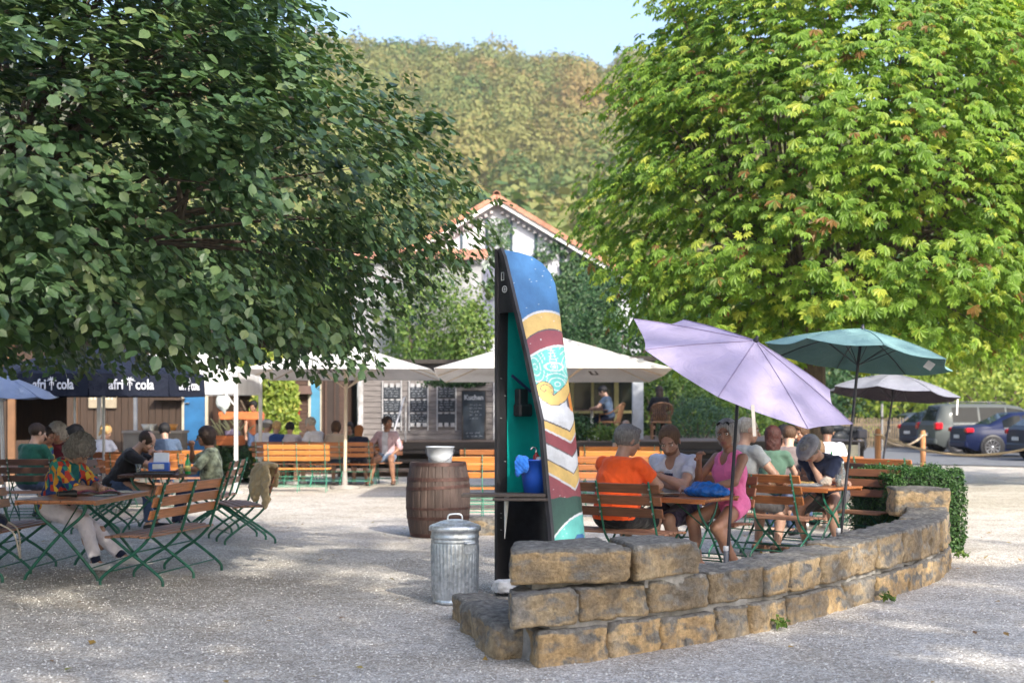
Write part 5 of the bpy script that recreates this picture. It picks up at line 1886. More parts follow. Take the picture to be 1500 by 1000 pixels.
guest(1130, 17.5, -25, 'woman with long auburn hair in a green top, seen from behind', fem=True, hair='long', hm=AUBURN, shirt=CL('sage_top', (.07, .13, .095)), pants=C_JEAN, pant_len=1.9, shoes=SH_D, lean=6, head=(4, 20, 0))
guest(1156, 18.8, -12, 'man with a shaved head and taupe T-shirt seen from behind', hair='crop', hm=BROWN, shirt=CL('taupe_tee', (.16, .13, .13)), pants=C_GREYP, shoes=SH_D, lean=8, bulk=1.15, skin_c=PALE)
guest(1139, 20.0, -150, 'woman with long black hair facing the shaved man', fem=True, hair='long', hm=BLACKH, shirt=CL('plum_top', (.10, .03, .06)), pants=C_JEAN, pant_len=1.9, shoes=SH_D, head=(0, 10, 0))
guest(1180, 20.5, 130, 'suntanned man in a green shirt turned to the left at the back table', hair='short', hm=BROWN, shirt=CL('moss_tee', (.07, .16, .12)), pants=C_GREYP, shoes=SH_D, skin_c=TAN, lean=4)
guest(1199, 18.5, -8, 'child with tousled light brown hair behind the flat cap', hair='bob', hm=SANDY, shirt=C_NAVY, pants=C_JEAN, shoes=SH_W, s=.86, hip=.53)
guest(1211, 21.0, -15, 'man with short black hair in a white T-shirt, seen from behind', hair='crop', hm=BLACKH, shirt=C_WHITE, pants=C_JEAN, pant_len=1.9, shoes=SH_W, skin_c=DARKER, bulk=1.1, s=1.03)
glassware((gx(1218, 19.2), 19.2, .757), 'small green bottle on the back table beside the man in white', 'green')
glassware((gx(1238, 18.9) - .03, 20.7, .757), 'green bottle on the empty table left of the hedge', 'green')
o = thing('rucksack', 'black rucksack standing on the ground left of the hedge', 'rucksack', (4.75, 17.15, 0), .3)
f = Field((-.25, -.2, 0), (.25, .2, .5), .012); f.ell((0, 0, .2), (.19, .13, .23)).ell((0, -.10, .14), (.13, .06, .10)).wob(.006, 30).plane((0, 0, .01), (0, 0, -1)); V, Q = f.surf()
link('sack', mesh_np('sack', V, Q, [C_BLACK], smooth=True), o)
mb = MB(); mb.tube(bez([(-.05, .02, .42), (-.03, .02, .48), (.03, .02, .48), (.05, .02, .42)]), .008, 6); mb.build('strap', C_BLACK, o)

# ================================================================ left-hand tables under the shade tree
G3, G4 = 'benches and tables under the shade tree', 'guests under the shade tree'
L1, AL = (-4.15, 13.85), 86.6
table(1.6, .76, (*L1, 0), ra(AL), 'slatted table of the curly-haired woman, nearest on the left', G3)
bench(1.5, (-3.30, 13.46, 0), ra(78.4), 'orange-brown bench with green legs nearest the middle of the yard', G3)
bench(1.5, (-4.95, 13.75, 0), ra(-93), 'bench under the curly-haired woman, running out of the picture on the left', G3)
def mk_print():
    m, nt, b, out = nt_new('bright_print')
    tc = nt.nodes.new('ShaderNodeTexCoord')
    v = nt.nodes.new('ShaderNodeTexVoronoi'); v.inputs['Scale'].default_value = 24
    mp = nt.nodes.new('ShaderNodeMapping'); mp.inputs['Scale'].default_value = (1, 1, .6); nt.links.new(tc.outputs['Object'], mp.inputs[0]); nt.links.new(mp.outputs[0], v.inputs['Vector'])
    sp = nt.nodes.new('ShaderNodeSeparateColor'); nt.links.new(v.outputs['Color'], sp.inputs[0])
    col = ramp(nt, sp.outputs[0], [(0, (.02, .05, .20)), (.22, (.02, .25, .22)), (.42, (.65, .30, .03)), (.62, (.50, .05, .03)), (.8, (.70, .50, .06)), (1, (.05, .03, .12))])
    nt.nodes[-1].color_ramp.interpolation = 'CONSTANT'
    nt.links.new(col, b.inputs['Base Color']); b.inputs['Roughness'].default_value = .8
    bump_n(nt, b, noise_n(nt, 9, 3), .4, .03)
    return m
C_PRINT, C_TURQ = mk_print(), CL('petrol_top', (.01, .13, .13))
person((-4.62, 14.3, 0), -106, 'woman with a mass of grey curls and a bright patchwork blouse reading at the table', G4, s=1.04, hip=.62, fem=True, bulk=1.15, lean=22, head=(30, -6, 0), hl=(.02, .56, .82), hr=(-.08, .50, .80), sleeve=.95,
       hair='curly', hm=GREY, shirt=C_PRINT, shirt_m2=C_TURQ, pants=CL('white_trousers', (.70, .67, .74)), pant_len=1.86, shoes=SH_W, sock=C_NAVY, glasses='clear', skin_c=LIGHT, h=.011,
       fl=(-.10, .80, .08), fr=(.15, .60, .08), curl=55)
Zt = .757
o = thing('magazine', 'open pink and white magazine in the hands of the curly-haired woman', 'magazine', (-4.06, 13.98, Zt), .35)
mb = MB(); mb.grid(lambda u, v: ((u - .5) * .42, (v - .5) * .28, .03 * abs(math.sin(u * 2 * PI)) + .012), 12, 2, m=0); mb.grid(lambda u, v: ((u - .5) * .42, (v - .5) * .28, .03 * abs(math.sin(u * 2 * PI)) + .005), 12, 2, m=0); mb.build('pages', mat('pink_print', (.60, .13, .20), .6, var=.7, vs=22), o)
for k, (x, y, c, w_, l_, lab) in enumerate(((-3.98, 14.28, (.58, .56, .53), .3, .21, 'white leaflet on the table beyond the pink magazine'), (-3.92, 13.72, (.14, .22, .27), .22, .15, 'petrol blue booklet on the table corner near the empty bench'), (-4.2, 14.45, (.6, .6, .6), .26, .2, 'folded white newspaper at the far end of the reading table'))):
    o = thing('booklet', lab, 'booklet', (x, y, Zt + .002), .4 + k); mb = MB(); mb.box((0, 0, .006), (w_, l_, .010), bev=.002); mb.build('cover', mat('booklet_%d' % k, c, .6, var=.3, vs=20), o)
    mb = MB(); mb.box((0.004, 0, .012), (w_ * .9, l_ * .9, .003)); mb.build('page', mat('paper', (.62, .60, .55), .8), o)
o = thing('binoculars', 'black binoculars lying at the table edge by the curly-haired woman', 'binoculars', (-4.22, 13.5, Zt), .5)
mb = MB()
for q in (-1, 1):
    mb = MB(); mb.tube([(-.09, q * .035, .035), (.02, q * .035, .035), (.03, q * .035, .035), (.08, q * .04, .035)], [.022, .026, .032, .034], 14); mb.build('barrel', M_BLK, o)
mb = MB(); mb.box((-.01, 0, .04), (.06, .04, .02), bev=.005); mb.build('bridge', M_BLK, o)
o = thing('shoulder_bag', 'dark blue shoulder bag lying on the bench left of the curly-haired woman', 'bag', (-4.98, 13.35, .462), -.2)
f = Field((-.3, -.2, -.01), (.3, .2, .25), .012); f.ell((0, 0, .08), (.26, .14, .09)).ell((.05, .02, .11), (.16, .1, .07)).wob(.008, 25).plane((0, 0, 0), (0, 0, -1)); V, Q = f.surf()
link('sack', mesh_np('sack', V, Q, [C_NAVY], smooth=True), o)
mb = MB(); mb.tube(bez([(.18, .05, .10), (.30, .12, .0), (.34, .10, -.22), (.38, .02, -.24), (.36, -.05, -.02), (.2, -.08, .08)], 6), .009, 6); mb.build('strap', mat('strap_beige', (.42, .38, .32), .8), o)

L2 = (-4.65, 18.7)
table(1.3, .76, (*L2, 0), ra(92), 'dark slatted table between the black-shirted man and the woman in the leafy blouse', G3, top=M_SLD)
bench(1.3, (-5.35, 18.75, 0), ra(-88), 'dark bench under the man in the black shirt', G3, slat=M_SLD)
bench(1.3, (-3.92, 18.8, 0), ra(92), 'bench under the woman in the leafy blouse', G3, slat=M_SLB)
person((-5.25, 18.8, 0), -92, 'man in a black shirt leaning far over the table on his elbows', G4, s=1.08, bulk=1.15, lean=33, head=(8, 0, 0), hl=(.02, .52, 1.0), hr=(-.02, .56, .99), hair='bald', hm=DKBR, shirt=C_BLACK, sleeve=.75, pants=C_JEAN, pant_len=1.9, shoes=SH_D, h=.013, curl=80, beard=mat('stubble', (.22, .11, .065), .7))
def mk_leafy():
    m = cloth('leafy_print', (.26, .29, .20), .85); return m
person((-3.93, 18.8, 0), 96, 'woman with short dark hair in a grey-green leafy blouse holding her cup up', G4, s=.98, fem=True, bulk=1.2, lean=8, head=(0, 0, 0), hl=(-.1, .40, .80), hr=(.04, .30, 1.10), elR=(.3, 1, -.6), hair='bob', hm=DKBR, shirt=mk_leafy(), sleeve=.95, pants=C_NAVY, pant_len=1.9, shoes=SH_D, skin_c=TAN, glasses='sun', h=.013, curl=80)
glassware((-4.16, 18.25, Zt), 'green bottle with yellow label on the dark table', 'green')
glassware((-4.26, 18.3, Zt), 'glass of yellow lemonade beside the green bottle', 'glass', c=(.6, .38, .04))
glassware((-4.78, 18.2, Zt), 'half-full glass of cola on the dark table', 'glass', c=(.04, .015, .01))
o = thing('picnic_box', 'open blue and white box on the dark table behind the cola glass', 'box', (-4.6, 18.55, Zt), .1)
mb = MB(); mb.box((0, 0, .07), (.26, .18, .14), bev=.01); mb.build('body', mat('box_blue', (.02, .10, .45), .4), o)
mb = MB(); mb.box((0, -.093, .09), (.15, .006, .07), bev=.002); mb.build('panel', mat('panel_white', (.6, .65, .7), .4), o)
mb = MB(); mb.box((.02, .05, .2), (.2, .02, .13), Matrix.Rotation(-.3, 3, 'X'), bev=.005); mb.build('flap', mat('panel_white', (.6, .65, .7), .4), o)
o = thing('tray', 'black tray across the near end of the dark table', 'tray', (-4.55, 18.1, Zt), 0); mb = MB(); mb.box((0, 0, .01), (.5, .16, .018), bev=.004); mb.build('base', M_BLK, o); mb = MB(); mb.box((0, .078, .03), (.5, .008, .03)); mb.build('rim', M_BLK, o)

bench(1.15, (-3.27, 17.2, 0), ra(113), 'bench with a khaki jacket over its back', G3, slat=M_SLB, frames=3)
o = thing('jacket', 'khaki jacket hanging over the back of a bench', 'jacket', (-2.93, 16.85, .06), ra(140))
f = Field((-.3, -.22, .25), (.3, .22, .98), .010)
f.ell((0, -.02, .875), (.20, .045, .035)).ell((.02, .06, .70), (.19, .035, .19), R3('X', 8)).ell((-.02, -.07, .74), (.17, .03, .16)).ell((-.12, .09, .52), (.07, .03, .16)).ell((.10, .08, .56), (.08, .03, .12)).wob(.010, 26).wob(.006, 60)
V, Q = f.surf(); o2 = link('fabric', mesh_np('fabric', V, Q, [CL('khaki_jacket', (.46, .36, .22), .15)], smooth=True), o)

bench(1.3, (gx(20, 19.6), 19.6, 0), ra(4), 'dark bench in front of the man in the green polo shirt', G3, slat=M_SLD)
table(1.4, .76, (-6.75, 20.8, 0), ra(5), 'long dark table behind the man in the green polo shirt', G3, top=M_SLB)
bench(1.4, (-6.6, 21.7, 0), ra(184), 'bench on the far side of the long dark table', G3, slat=M_SLB)
def gl(px, Y, face, label, **k): return guest(px, Y, face, label, group=G4, **k)
gl(42, 19.8, -28, 'broad man in a green polo shirt seen from behind at the left edge', hair='crop', hm=DKBR, shirt=CL('green_polo', (.012, .085, .06)), pants=C_JEAN, pant_len=1.9, shoes=SH_D, bulk=1.25, s=1.03, lean=10, head=(4, -20, 0), sleeve=.65)
gl(66, 21.6, -140, 'woman with dark hair and a flowered top raising a glass of beer', fem=True, hair='bob', hm=DKBR, shirt=C_PRINT, pants=C_JEAN, shoes=SH_D, skin_c=TAN, hr=(.08, .25, 1.1), s=.95)
gl(90, 21.7, 176, 'grey-haired person in a maroon top facing us over the long table', fem=True, hair='curly', hm=SILVER, shirt=CL('maroon_top', (.07, .008, .015)), pants=C_JEAN, shoes=SH_D, skin_c=TAN, lean=12, s=1.02)
gl(126, 20.6, 84, 'person in a navy sweater and glasses turned to the left', hair='short', hm=BLACKH, shirt=CL('slate_sweater', (.035, .045, .075)), sleeve=1.7, pants=C_JEAN, pant_len=1.9, shoes=SH_D, glasses='clear', lean=10)
gl(146, 24.6, -20, 'girl with a fair ponytail and white top seen from behind', fem=True, hair='pony', hm=BLOND, shirt=C_WHITE, pants=C_JEAN, shoes=SH_W, s=.95)
gl(243, 24.2, 20, 'man in a slate blue T-shirt seen from behind at the counter', hair='short', hm=BLACKH, shirt=CL('slate_tee', (.06, .09, .15)), pants=C_JEAN, pant_len=1.9, shoes=SH_D, bulk=1.2, lean=16, head=(10, 0, 0))
bench(1.1, (gx(150, 22.8), 22.8, 0), ra(-6), 'bench behind the navy sweater, in front of the fair ponytail', G3)
bench(1.1, (gx(268, 23.6), 23.6, 0), ra(8), 'orange bench right of the man in slate blue', G3, slat=M_SLO)
table(1.2, .76, (gx(215, 25.2), 25.2, 0), ra(0), 'table in front of the man in slate blue', G3)
bench(1.2, (gx(218, 21.8), 21.8, 0), ra(2), 'brown bench behind the black-shirted man', G3)

# ================================================================ sunny benches in the middle
G5, G6 = 'orange benches on the sunny gravel', 'guests at the sunny tables'
bench(1.25, (gx(433, 27.0), 27.3, 0), ra(3), 'bright orange bench with pale green legs in the sun, left of the umbrella pole', G5, slat=M_SLO, seat=M_SLO, iron=M_GIL)
bench(1.3, (gx(418, 29.6), 29.6, 0), ra(0), 'brown bench behind the bright orange one', G5, slat=M_SLB, iron=M_GIL)
bench(1.4, (gx(500, 29.4), 29.4, 0), ra(-2), 'orange bench right of the cream umbrella pole, half in shade', G5, slat=M_SL, seat=M_SL, iron=M_GIL)  # half shade is put into the colour by the duller slat wood
table(1.5, .76, (gx(420, 30.5), 30.5, 0), 0, 'table in front of the man in the white cap', G5, top=M_SLO, iron=M_GIL)
table(1.5, .76, (gx(512, 30.4), 30.4, 0), 0, 'table beside the seated woman in short shorts', G5, top=M_SLO, iron=M_GIL)
bench(.6, (gx(567, 30.0), 30.15, 0), ra(180), 'small chair under the seated woman in short shorts', G5, slat=M_SLB)
def gs(px, Y, face, label, **k): return guest(px, Y, face, label, group=G6, **dict(dict(h=.018, hand_h=.009), **k))
gs(386, 29.75, -20, 'man in a white cap and white T-shirt on the brown bench', hair='short', hm=GREY, hat=('cap', CL('white_cap', (.6, .6, .62))), shirt=C_WHITE, pants=C_KHAKI, shoes=SH_W, head=(0, -10, 0))
gs(401, 29.7, -10, 'fair-haired person in a royal blue top on the brown bench', hair='short', hm=BLOND, shirt=CL('royal_tee', (.015, .05, .20)), pants=C_KHAKI, shoes=SH_W, s=.96)
gs(424, 29.7, 5, 'person with black hair and a pale top on the brown bench', hair='short', hm=BLACKH, shirt=CL('pale_lilac', (.5, .48, .55)), pants=C_JEAN, shoes=SH_W, s=.94)
gs(466, 29.6, 60, 'white-haired man in a white T-shirt turned to the left', hair='crop', hm=SILVER, shirt=C_WHITE, pants=C_KHAKI, shoes=SH_W, s=1.08, bulk=1.1, skin_c=PALE)
gs(490, 29.6, -5, 'woman with brown hair and beige top left of the umbrella pole', fem=True, hair='bob', hm=BROWN, shirt=CL('beige_top', (.45, .38, .32)), pants=C_JEAN, shoes=SH_W, s=.97)
gs(524, 29.5, 0, 'woman with copper hair bent forward on the half-shaded bench', fem=True, hair='long', hm=hair_mat('hair_copper', (.34, .13, .04)), shirt=C_NAVY, pants=C_NAVY, shoes=SH_W, s=.9, lean=22)
gs(513, 31.3, 180, 'person with dark hair facing us behind the copper-haired woman', hair='short', hm=DKBR, shirt=CL('olive_tee', (.06, .07, .03)), pants=C_JEAN, shoes=SH_D, s=.92, lean=12)
gs(567, 30.1, 172, 'woman in a pale pink shirt and short shorts sitting with bare legs', fem=True, hair='bun', hm=DKBR, shirt=CL('pale_pink_shirt', (.55, .40, .46)), sleeve=1.2, pants=CL('denim_short', (.16, .22, .34)), pant_len=.4, shoes=SH_B, s=1.06, skin_c=TAN, lean=2, head=(0, 45, 0), hl=(-.15, .22, .62), hr=(.20, .26, .72), shirt_m2=C_WHITE, fl=(-.22, .36, .08), fr=(.24, .48, .08), h=.014)
bench(1.2, (gx(706, 20.6), 20.6, 0), ra(2), 'bright orange bench between barrel and boat shelf', G5, slat=M_SLO, seat=M_SLO, iron=M_GIL)
bench(1.2, (gx(728, 24.0), 24.0, 0), ra(-4), 'reddish bench farther back between barrel and boat shelf', G5)
table(1.4, .76, (gx(720, 22.3), 22.3, 0), 0, 'slatted table between the two benches right of the barrel', G5, top=M_SLO, iron=M_GIL)
bench(1.45, (gx(905, 26.0), 26.0, 0), ra(1), 'orange bench right of the boat shelf, farthest of three', G5, slat=M_SLO, iron=M_GIL)
bench(1.4, (gx(912, 23.2), 23.2, 0), ra(-3), 'orange bench right of the boat shelf, middle of three', G5, slat=M_SLO)
bench(1.3, (gx(895, 20.4), 20.6, 0), ra(-2), 'brown bench right of the boat shelf, nearest of three', G5)
table(1.5, .76, (gx(905, 24.6), 24.6, 0), 0, 'orange table between the benches behind the man in orange', G5, top=M_SLO)
gs(917, 27.8, 175, 'bald person facing us over the orange benches, only the head showing', hair='bald', hm=SANDY, shirt=CL('sage_top', (.07, .13, .095)), pants=C_KHAKI, shoes=SH_D, skin_c=PALE, lean=3, s=1.0)
# ================================================================ plants
def leaf_blob(name, C, nrmv, ll, m, root, jit=.5, wid=(.6, .9), shape=None, rbias=0, droop=.3):
    n = len(C)
    N = nrmv + RNG.normal(0, jit, (n, 3))
    D = np.cross(N, rand_dir(n)) - np.array([0, 0, droop])
    rv = np.clip(RNG.normal(.45 + rbias, .22, n), 0, 1)
    V, Fc, r = leaves_mesh(C, D, N, ll * RNG.uniform(.6, 1.3, n), RNG.uniform(wid[0], wid[1], n), shape or LEAF_SM, rv)
    return link(name, mesh_np(name, V, Fc, [m], rnd=r), root)

def bush(loc, r, n, ll, m, label, group, cat='bush', name='bush', flat=.0, stem=True, lump=.25, seed=0, rbias=0):
    root = empty(name, loc, 0, label, cat, group)
    rx_, ry_, rz_ = r
    d = rand_dir(n)
    if flat: d[:, 2] = np.where(d[:, 2] < -flat, -flat * RNG.random(n), d[:, 2])
    k = RNG.uniform(.55, 1.0, n) ** .5
    lm = np.array([1 + lump * 2 * noise.noise(Vector((a * 2.3 + seed, b * 2.3, c * 2.3 + seed))) for a, b, c in d])
    lm *= np.array([1 + lump * noise.noise(Vector((a * 6 + seed, b * 6, c * 6))) for a, b, c in d])
    P = d * (k * lm)[:, None] * np.array([rx_, ry_, rz_]) + np.array([0, 0, rz_ * (1 - .0)])
    P[:, 2] = np.maximum(P[:, 2], .05)
    leaf_blob('foliage', P, d, ll, m, root, rbias=rbias)
    if stem:
        mb = MB()
        for a in range(5):
            an = a * 1.3 + seed
            mb.tube(bez([(0, 0, -.05), (rx_ * .12 * math.cos(an), ry_ * .12 * math.sin(an), rz_ * .6), (rx_ * .45 * math.cos(an), ry_ * .45 * math.sin(an), rz_ * 1.3)], 3), [max(.015, rx_ * .045) * q for q in (1, .9, .8, .65, .5, .35, .2)], 6)
        mb.build('stems', M_BARK, root)
    return root
M_BOX = leaf_mat('box_leaf', (.018, .06, .012), (.035, .10, .02), (.10, .19, .04), trans=.15)
M_BRT = leaf_mat('bright_leaf', (.13, .20, .03), (.26, .34, .06), (.50, .47, .11), trans=.45)
M_DKG = leaf_mat('dark_leaf', (.015, .045, .015), (.03, .08, .025), (.06, .12, .035), trans=.2)
M_IVY = leaf_mat('ivy_leaf', (.02, .055, .02), (.04, .095, .035), (.10, .16, .05), trans=.2)
M_MID = leaf_mat('mid_leaf', (.05, .10, .02), (.10, .18, .035), (.22, .28, .06), trans=.35)
M_CON = leaf_mat('conifer_leaf', (.02, .06, .035), (.045, .11, .06), (.09, .17, .09), trans=.1)

# clipped box hedge beside the pillar of the wall
root = empty('box_hedge', (4.52, 16.35, 0), ra(8), 'clipped dark green box hedge behind the end pillar of the stone wall', 'hedge')
n = 30000
P = RNG.uniform(-1, 1, (n, 3))
ax = RNG.integers(0, 3, n)
sg = np.where(RNG.random(n) < .5, -1, 1)
P[np.arange(n), ax] = sg * RNG.uniform(.91, 1.02, n)
P[:, 2] = np.where(P[:, 2] < -1, -1, P[:, 2])
dims = np.array([.44, .62, .44])
nv = np.zeros((n, 3)); nv[np.arange(n), ax] = sg
Pp = P * dims * (1 + .05 * np.sin(P[:, [1]] * 6)) * (1 - .05 * (np.abs(P).sum(1, keepdims=True) > 2.6)) + np.array([0, 0, .45])
Pp[:, 2] += np.where(P[:, 2] > .8, .03 * np.sin(P[:, 0] * 9) + RNG.exponential(.012, n), 0)
leaf_blob('foliage', Pp, nv + np.array([0, 0, .4]), .034, M_BOX, root, jit=.6)
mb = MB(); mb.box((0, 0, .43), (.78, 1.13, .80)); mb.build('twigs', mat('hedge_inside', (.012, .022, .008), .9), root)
# weeds at the foot of the wall
for i, (x, y) in enumerate(((4.80, 15.2), (3.10, 11.75), (1.95, 10.32))):
    bush((x, y, 0), (.07 - .015 * i, .06, .04), 60, .045, M_MID, ('small weed tuft at the foot of the end pillar', 'small weed tuft halfway along the stone wall', 'smallest weed tuft at the foot of the wall near its middle')[i], 'weeds at the foot of the wall', 'weed', 'weed_tuft', stem=False, lump=.4, seed=i)

# ================================================================ house with the arched window
HY = 50.0
M_PLA = mat('white_plaster', (.50, .51, .58), .85, var=.12, vs=1.5, bump=.3, bs=20)
M_TIM = mat('blue_black_timber', (.03, .06, .085), .6, var=.3)
M_TILE = mat('red_roof_tile', (.38, .17, .11), .75, var=.4, vs=3, bump=.6, bs=8)
M_WHT = mat('white_paint', (.66, .66, .66), .6, var=.08)
M_GLP = mat('window_glass', (.16, .17, .24), .05, spec=.9)
hx0 = gx(728, HY)
house = empty('house', (hx0, HY, 0), 0, 'white gabled house with red tiled roof, arched window and ivy', 'house')
zt, sl, hw = 8.85, .60, 5.1
ze = zt - hw * sl
mb = MB()
mb.prism([(-hw, 0), (hw, 0), (hw, ze), (0, zt), (-hw, ze)], 0, 11)
mb.build('wall', M_PLA, house)
roof = MB()
for sg in (-1, 1):
    N1, N2 = 26, 46
    def tp(u, v, sg=sg):
        d = u * (hw + .55)
        x = sg * d
        st_ = (u * N1) % 1.0
        return (x, -.45 + v * 11.9, zt + .16 - d * sl + .035 * (1 - st_) + .018 * math.sin(v * N2 * 2 * PI))
    roof.grid(tp, N1 * 3, N2 * 2, smooth=False)
    # underside and verge
    d = hw + .55
    roof.add([(0, -.45, zt + .10), (sg * d, -.45, zt + .10 - d * sl), (sg * d, 11.4, zt + .10 - d * sl), (0, 11.4, zt + .10)], [(0, 1, 2, 3) if sg < 0 else (3, 2, 1, 0)])
rf = roof.build('roof', M_TILE, house)
mb = MB()
for sg in (-1, 1):
    d = hw + .5
    for k in range(24):       # barge tiles along the verge, each a little proud
        a, b = k / 24 * d, (k + 1) / 24 * d
        mb.beam((sg * a, -.46, zt + .13 - a * sl), (sg * b, -.46, zt + .15 - b * sl), .10, .16)
mb.lathe([(.11, -.5), (.13, -.5), (.13, 11.4), (.11, 11.4)], 12, (0, 0, zt + .2), ax=Matrix.Rotation(-PI / 2, 3, 'X'))
mb.build('verge_tile', M_TILE, rf)
mb = MB()
for sg in (-1, 1):
    d = hw + .48
    mb.beam((0, -.40, zt + .0), (sg * d, -.40, zt + .0 - d * sl), .05, .20)
mb.build('fascia', M_WHT, house)
mb = MB()
for sg in (-1, 1):
    for k in range(1, 26):
        x = sg * k * .19
        mb.box((x, -.12, zt - .28 - abs(x) * sl), (.10, .22, .10))
mb.build('corbels', mat('corbel', (.40, .38, .40), .8), house)
mb = MB()
for px in (639, 676, 713, 749, 785, 822, 858):
    x = gx(px, HY) - hx0
    mb.box((x, -.015, (4.2 + zt - .30 - abs(x) * sl) / 2), (.10, .05, (zt - .30 - abs(x) * sl) - 4.2))
for z in (4.2,):
    mb.box((0, -.02, z), (hw * 2 - .1, .06, .12))
mb.build('timber_frame', M_TIM, house)
wx, wz, wr = gx(743, HY) - hx0, 5.95, .98
win = MB()
P = [(wx - wr, 4.4), (wx + wr, 4.4), (wx + wr, wz)] + [(wx + wr * math.cos(a), wz + wr * .86 * math.sin(a)) for a in [PI * i / 16 for i in range(1, 16)]] + [(wx - wr, wz)]
win.prism(P, -.05, -.03)
w_ = win.build('window', M_GLP, house)
mb = MB()
arcp = [(wx + (wr + .06) * math.cos(a), -.07, wz + (wr + .06) * .86 * math.sin(a)) for a in [PI * i / 18 for i in range(19)]]
for a, b in zip(arcp, arcp[1:]):
    mb.beam(a, b, .12, .11, up=(0, 1, 0))
for a, b in zip(arcp, arcp[1:]):
    a2 = (a[0] + (a[0] - wx) * .14, a[1] + .01, a[2] + (a[2] - wz) * .14); b2 = (b[0] + (b[0] - wx) * .14, b[1] + .01, b[2] + (b[2] - wz) * .14)
    mb.beam(a2, b2, .07, .07, up=(0, 1, 0))
for x in (wx - wr - .06, wx + wr + .06, wx - .33, wx + .33):
    mb.box((x, -.07, (4.4 + wz) / 2), (.10 if abs(x - wx) > .5 else .06, .10, wz - 4.4))
mb.box((wx, -.07, wz), (wr * 2, .07, .07))
mb.build('window_frame', mat('sage_frame', (.30, .36, .34), .6), w_)
# small lean-to roof visible left of the gable
lean = empty('side_roof', (gx(612, 47), 47, 0), 0, 'low side wing with red tiles left of the white gable', 'shed')
mb = MB(); mb.box((0, 1.5, 3.2), (4.2, 3, 6.4)); mb.build('wall', mat('grey_plaster', (.27, .27, .29), .85, var=.25, vs=1.2), lean)
mb = MB(); mb.grid(lambda u, v: (-2.3 + 4.6 * v, -.3 + 3.4 * u, 6.5 + .7 * u + .03 * ((u * 14) % 1) + .02 * math.sin(v * 80)), 42, 60, smooth=False); mb.build('roof', M_TILE, lean)

# ivy over the right half of the gable
def wall_green(name, label, x0, x1, z0, z1, y, dens, ll, m, fn, group='climbing plants on the buildings', depth=.3, cat='climber'):
    root = empty(name, ((x0 + x1) / 2, y, 0), 0, label, cat, group)
    n = dens
    X = RNG.uniform(x0, x1, n); Z = RNG.uniform(z0, z1, n)
    keep = np.array([fn(a, b) + .55 * noise.noise(Vector((a * 1.3, b * 1.3, y))) + .3 * noise.noise(Vector((a * 4, b * 4, y))) > 0 for a, b in zip(X, Z)])
    X, Z = X[keep], Z[keep]
    P = np.stack([X - (x0 + x1) / 2, -RNG.random(len(X)) ** 1.5 * depth - .05, Z], 1)
    leaf_blob('foliage', P, np.tile([0, -1, .5], (len(P), 1)), ll, m, root, jit=.55, droop=.8)
    mb = MB()
    for k in range(5):
        xx = (x0 + x1) / 2 + (k - 2) * (x1 - x0) * .14
        mb.tube(bez([(xx - (x0 + x1) / 2, -.03, 0), (xx - (x0 + x1) / 2 + .2, -.03, z1 * .35), (xx - (x0 + x1) / 2 - .1, -.03, z1 * .6)], 4), .03, 6)
    mb.build('stems', M_BARK, root)
    return root
wall_green('ivy', 'dark ivy creeping over the right half of the white gable', gx(735, HY), gx(905, HY), 0, 8.3, HY - .02, 30000, .17, M_IVY,
           lambda x, z: min(.75, (x - gx(775, HY)) * .42) + .12 - max(0, z - 5.2) * .30 - max(0, (z - (8.6 - abs(x - hx0) * .6))) * 3)
wall_green('ivy', 'thin young ivy shoots below the tip of the white gable', gx(715, HY), gx(800, HY), 5.5, 8.3, HY - .02, 1700, .15, M_IVY,
           lambda x, z: .02 - max(0, (z - (8.4 - abs(x - hx0) * .6))) * 3)
# pale climbing shrub in front of the house
for k, (px, Y, w_, z0, h_, n, lab) in enumerate(((622, 45.5, 1.5, 0, 6.6, 8500, 'tall green tree filling the gap left of the white gable'), (688, 43.5, .85, 0, 5.2, 6500, 'tall pale green shrub in front of the white house, left of the boat shelf'), (655, 44.5, 1.5, 0, 4.0, 5000, 'lower pale shrub left of the tall one before the house'), (905, 44.0, 2.3, 0, 6.0, 9500, 'dark leafy tree at the right corner of the house'))):
    bush((gx(px, Y), Y, 0), (w_, w_ * .8, h_ / 2), n, .15, M_DKG if k == 3 else M_MID, lab, 'shrubs round the house', 'bush', 'tall_shrub', seed=k * 5, lump=.35, rbias=.15 if k == 1 else 0)

# ================================================================ wooden terrace, kiosk, cabins
M_DECK = wood('deck_board', (.16, .12, .10), .8, grain=(.6, 8, 8), bump=.4, rnd=0)
M_DKW = wood('dark_beam', (.035, .028, .024), .75, grain=(.5, 8, 8), rnd=0)
M_GRW = wood('grey_weatherboard', (.17, .155, .155), .85, grain=(.7, 6, 9), var=.35, rnd=0)
M_BRW = wood('brown_board', (.040, .022, .013), .7, grain=(8, 8, .5), var=.45, rnd=0)  # cabins' tree shade is put into this brown and the lath brown below
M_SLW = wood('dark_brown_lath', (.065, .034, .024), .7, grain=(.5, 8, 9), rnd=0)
terr = empty('terrace', (2.0, 36, 0), 0, 'raised wooden terrace with dark steps in front of kiosk and house', 'terrace')
mb = MB(); mb.M = Matrix.Translation((-2, -36, 0))
for i in range(44):
    mb.box((1.8, 34.6 + i * .2, .795), (13.5, .185, .03))
mb.build('floor', M_DECK, terr)
mb = MB(); mb.M = Matrix.Translation((-2, -36, 0))
mb.box((1.8, 34.5, .70), (13.5, .08, .18)); mb.box((1.8, 34.6, .4), (13.5, .06, .6))
mb.build('fascia', M_DKW, terr)
for k, (y, z) in enumerate(((34.1, .56), (33.7, .36), (33.3, .16))):
    mb = MB(); mb.M = Matrix.Translation((-2, -36, 0))
    mb.box((.4, y, z), (9.0, .40, .07)); mb.box((.4, y + .16, z - .10), (9.0, .05, .16)); 
    mb.build('step', M_DKW if k < 2 else M_DECK, terr)
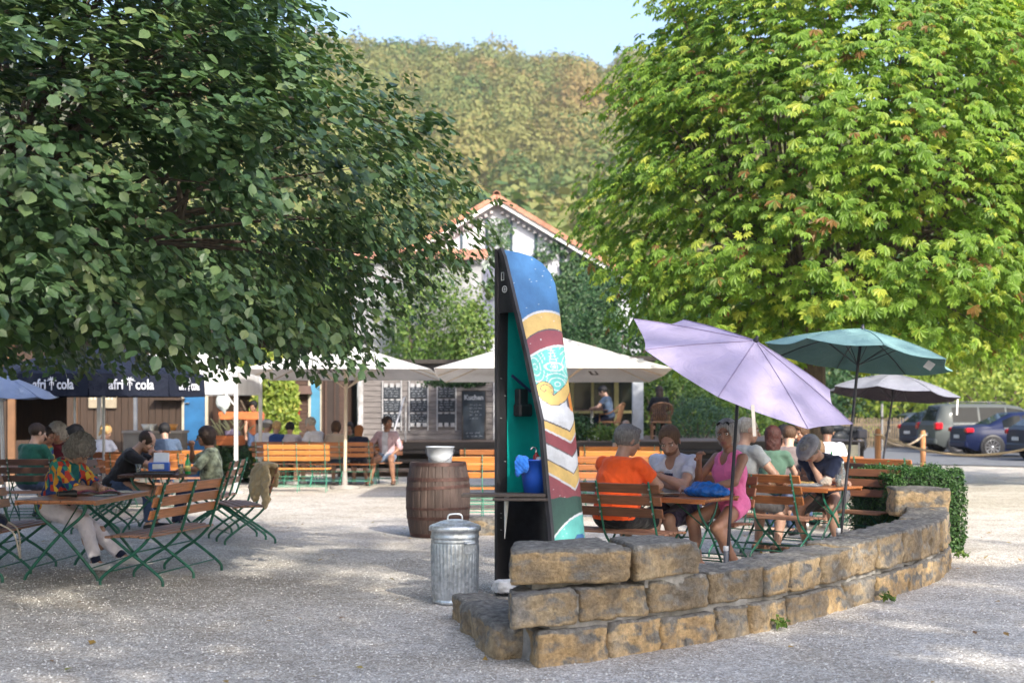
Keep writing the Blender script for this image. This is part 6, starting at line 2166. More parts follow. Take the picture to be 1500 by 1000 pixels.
mb = MB(); mb.M = Matrix.Translation((-2, -36, 0))
xr = gx(588, 33.8)
mb.tube(bez([(xr - .12, 33.2, .12), (xr - .12, 33.2, 1.0), (xr - .02, 33.6, 1.5), (xr + .05, 34.4, 1.85), (xr + .05, 34.4, .8)], 5), .022, 8)
mb.build('handrail', mat('rail_grey', (.45, .44, .45), .4, .6), terr)

def board_wall(mb, x0, x1, y, z0, z1, pitch, m=0, horizontal=True, th=.03):
    if horizontal:
        n = int((z1 - z0) / pitch)
        for i in range(n):
            z = z0 + (i + .5) * (z1 - z0) / n
            mb.box(((x0 + x1) / 2, y - .006 * (i % 2), z), (x1 - x0, th, (z1 - z0) / n - .012), Matrix.Rotation(-.08, 3, 'X'), m)
    else:
        n = int((x1 - x0) / pitch)
        for i in range(n):
            x = x0 + (i + .5) * (x1 - x0) / n
            mb.box((x, y - .012 * (i % 2), (z0 + z1) / 2), ((x1 - x0) / n - .01, th, z1 - z0), m=m)
kY = 35.8
kx0, kx1 = gx(530, kY), gx(724, kY)
kiosk = empty('kiosk', ((kx0 + kx1) / 2, kY, .81), 0, 'grey weatherboarded kiosk hung with chalk menus, on the terrace', 'kiosk')
KT = Matrix.Translation((-(kx0 + kx1) / 2, -kY, -.81))
mb = MB(); mb.M = KT
board_wall(mb, kx0, kx1, kY, .81, 2.72, .13)
mb.box(((kx0 + kx1) / 2, kY + 1.3, 1.76), (kx1 - kx0 - .06, 2.5, 1.9))
mb.build('wall', M_GRW, kiosk)
mb = MB(); mb.M = KT; mb.box(((kx0 + kx1) / 2, kY + 1.2, 2.77), (kx1 - kx0 + .5, 3.1, .10)); mb.build('roof', M_DKW, kiosk)
for xx in (kx0 - .02, kx1 + .03):
    mb = MB(); mb.M = KT; mb.box((xx, kY - .02, 1.76), (.11, .08, 1.9)); mb.build('corner_post', mat('worn_white_post', (.40, .40, .42), .8, var=.5, vs=5), kiosk)
M_CHK = mat('chalkboard', (.018, .024, .034), .7, var=.3, vs=6)
M_CHL = mat('chalk', (.46, .49, .55), .9)
M_FRW = mat('grey_frame', (.36, .36, .38), .8)
def scribble(mb, cx, y, cz, w, h, rows, seed):
    """illegible chalk handwriting, one wavering stroke per word"""
    rg = random.Random(seed)
    for i in range(rows):
        z = cz + h / 2 - (i + .6) * h / rows
        x = cx - w / 2 + rg.uniform(0, .04)
        while x < cx + w / 2 - .05:
            L_ = rg.uniform(.05, .13)
            L_ = min(L_, cx + w / 2 - x)
            hh_ = h / rows * rg.uniform(.22, .36)
            P = []
            k = max(4, int(L_ / .014))
            for j in range(k):
                P.append((x + L_ * j / k, y, z + (hh_ if j % 2 else -hh_) * rg.uniform(.3, 1)))
            mb.tube(P, .004, 4, caps=False)
            x += L_ + rg.uniform(.02, .05)
cols = ((574, 'left'), (613, 'middle'), (654, 'right'))
for ci, (px, nm) in enumerate(cols):
    x = gx(px, kY - .1)
    fr_ = empty('menu_board', (x, kY - .06, 1.25), 0, 'pale frame with three chalk menu boards, the %s one of the kiosk wall' % nm, 'menu board', 'chalk menu frames on the kiosk')
    mb = MB()
    for sx in (-.235, .235):
        mb.box((sx, 0, .42), (.03, .03, 1.26))
    for kz in range(4):
        for j in range(3):
            mb.box((-.155 + j * .155, -.012, (-.06, .235, .57, .93)[kz] + .0), (.10, .02, .10 if kz in (0, 3) else .035))
    mb.build('frame', M_FRW, fr_)
    for r_ in range(3):
        z = (.07 + .34 * r_)
        bd_ = MB(); bd_.box((0, -.005, z + .01), (.44, .02, .30)); bo = bd_.build('chalkboard', M_CHK, fr_)
        if not (ci == 2 and r_ == 0):
            mb = MB(); scribble(mb, 0, -.018, z + .01, .38, .25, 4, ci * 7 + r_); mb.build('chalk_writing', M_CHL, bo)
xk = gx(694, kY - .4)
kb = empty('cake_board', (xk, kY - .35, .81), 0, 'tall dark chalkboard headed Kuchen leaning on the kiosk', 'chalkboard')
mb = MB(); mb.box((0, .0, .62), (.56, .03, 1.20), Matrix.Rotation(.06, 3, 'X')); mb.build('board', mat('slate_board', (.022, .034, .05), .7, var=.3), kb)
mb = MB()
for (a, b) in (((-.285, .0, .0), (-.285, .0, 1.24)), ((.285, .0, .0), (.285, .0, 1.24)), ((-.285, 0, 1.23), (.285, 0, 1.23)), ((-.285, 0, .02), (.285, 0, .02))):
    mb.beam(a, b, .035, .03)
mb.build('frame', M_DKW, kb)
text_obj('heading', 'Kuchen', .17, M_CHL, kb, frame((0, -.045, 1.06), (1, 0, 0), (0, 0, 1)), sx=.92, bold=.006)
mb = MB()
scribble(mb, .04, -.03, .72, .34, .42, 5, 77); scribble(mb, 0, -.03, .15, .44, .16, 2, 78)
mb.build('chalk_writing', M_CHL, kb)
# small lit sign box and hanging plant over the boards
sb = empty('sign_box', (gx(694, kY - .1), kY - .12, 2.42), 0, 'white sign box with dark frame above the cake board', 'sign')
mb = MB(); mb.box((0, 0, 0), (.62, .14, .34)); mb.build('frame', M_DKW, sb); mb = MB(); mb.box((-.02, -.075, .03), (.5, .012, .2)); mb.build('panel', mat('sign_panel', (.5, .52, .6), .6), sb)
bush((gx(665, 34.9), 34.9, 2.12), (.72, .3, .16), 1300, .09, M_DKG, 'dark plant hanging below the umbrellas in front of the kiosk', None, 'plant', 'hanging_plant', stem=False, seed=4)

# slatted wooden building with blue door (left of the kiosk)
sY = 34.6
sx0, sx1 = gx(330, sY), gx(507, sY)
slat = empty('slatted_cabin', ((sx0 + sx1) / 2, sY, 0), 0, 'brown cabin of horizontal laths with a narrow blue door, left of the kiosk', 'cabin')
ST = Matrix.Translation((-(sx0 + sx1) / 2, -sY, 0))
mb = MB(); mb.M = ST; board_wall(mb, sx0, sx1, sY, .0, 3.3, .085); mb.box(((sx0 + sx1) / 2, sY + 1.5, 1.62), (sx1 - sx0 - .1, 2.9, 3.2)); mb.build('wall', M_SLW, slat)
mb = MB(); mb.M = ST; mb.box(((sx0 + sx1) / 2, sY + 1.3, 3.36), (sx1 - sx0 + .5, 3.8, .12)); mb.build('roof', M_DKW, slat)
mb = MB(); mb.M = ST; mb.box((gx(462, sY), sY - .05, 1.65), (.27, .04, 2.1)); dr = mb.build('door', mat('blue_paint', (.06, .22, .36), .5), slat)
mb = MB(); mb.M = ST; mb.box((gx(454, sY), sY - .06, 1.65), (.06, .06, 2.2)); mb.box((gx(470.5, sY), sY - .06, 1.65), (.03, .06, 2.2)); mb.build('door_frame', mat('pale_wood', (.42, .38, .30), .7), dr)
mb = MB(); mb.M = ST; mb.box((gx(488, sY), sY - .05, 1.5), (.30, .04, 2.6)); mb.build('door', mat('dark_door', (.03, .018, .014), .6), slat)
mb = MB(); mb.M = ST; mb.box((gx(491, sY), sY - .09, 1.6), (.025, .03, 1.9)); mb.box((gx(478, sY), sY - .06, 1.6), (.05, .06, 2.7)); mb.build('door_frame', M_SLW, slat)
mb = MB(); mb.M = ST; mb.box((gx(448, sY), sY - .15, 2.05), (.34, .22, .20), taper=.75); mb.build('lamp_hood', mat('hood_brown', (.10, .055, .045), .6), slat)
mb = MB(); mb.M = ST; mb.box((gx(437, sY), sY - .15, 1.55), (.10, .12, .42)); mb.build('extinguisher_box', mat('red_paint', (.45, .03, .02), .5), slat)
wall_green('vine', 'yellow-green vine tumbling over the brown lath cabin', gx(375, sY), gx(440, sY), .3, 3.0, sY - .25, 5200, .13, M_BRT, lambda x, z: .55 - abs(x - gx(408, sY) - .15 * math.sin(z * 2)) * .9, depth=.35)
wall_green('vine', 'upper shoots of the yellow-green vine under the cabin roof', gx(345, sY), gx(420, sY), 2.1, 3.0, sY - .25, 2000, .13, M_BRT, lambda x, z: .25, depth=.3)

# board cabin with counter on the far left
cY = 31.5
cx0, cx1 = gx(-70, cY), gx(312, cY)
cab = empty('board_cabin', ((cx0 + cx1) / 2, cY, 0), 0, 'brown board cabin with dark opening and bright blue door behind the left tables', 'cabin')
CT = Matrix.Translation((-(cx0 + cx1) / 2, -cY, 0))
xo0, xo1 = gx(20, cY), gx(98, cY)
mb = MB(); mb.M = CT
board_wall(mb, cx0, xo0, cY, 0, 3.2, .15, horizontal=False)
board_wall(mb, xo1, gx(268, cY), cY, 0, 3.2, .15, horizontal=False)
board_wall(mb, gx(303, cY), cx1, cY, 0, 3.2, .12, horizontal=False)
mb.box(((xo0 + xo1) / 2, cY, 2.85), (xo1 - xo0, .06, .7))
mb.box(((xo0 + xo1) / 2, cY, .45), (xo1 - xo0, .06, .9))
mb.box((cx0 + .05, cY + 1.8, 1.6), (.08, 3.5, 3.2)); mb.box((cx1 - .05, cY + 1.8, 1.6), (.08, 3.5, 3.2)); mb.box(((cx0 + cx1) / 2, cY + 3.5, 1.6), (cx1 - cx0, .08, 3.2))
mb.build('wall', M_BRW, cab)
mb = MB(); mb.M = CT; mb.box(((cx0 + cx1) / 2, cY + 1.6, 3.27), (cx1 - cx0 + .6, 4.2, .12)); mb.build('roof', M_DKW, cab)
mb = MB(); mb.M = CT; mb.box((gx(286, cY), cY - .03, 1.05), (.50, .05, 2.1)); dr = mb.build('door', mat('bright_blue_paint', (.018, .11, .26), .5), cab)
mb = MB(); mb.M = CT; mb.box((gx(269, cY), cY - .04, 1.06), (.05, .08, 2.16)); mb.box((gx(303.5, cY), cY - .04, 1.06), (.06, .08, 2.16)); mb.build('door_frame', mat('pale_wood', (.42, .38, .30), .7), dr)
mb = MB(); mb.M = CT; mb.box((gx(276, cY), cY - .08, 1.72), (.09, .05, .02)); mb.build('handle', mat('steel', (.6, .6, .62), .25, 1.0), dr)
mb = MB(); mb.M = CT; mb.box((gx(250, cY), cY - .16, 1.80), (.68, .26, .035)); mb.build('wall_shelf', M_BRW, cab)
mb = MB(); mb.M = CT; mb.box((gx(112, cY), cY - .03, 1.6), (.05, .06, 3.1)); mb.box((gx(18, cY), cY - .03, 1.6), (.16, .07, 3.1)); mb.build('post', mat('honey_post', (.17, .085, .04), .6), cab)
sg1 = empty('price_sign', (gx(150, cY - .1), cY - .08, 1.86), 0, 'beige price sign with two rows of pale marks behind the left tables', 'sign')
mb = MB(); mb.box((0, 0, -.11), (.62, .03, .28)); mb.build('panel', mat('beige_board', (.28, .235, .17), .8), sg1)
mb = MB()
for i in (0, 1, 2, 4, 5, 6):
    mb.box((-.24 + i * .075, -.02, -.04), (.035, .01, .05), Matrix.Rotation(.3 * (i % 2), 3, 'Y'))
mb.box((.0, -.02, -.19), (.05, .01, .07))
mb.build('marks', mat('mark_pale', (.6, .55, .42), .8), sg1)
sg2 = empty('price_sign', (gx(146, cY - .1), cY - .08, 2.03), 0, 'plain beige board above the price sign', 'sign')
mb = MB(); mb.box((0, 0, 0), (.64, .04, .12)); mb.build('panel', mat('beige_board', (.28, .235, .17), .8), sg2)
sg3 = empty('notice', (gx(6, cY - .1), cY - .10, 1.95), 0, 'pale notice pinned to the honey-coloured post at the left edge', 'notice')
mb = MB(); mb.box((0, 0, 0), (.26, .02, .22)); mb.build('paper_sheet', mat('notice_paper', (.35, .31, .27), .8), sg3)
# counter
cnt = empty('counter', (gx(228, 29.5), 29.5, 0), 0, 'grey serving counter with bowls behind the man in slate blue', 'counter')
mb = MB(); mb.box((0, 0, 1.12), (1.25, .6, .05)); mb.build('counter_top', mat('counter_grey', (.24, .22, .21), .5), cnt)
mb = MB(); mb.box((0, 0, .55), (1.2, .52, 1.09)); mb.build('body', mat('counter_body', (.13, .12, .11), .6), cnt)
for px, lab, c, w_ in ((218, 'white oval bowl on the grey counter', (.6, .58, .52), .16), (252, 'orange bowl on the grey counter, right of the white one', (.55, .25, .06), .12)):
    o = empty('bowl', (gx(px, 29.4), 29.4, 1.146), 0, lab, 'bowl', 'bowls on the counter')
    mb = MB(); mb.lathe([(0, 0), (w_ * .6, 0), (w_, .13), (w_ - .012, .13), (w_ * .55, .012), (0, .012)], 20); mb.build('dish', mat('bowl_%d' % px, c, .4), o)
for i, px in enumerate((222, 229)):
    o = empty('jar', (gx(px, 29.15), 29.15, .757 + .39), 0, ('small white jar on the counter front edge', 'small dark jar on the counter front edge')[i], 'jar', 'jars on the counter')
    mb = MB(); mb.lathe([(0, 0), (.04, 0), (.04, .08), (.025, .1), (.025, .12), (0, .12)], 14); mb.build('body', mat('jar_%d' % i, ((.6, .6, .55), (.06, .05, .04))[i], .4), o)

# orange flower boxes
for i, (px0, px1, Y, z, hh_, lab, plants) in enumerate(((295, 386, 32.3, 1.44, .17, 'long orange board rail above the flower box', False), (318, 358, 30.6, .92, .20, 'orange flower box with feathery plants, below the board rail', True))):
    o = empty('flower_box', ((gx(px0, Y) + gx(px1, Y)) / 2, Y, 0), 0, lab, 'flower box', 'orange boxes in front of the lath cabin')
    L_ = gx(px1, Y) - gx(px0, Y)
    mb = MB(); mb.box((0, -.12, z + hh_ * .26), (L_, .03, hh_ * .46)); mb.box((0, -.13, z - hh_ * .26), (L_ * .94, .03, hh_ * .46)); mb.box((0, .12, z), (L_ * .97, .03, hh_)); mb.box((0, 0, z - hh_ / 2), (L_ * .92, .24, .02))
    mb.build('box', mat('orange_stain', (.52, .15, .045), .55, var=.2, vs=5), o)
    mb = MB()
    for sx in (-L_ * .4, L_ * .4):
        mb.box((sx, .05, z / 2 - hh_ * .3), (.08, .08, z - hh_ * .4))
    mb.build('post', M_DKW, o)
    if plants:
        mb = MB()
        rg = random.Random(9)
        for k in range(26):
            x = rg.uniform(-L_ * .48, L_ * .48)
            an = rg.uniform(-.8, .8) + x * .8
            L2_ = rg.uniform(.25, .5)
            mb.tube(bez([(x, 0, z + .05), (x + an * L2_ * .4, -.05, z + .05 + L2_ * .6), (x + an * L2_ * .9, -.08, z + .05 + L2_)], 3), [.008, .010, .014, .018, .018, .014, .006], 5)
        mb.build('plant_stems', mat('silver_green', (.35, .36, .20), .8), o)
        mb = MB(); mb.box((.05, -.02, z + .16), (.34, .1, .16), bev=.05); mb.build('blossoms', mat('lilac_blossom', (.42, .34, .48), .8, var=.5, vs=30), o)
bush((gx(365, 30.8), 30.8, 0), (1.1, .5, .42), 2600, .12, M_DKG, 'dark leafy plants on the ground below the flower box', None, 'plant', 'leafy_plant', stem=False, seed=8)
bush((gx(330, 31.2), 31.2, 0), (.6, .4, .40), 1100, .11, M_MID, 'green plants left of the white tent pole', None, 'plant', 'leafy_plant', stem=False, seed=18)
o = empty('bag', (gx(327, 31.0), 31.0, 1.75), 0, 'pale grey cloth bag hanging under the white tent', 'bag')
f = Field((-.25, -.12, -.4), (.25, .12, .3), .015); f.ell((0, 0, 0), (.16, .06, .20)).cone((0, 0, -.1), (.03, 0, -.27), .09, .02).wob(.01, 22); V, Q = f.surf()
link('sack', mesh_np('sack', V, Q, [mat('pale_bag', (.42, .46, .45), .7)], smooth=True), o)
mb = MB(); mb.tube([(0, 0, .15), (-.05, 0, .4)], .01, 5); mb.build('strap', M_DKW, o)
gl(375, 33.6, 170, 'person with black hair looking over the orange board rail', hair='short', hm=BLACKH, shirt=CL('rust_top', (.22, .07, .03)), pants=C_JEAN, shoes=SH_D, hip=1.02, skin_c=TAN, fl=(-.1, .1, .08), fr=(.1, .1, .08))

# white tent
tn = empty('white_tent', (gx(300, 27.5), 27.5, 0), 0, 'small white pavilion tent beside the dark umbrella', 'tent')
TT = Matrix.Translation((-gx(300, 27.5), -27.5, 0))
M_TNT = canopy_mat('tent_canvas', (.74, .74, .74), .25)
x1 = gx(346, 27.0); x0 = x1 - 2.6; y0, y1 = 27.0, 29.6; zr, ze_ = 2.75, 1.88
mb = MB(); mb.M = TT
cx_, cy_ = (x0 + x1) / 2, (y0 + y1) / 2
c4 = [(x0, y0), (x1, y0), (x1, y1), (x0, y1)]
for i in range(4):
    a, b = c4[i], c4[(i + 1) % 4]
    mb.grid(lambda u, v: (a[0] + (b[0] - a[0]) * u + (cx_ - (a[0] + (b[0] - a[0]) * u)) * v, a[1] + (b[1] - a[1]) * u + (cy_ - (a[1] + (b[1] - a[1]) * u)) * v, 2.30 + .75 * v - .08 * math.sin(PI * v)), 8, 8)
mb.build('roof_canvas', M_TNT, tn)
for i in range(4):
    a, b = c4[i], c4[(i + 1) % 4]
    mb = MB(); mb.M = TT
    mb.grid(lambda u, v: (a[0] + (b[0] - a[0]) * u, a[1] + (b[1] - a[1]) * u, 2.30 - (2.30 - ze_) * v - .02 * math.sin(PI * u)), 10, 3)
    vl = mb.build('valance', M_TNT, tn)
    if i == 0:
        text_obj('lettering', 'US', .26, mat('faint_pink', (.60, .42, .38), .8), vl, TT @ frame((x1 - .98, y0 - .012, 2.08), (1, 0, 0), (0, 0, 1)), sx=.9)
for (x, y) in c4:
    mb = MB(); mb.M = TT; mb.box((x, y, 1.15), (.07, .07, 2.3)); mb.box((x, y, .012), (.3, .3, .02)); mb.build('pole', mat('tent_pole', (.60, .60, .60), .4, .3), tn)
mb = MB(); mb.M = TT; mb.beam((x1, y0, 1.62), (x1 - .28, y0, 1.98), .03, .03); mb.build('brace', mat('tent_pole', (.60, .60, .60), .4, .3), tn)

# dark advertising umbrellas with lettered valances
M_INK = canopy_mat('navy_canvas', (.012, .016, .032), .06)
M_LOGO = mat('logo_white', (.62, .64, .72), .8)
def palm_logo(mb, M):
    for a in (-75, -45, -15, 15, 45, 75):
        t = math.radians(a)
        P = [M @ Vector((math.sin(t) * r_, .055 + math.cos(t) * r_ * .7 - r_ * r_ * 4.0 * abs(math.sin(t)), 0)) for r_ in (0, .03, .06, .085)]
        mb.tube(P, [.007, .008, .007, .003], 4)
    mb.tube([M @ Vector((0, .055, 0)), M @ Vector((0, -.09, 0))], .008, 4)
    mb.tube([M @ Vector((-.03, -.02, 0)), M @ Vector((-.03, .02, 0)), M @ Vector((0, .03, 0))], .006, 4); mb.tube([M @ Vector((.03, -.02, 0)), M @ Vector((.03, .02, 0)), M @ Vector((0, .03, 0))], .006, 4)
def cola_umbrella(px, Y, R, zr, h, ph, label):
    c = Vector((gx(px, Y), Y, zr))
    r, T, pt, can = umbrella((c.x, Y, 0), c, (0, 0, 1), R, h, label, M_INK, M_INK, 8, ph, pole_m=mat('alu_pole', (.42, .43, .46), .35, .7), sag=.0, belly=.1, ring=False, group='dark lettered umbrellas over the left tables', name='market_umbrella', pole_r=.024)
    for k in range(8):
        a0, a1 = 2 * PI * k / 8, 2 * PI * (k + 1) / 8
        p0, p1 = T @ Vector(pt(1, a0)), T @ Vector(pt(1, a1))
        mb = MB()
        mb.grid(lambda u, v: p0.lerp(p1, u) + Vector((0, 0, -.33 * v)) + (p0.lerp(p1, .5) - T @ Vector((0, 0, 0))).normalized() * .02 * v, 4, 2)
        vl = mb.build('valance', M_INK, r)
        mid = p0.lerp(p1, .5)
        d = (p1 - p0).normalized()
        out = Vector((mid.x, mid.y, 0)).normalized()
        for s_ in (1, -1):
            MM = frame(mid + Vector((0, 0, -.165)) + out * (.022 if s_ > 0 else .002), d * 1, (0, 0, 1))
            if s_ < 0: continue
            text_obj('lettering', 'afri', .21, M_LOGO, vl, MM @ Matrix.Translation((-.20, 0, .012)), sx=.80, bold=.004, extr=.003)
            text_obj('lettering', 'cola', .21, M_LOGO, vl, MM @ Matrix.Translation((.22, 0, .012)), sx=.80, bold=.004, extr=.003)
            mb = MB(); palm_logo(mb, MM @ Matrix.Translation((0, .01, .014))); mb.build('palm_emblem', M_LOGO, vl)
            # the print shows through to the inside of the far panels
            if out.y > .0:
                MM2 = frame(mid + Vector((0, 0, -.125)) - out * .012, d, (0, 0, 1))
                text_obj('lettering', 'afri  cola', .17, mat('logo_ghost', (.22, .23, .28), .8), vl, MM2, sx=.8, bold=.005, extr=.002)
    return r
cola_umbrella(152, 22.0, 1.52, 2.11, .50, PI / 8 * 1.0 - .25, 'dark blue cola umbrella with white lettering on its valance, nearest of two')
cola_umbrella(110, 25.2, 1.7, 2.16, .50, PI / 8 + .1, 'second dark cola umbrella behind the nearest one')
umbrella((gx(7, 20.5), 20.5, 0), Vector((gx(2, 20.5), 20.5, 1.765)), (0, 0, 1), .80, .33, 'pale blue-grey umbrella at the left edge of the picture', canopy_mat('pale_blue_cloth', (.34, .42, .60), .4), canopy_mat('pale_blue_cloth', (.34, .42, .60), .4), 8, .2, pole_m=mat('alu_pole', (.42, .43, .46), .35, .7), pole_r=.03, ring=False)

# ================================================================ terrace right of the boat: patio guests
dz = .81
back = empty('veranda', (gx(885, 40.5), 40.5, .81), 0, 'near-black veranda wall standing for a dark recess, with pale posts, behind the terrace guests', 'veranda')
VT = Matrix.Translation((-gx(885, 40.5), -40.5, -.81))
mb = MB(); mb.M = VT; mb.box((gx(872, 40.5), 40.6, 1.83), (2.6, .12, 2.04)); mb.build('wall', mat('dark_recess', (.012, .018, .016), .12, spec=.8), back)  # black-green sheet; the dark of the recess is in its colour
mb = MB(); mb.M = VT
for px, w_ in ((838, .1), (868, .07), (903, .13)):
    mb.box((gx(px, 40.4), 40.45, 1.83), (w_, .12, 2.04))
mb.box((gx(872, 40.4), 40.45, 1.5), (2.5, .1, .08))
mb.build('frame', mat('ochre_frame', (.36, .32, .14), .6), back)
mb = MB(); mb.M = VT; mb.box((gx(872, 40), 39.3, 2.92), (3.0, 3.6, .12)); mb.build('roof', M_DKW, back)
mb = MB(); mb.M = VT; mb.box((gx(934, 37), 37.0, 1.85), (.28, .28, 2.08)); mb.build('pillar', mat('grey_white_pillar', (.42, .44, .48), .7, var=.2), back)
M_WICK = mat('wicker', (.24, .12, .06), .6, var=.4, vs=20, bump=.5, bs=50)
def wicker_chair(x, y, rz, label):
    root = empty('wicker_chair', (x, y, dz), ra(rz), label, 'chair', 'wicker chairs on the terrace')
    mb = MB(); mb.box((0, 0, .44), (.50, .48, .05), bev=.015); mb.build('seat', M_WICK, root)
    mb = MB()
    for i in range(11):
        t = -1 + 2 * i / 10
        mb.tube(bez([(t * .20, -.22, .45), (t * .24, -.28, .65), (t * .22, -.33, .92 - .05 * t * t)], 3), .011, 5)
    mb.tube(bez([(-.27, .20, .64), (-.28, -.1, .68), (-.23, -.33, .87), (0, -.35, .93), (.23, -.33, .87), (.28, -.1, .68), (.27, .20, .64)], 5), .020, 7)
    mb.build('backrest', M_WICK, root)
    for sx in (-.23, .23):
        for sy in (-.2, .2):
            mb = MB(); mb.tube([(sx, sy, 0), (sx, sy, .44 if sy < 0 else .64)], .018, 7); mb.build('leg', M_WICK, root)
    return root
xb, yb = gx(893, 36.6), 36.6
wicker_chair(xb, yb, 70, 'wicker chair under the man in the slate shirt on the terrace')
G7 = 'guests on the wooden terrace'
person((xb, yb, dz), 70, 'man in a slate shirt and dark trousers in a wicker chair, turned left', G7, hair='short', hm=BLACKH, shirt=CL('slate_tee', (.06, .09, .15)), pants=C_NAVY, pant_len=1.9, shoes=SH_D, h=.018, hand_h=.009, lean=10, head=(18, 0, 0), hl=(-.1, .42, .80), hr=(.05, .40, .80), s=1.02)
wicker_chair(gx(968, 36.2), 36.2, 0, 'wicker chair of the woman in black, seen from behind')
person((gx(967, 36.2), 36.2, dz), 0, 'woman with dark streaked hair in black, seen from behind on the terrace', G7, fem=True, hair='long', hm=DKBR, shirt=C_BLACK, sleeve=1.8, pants=C_BLACK, pant_len=1.9, shoes=SH_D, h=.018, hand_h=.009)
tb = empty('bistro_table', (gx(867, 36.4), 36.4, dz), 0, 'round bistro table with white foot on the terrace', 'table')
mb = MB(); mb.lathe([(0, .73), (.42, .73), (.42, .76), (0, .76)], 28); mb.build('table_top', M_SLD, tb)
mb = MB(); mb.lathe([(.24, 0), (.24, .03), (.06, .08), (.035, .2), (.035, .73)], 16); mb.build('foot', M_WHT, tb)
bush((gx(880, 34.9), 34.75, .81), (.5, .22, .2), 900, .09, M_MID, 'green pot plant at the front edge of the terrace', None, 'plant', 'pot_plant', stem=False, seed=3)
bush((gx(848, 34.9), 34.75, .81), (.35, .22, .32), 800, .10, M_DKG, 'dark plant close behind the boat shelf on the terrace edge', None, 'plant', 'pot_plant', stem=False, seed=6)

# ================================================================ garden and trees behind on the right
gsh = 'garden shrubs right of the terrace'
bush((gx(1022, 39), 39, 0), (1.15, 1.0, 1.0), 7000, .07, M_CON, 'round blue-green conifer bush right of the terrace', gsh, seed=2, lump=.12)
bush((gx(965, 42), 42, 0), (1.7, 1.2, 1.6), 4500, .14, M_MID, 'light green shrub behind the woman in black', gsh, seed=12)
bush((gx(1085, 43), 43, 0), (1.6, 1.2, 1.3), 4200, .14, M_MID, 'shrub behind the lilac umbrella', gsh, seed=13, rbias=.1)
bush((gx(1000, 47), 47, 0), (2.6, 2, 2.6), 7000, .18, M_DKG, 'large dark shrub under the left side of the chestnut', gsh, seed=14)
tg = 'trees beyond the parked cars'
for i, (px, Y, r_, m_, lab) in enumerate(((1090, 66, (4.5, 3, 4.6), M_DKG, 'dark tree far behind the lilac umbrella'), (1200, 70, (5, 3, 4.2), M_MID, 'mid green tree behind the motorcycle'), (1300, 66, (4.2, 3, 4.4), M_DKG, 'dark tree behind the pale grey umbrella'),
        (1395, 68, (4.6, 3, 3.6), M_BRT, 'bright yellow-green tree above the olive van'), (1500, 66, (4.4, 3, 4.4), M_MID, 'mid green tree above the blue saloon at the right edge'), (1600, 64, (5, 3, 5.5), M_BRT, 'bright tree just beyond the right edge'),
        (1345, 61, (3.0, 2, 1.7), M_BRT, 'low yellow-green bush behind the olive van'), (1460, 60, (3.4, 2, 1.9), M_BRT, 'low yellow-green bush behind the blue saloon'), (1240, 62, (3.2, 2, 1.6), M_DKG, 'low dark bush behind the lath fence'),
        (1020, 74, (6, 3, 3.5), M_MID, 'far tree behind the conifer bush'), (560, 60, (5, 3, 3.6), M_MID, 'tree behind the kiosk roof'), (430, 58, (6, 3, 4.6), M_MID, 'tree behind the lath cabin'), (250, 56, (6, 3, 4.5), M_DKG, 'tree behind the board cabin'), (60, 56, (6, 3, 5), M_MID, 'tree behind the left umbrellas'))):
    bush((gx(px, Y), Y, 0), r_, 6500 if r_[2] > 2.5 else 4500, .30 if r_[2] > 2.5 else .22, m_, lab, tg, 'tree' if r_[2] > 2.5 else 'bush', 'broadleaf_tree' if r_[2] > 2.5 else 'bush', seed=i * 3 + 1, lump=.35)
# lath fence
fx0, fx1, fY = gx(1195, 57), gx(1350, 57), 57
fe = empty('lath_fence', ((fx0 + fx1) / 2, fY, 0), 0, 'weathered garden fence of upright laths behind the motorcycle', 'fence')
mb = MB()
W_ = fx1 - fx0
for i in range(46):
    x = -W_ / 2 + W_ * i / 45
    mb.box((x, 0, .62 + .03 * math.sin(i * 2.3)), (.05, .02, 1.2), Matrix.Rotation(.03 * math.sin(i * 5), 3, 'Y'))
mb.build('laths', mat('fence_lath', (.17, .13, .085), .85, var=.4), fe)
mb = MB(); mb.box((0, .03, .35), (W_, .04, .07)); mb.box((0, .03, .95), (W_, .04, .07)); mb.build('rail', mat('fence_lath', (.17, .13, .085), .85, var=.4), fe)
pl = empty('marker_post', (gx(1292, 52), 52, 0), 0, 'thin white marker post left of the parked cars', 'post')
mb = MB(); mb.lathe([(.045, 0), (.045, 1.75), (0, 1.78)], 10); mb.build('shaft', mat('post_grey', (.16, .16, .16), .7), pl)
mb = MB(); mb.lathe([(.05, 1.2), (.05, 1.3)], 10); mb.build('band', M_DKW, pl)
ab = empty('notice_board', (gx(1241, 23.5), 23.5, 0), ra(-12), 'cream standing board behind the man in the white T-shirt', 'board')
mb = MB(); mb.box((0, 0, .58), (.36, .03, .84)); mb.build('panel', mat('cream_board', (.52, .50, .40), .7), ab)
mb = MB(); mb.box((-.19, 0, .52), (.03, .04, 1.04)); mb.box((.19, 0, .52), (.03, .04, 1.04)); mb.build('frame', M_FRW, ab)

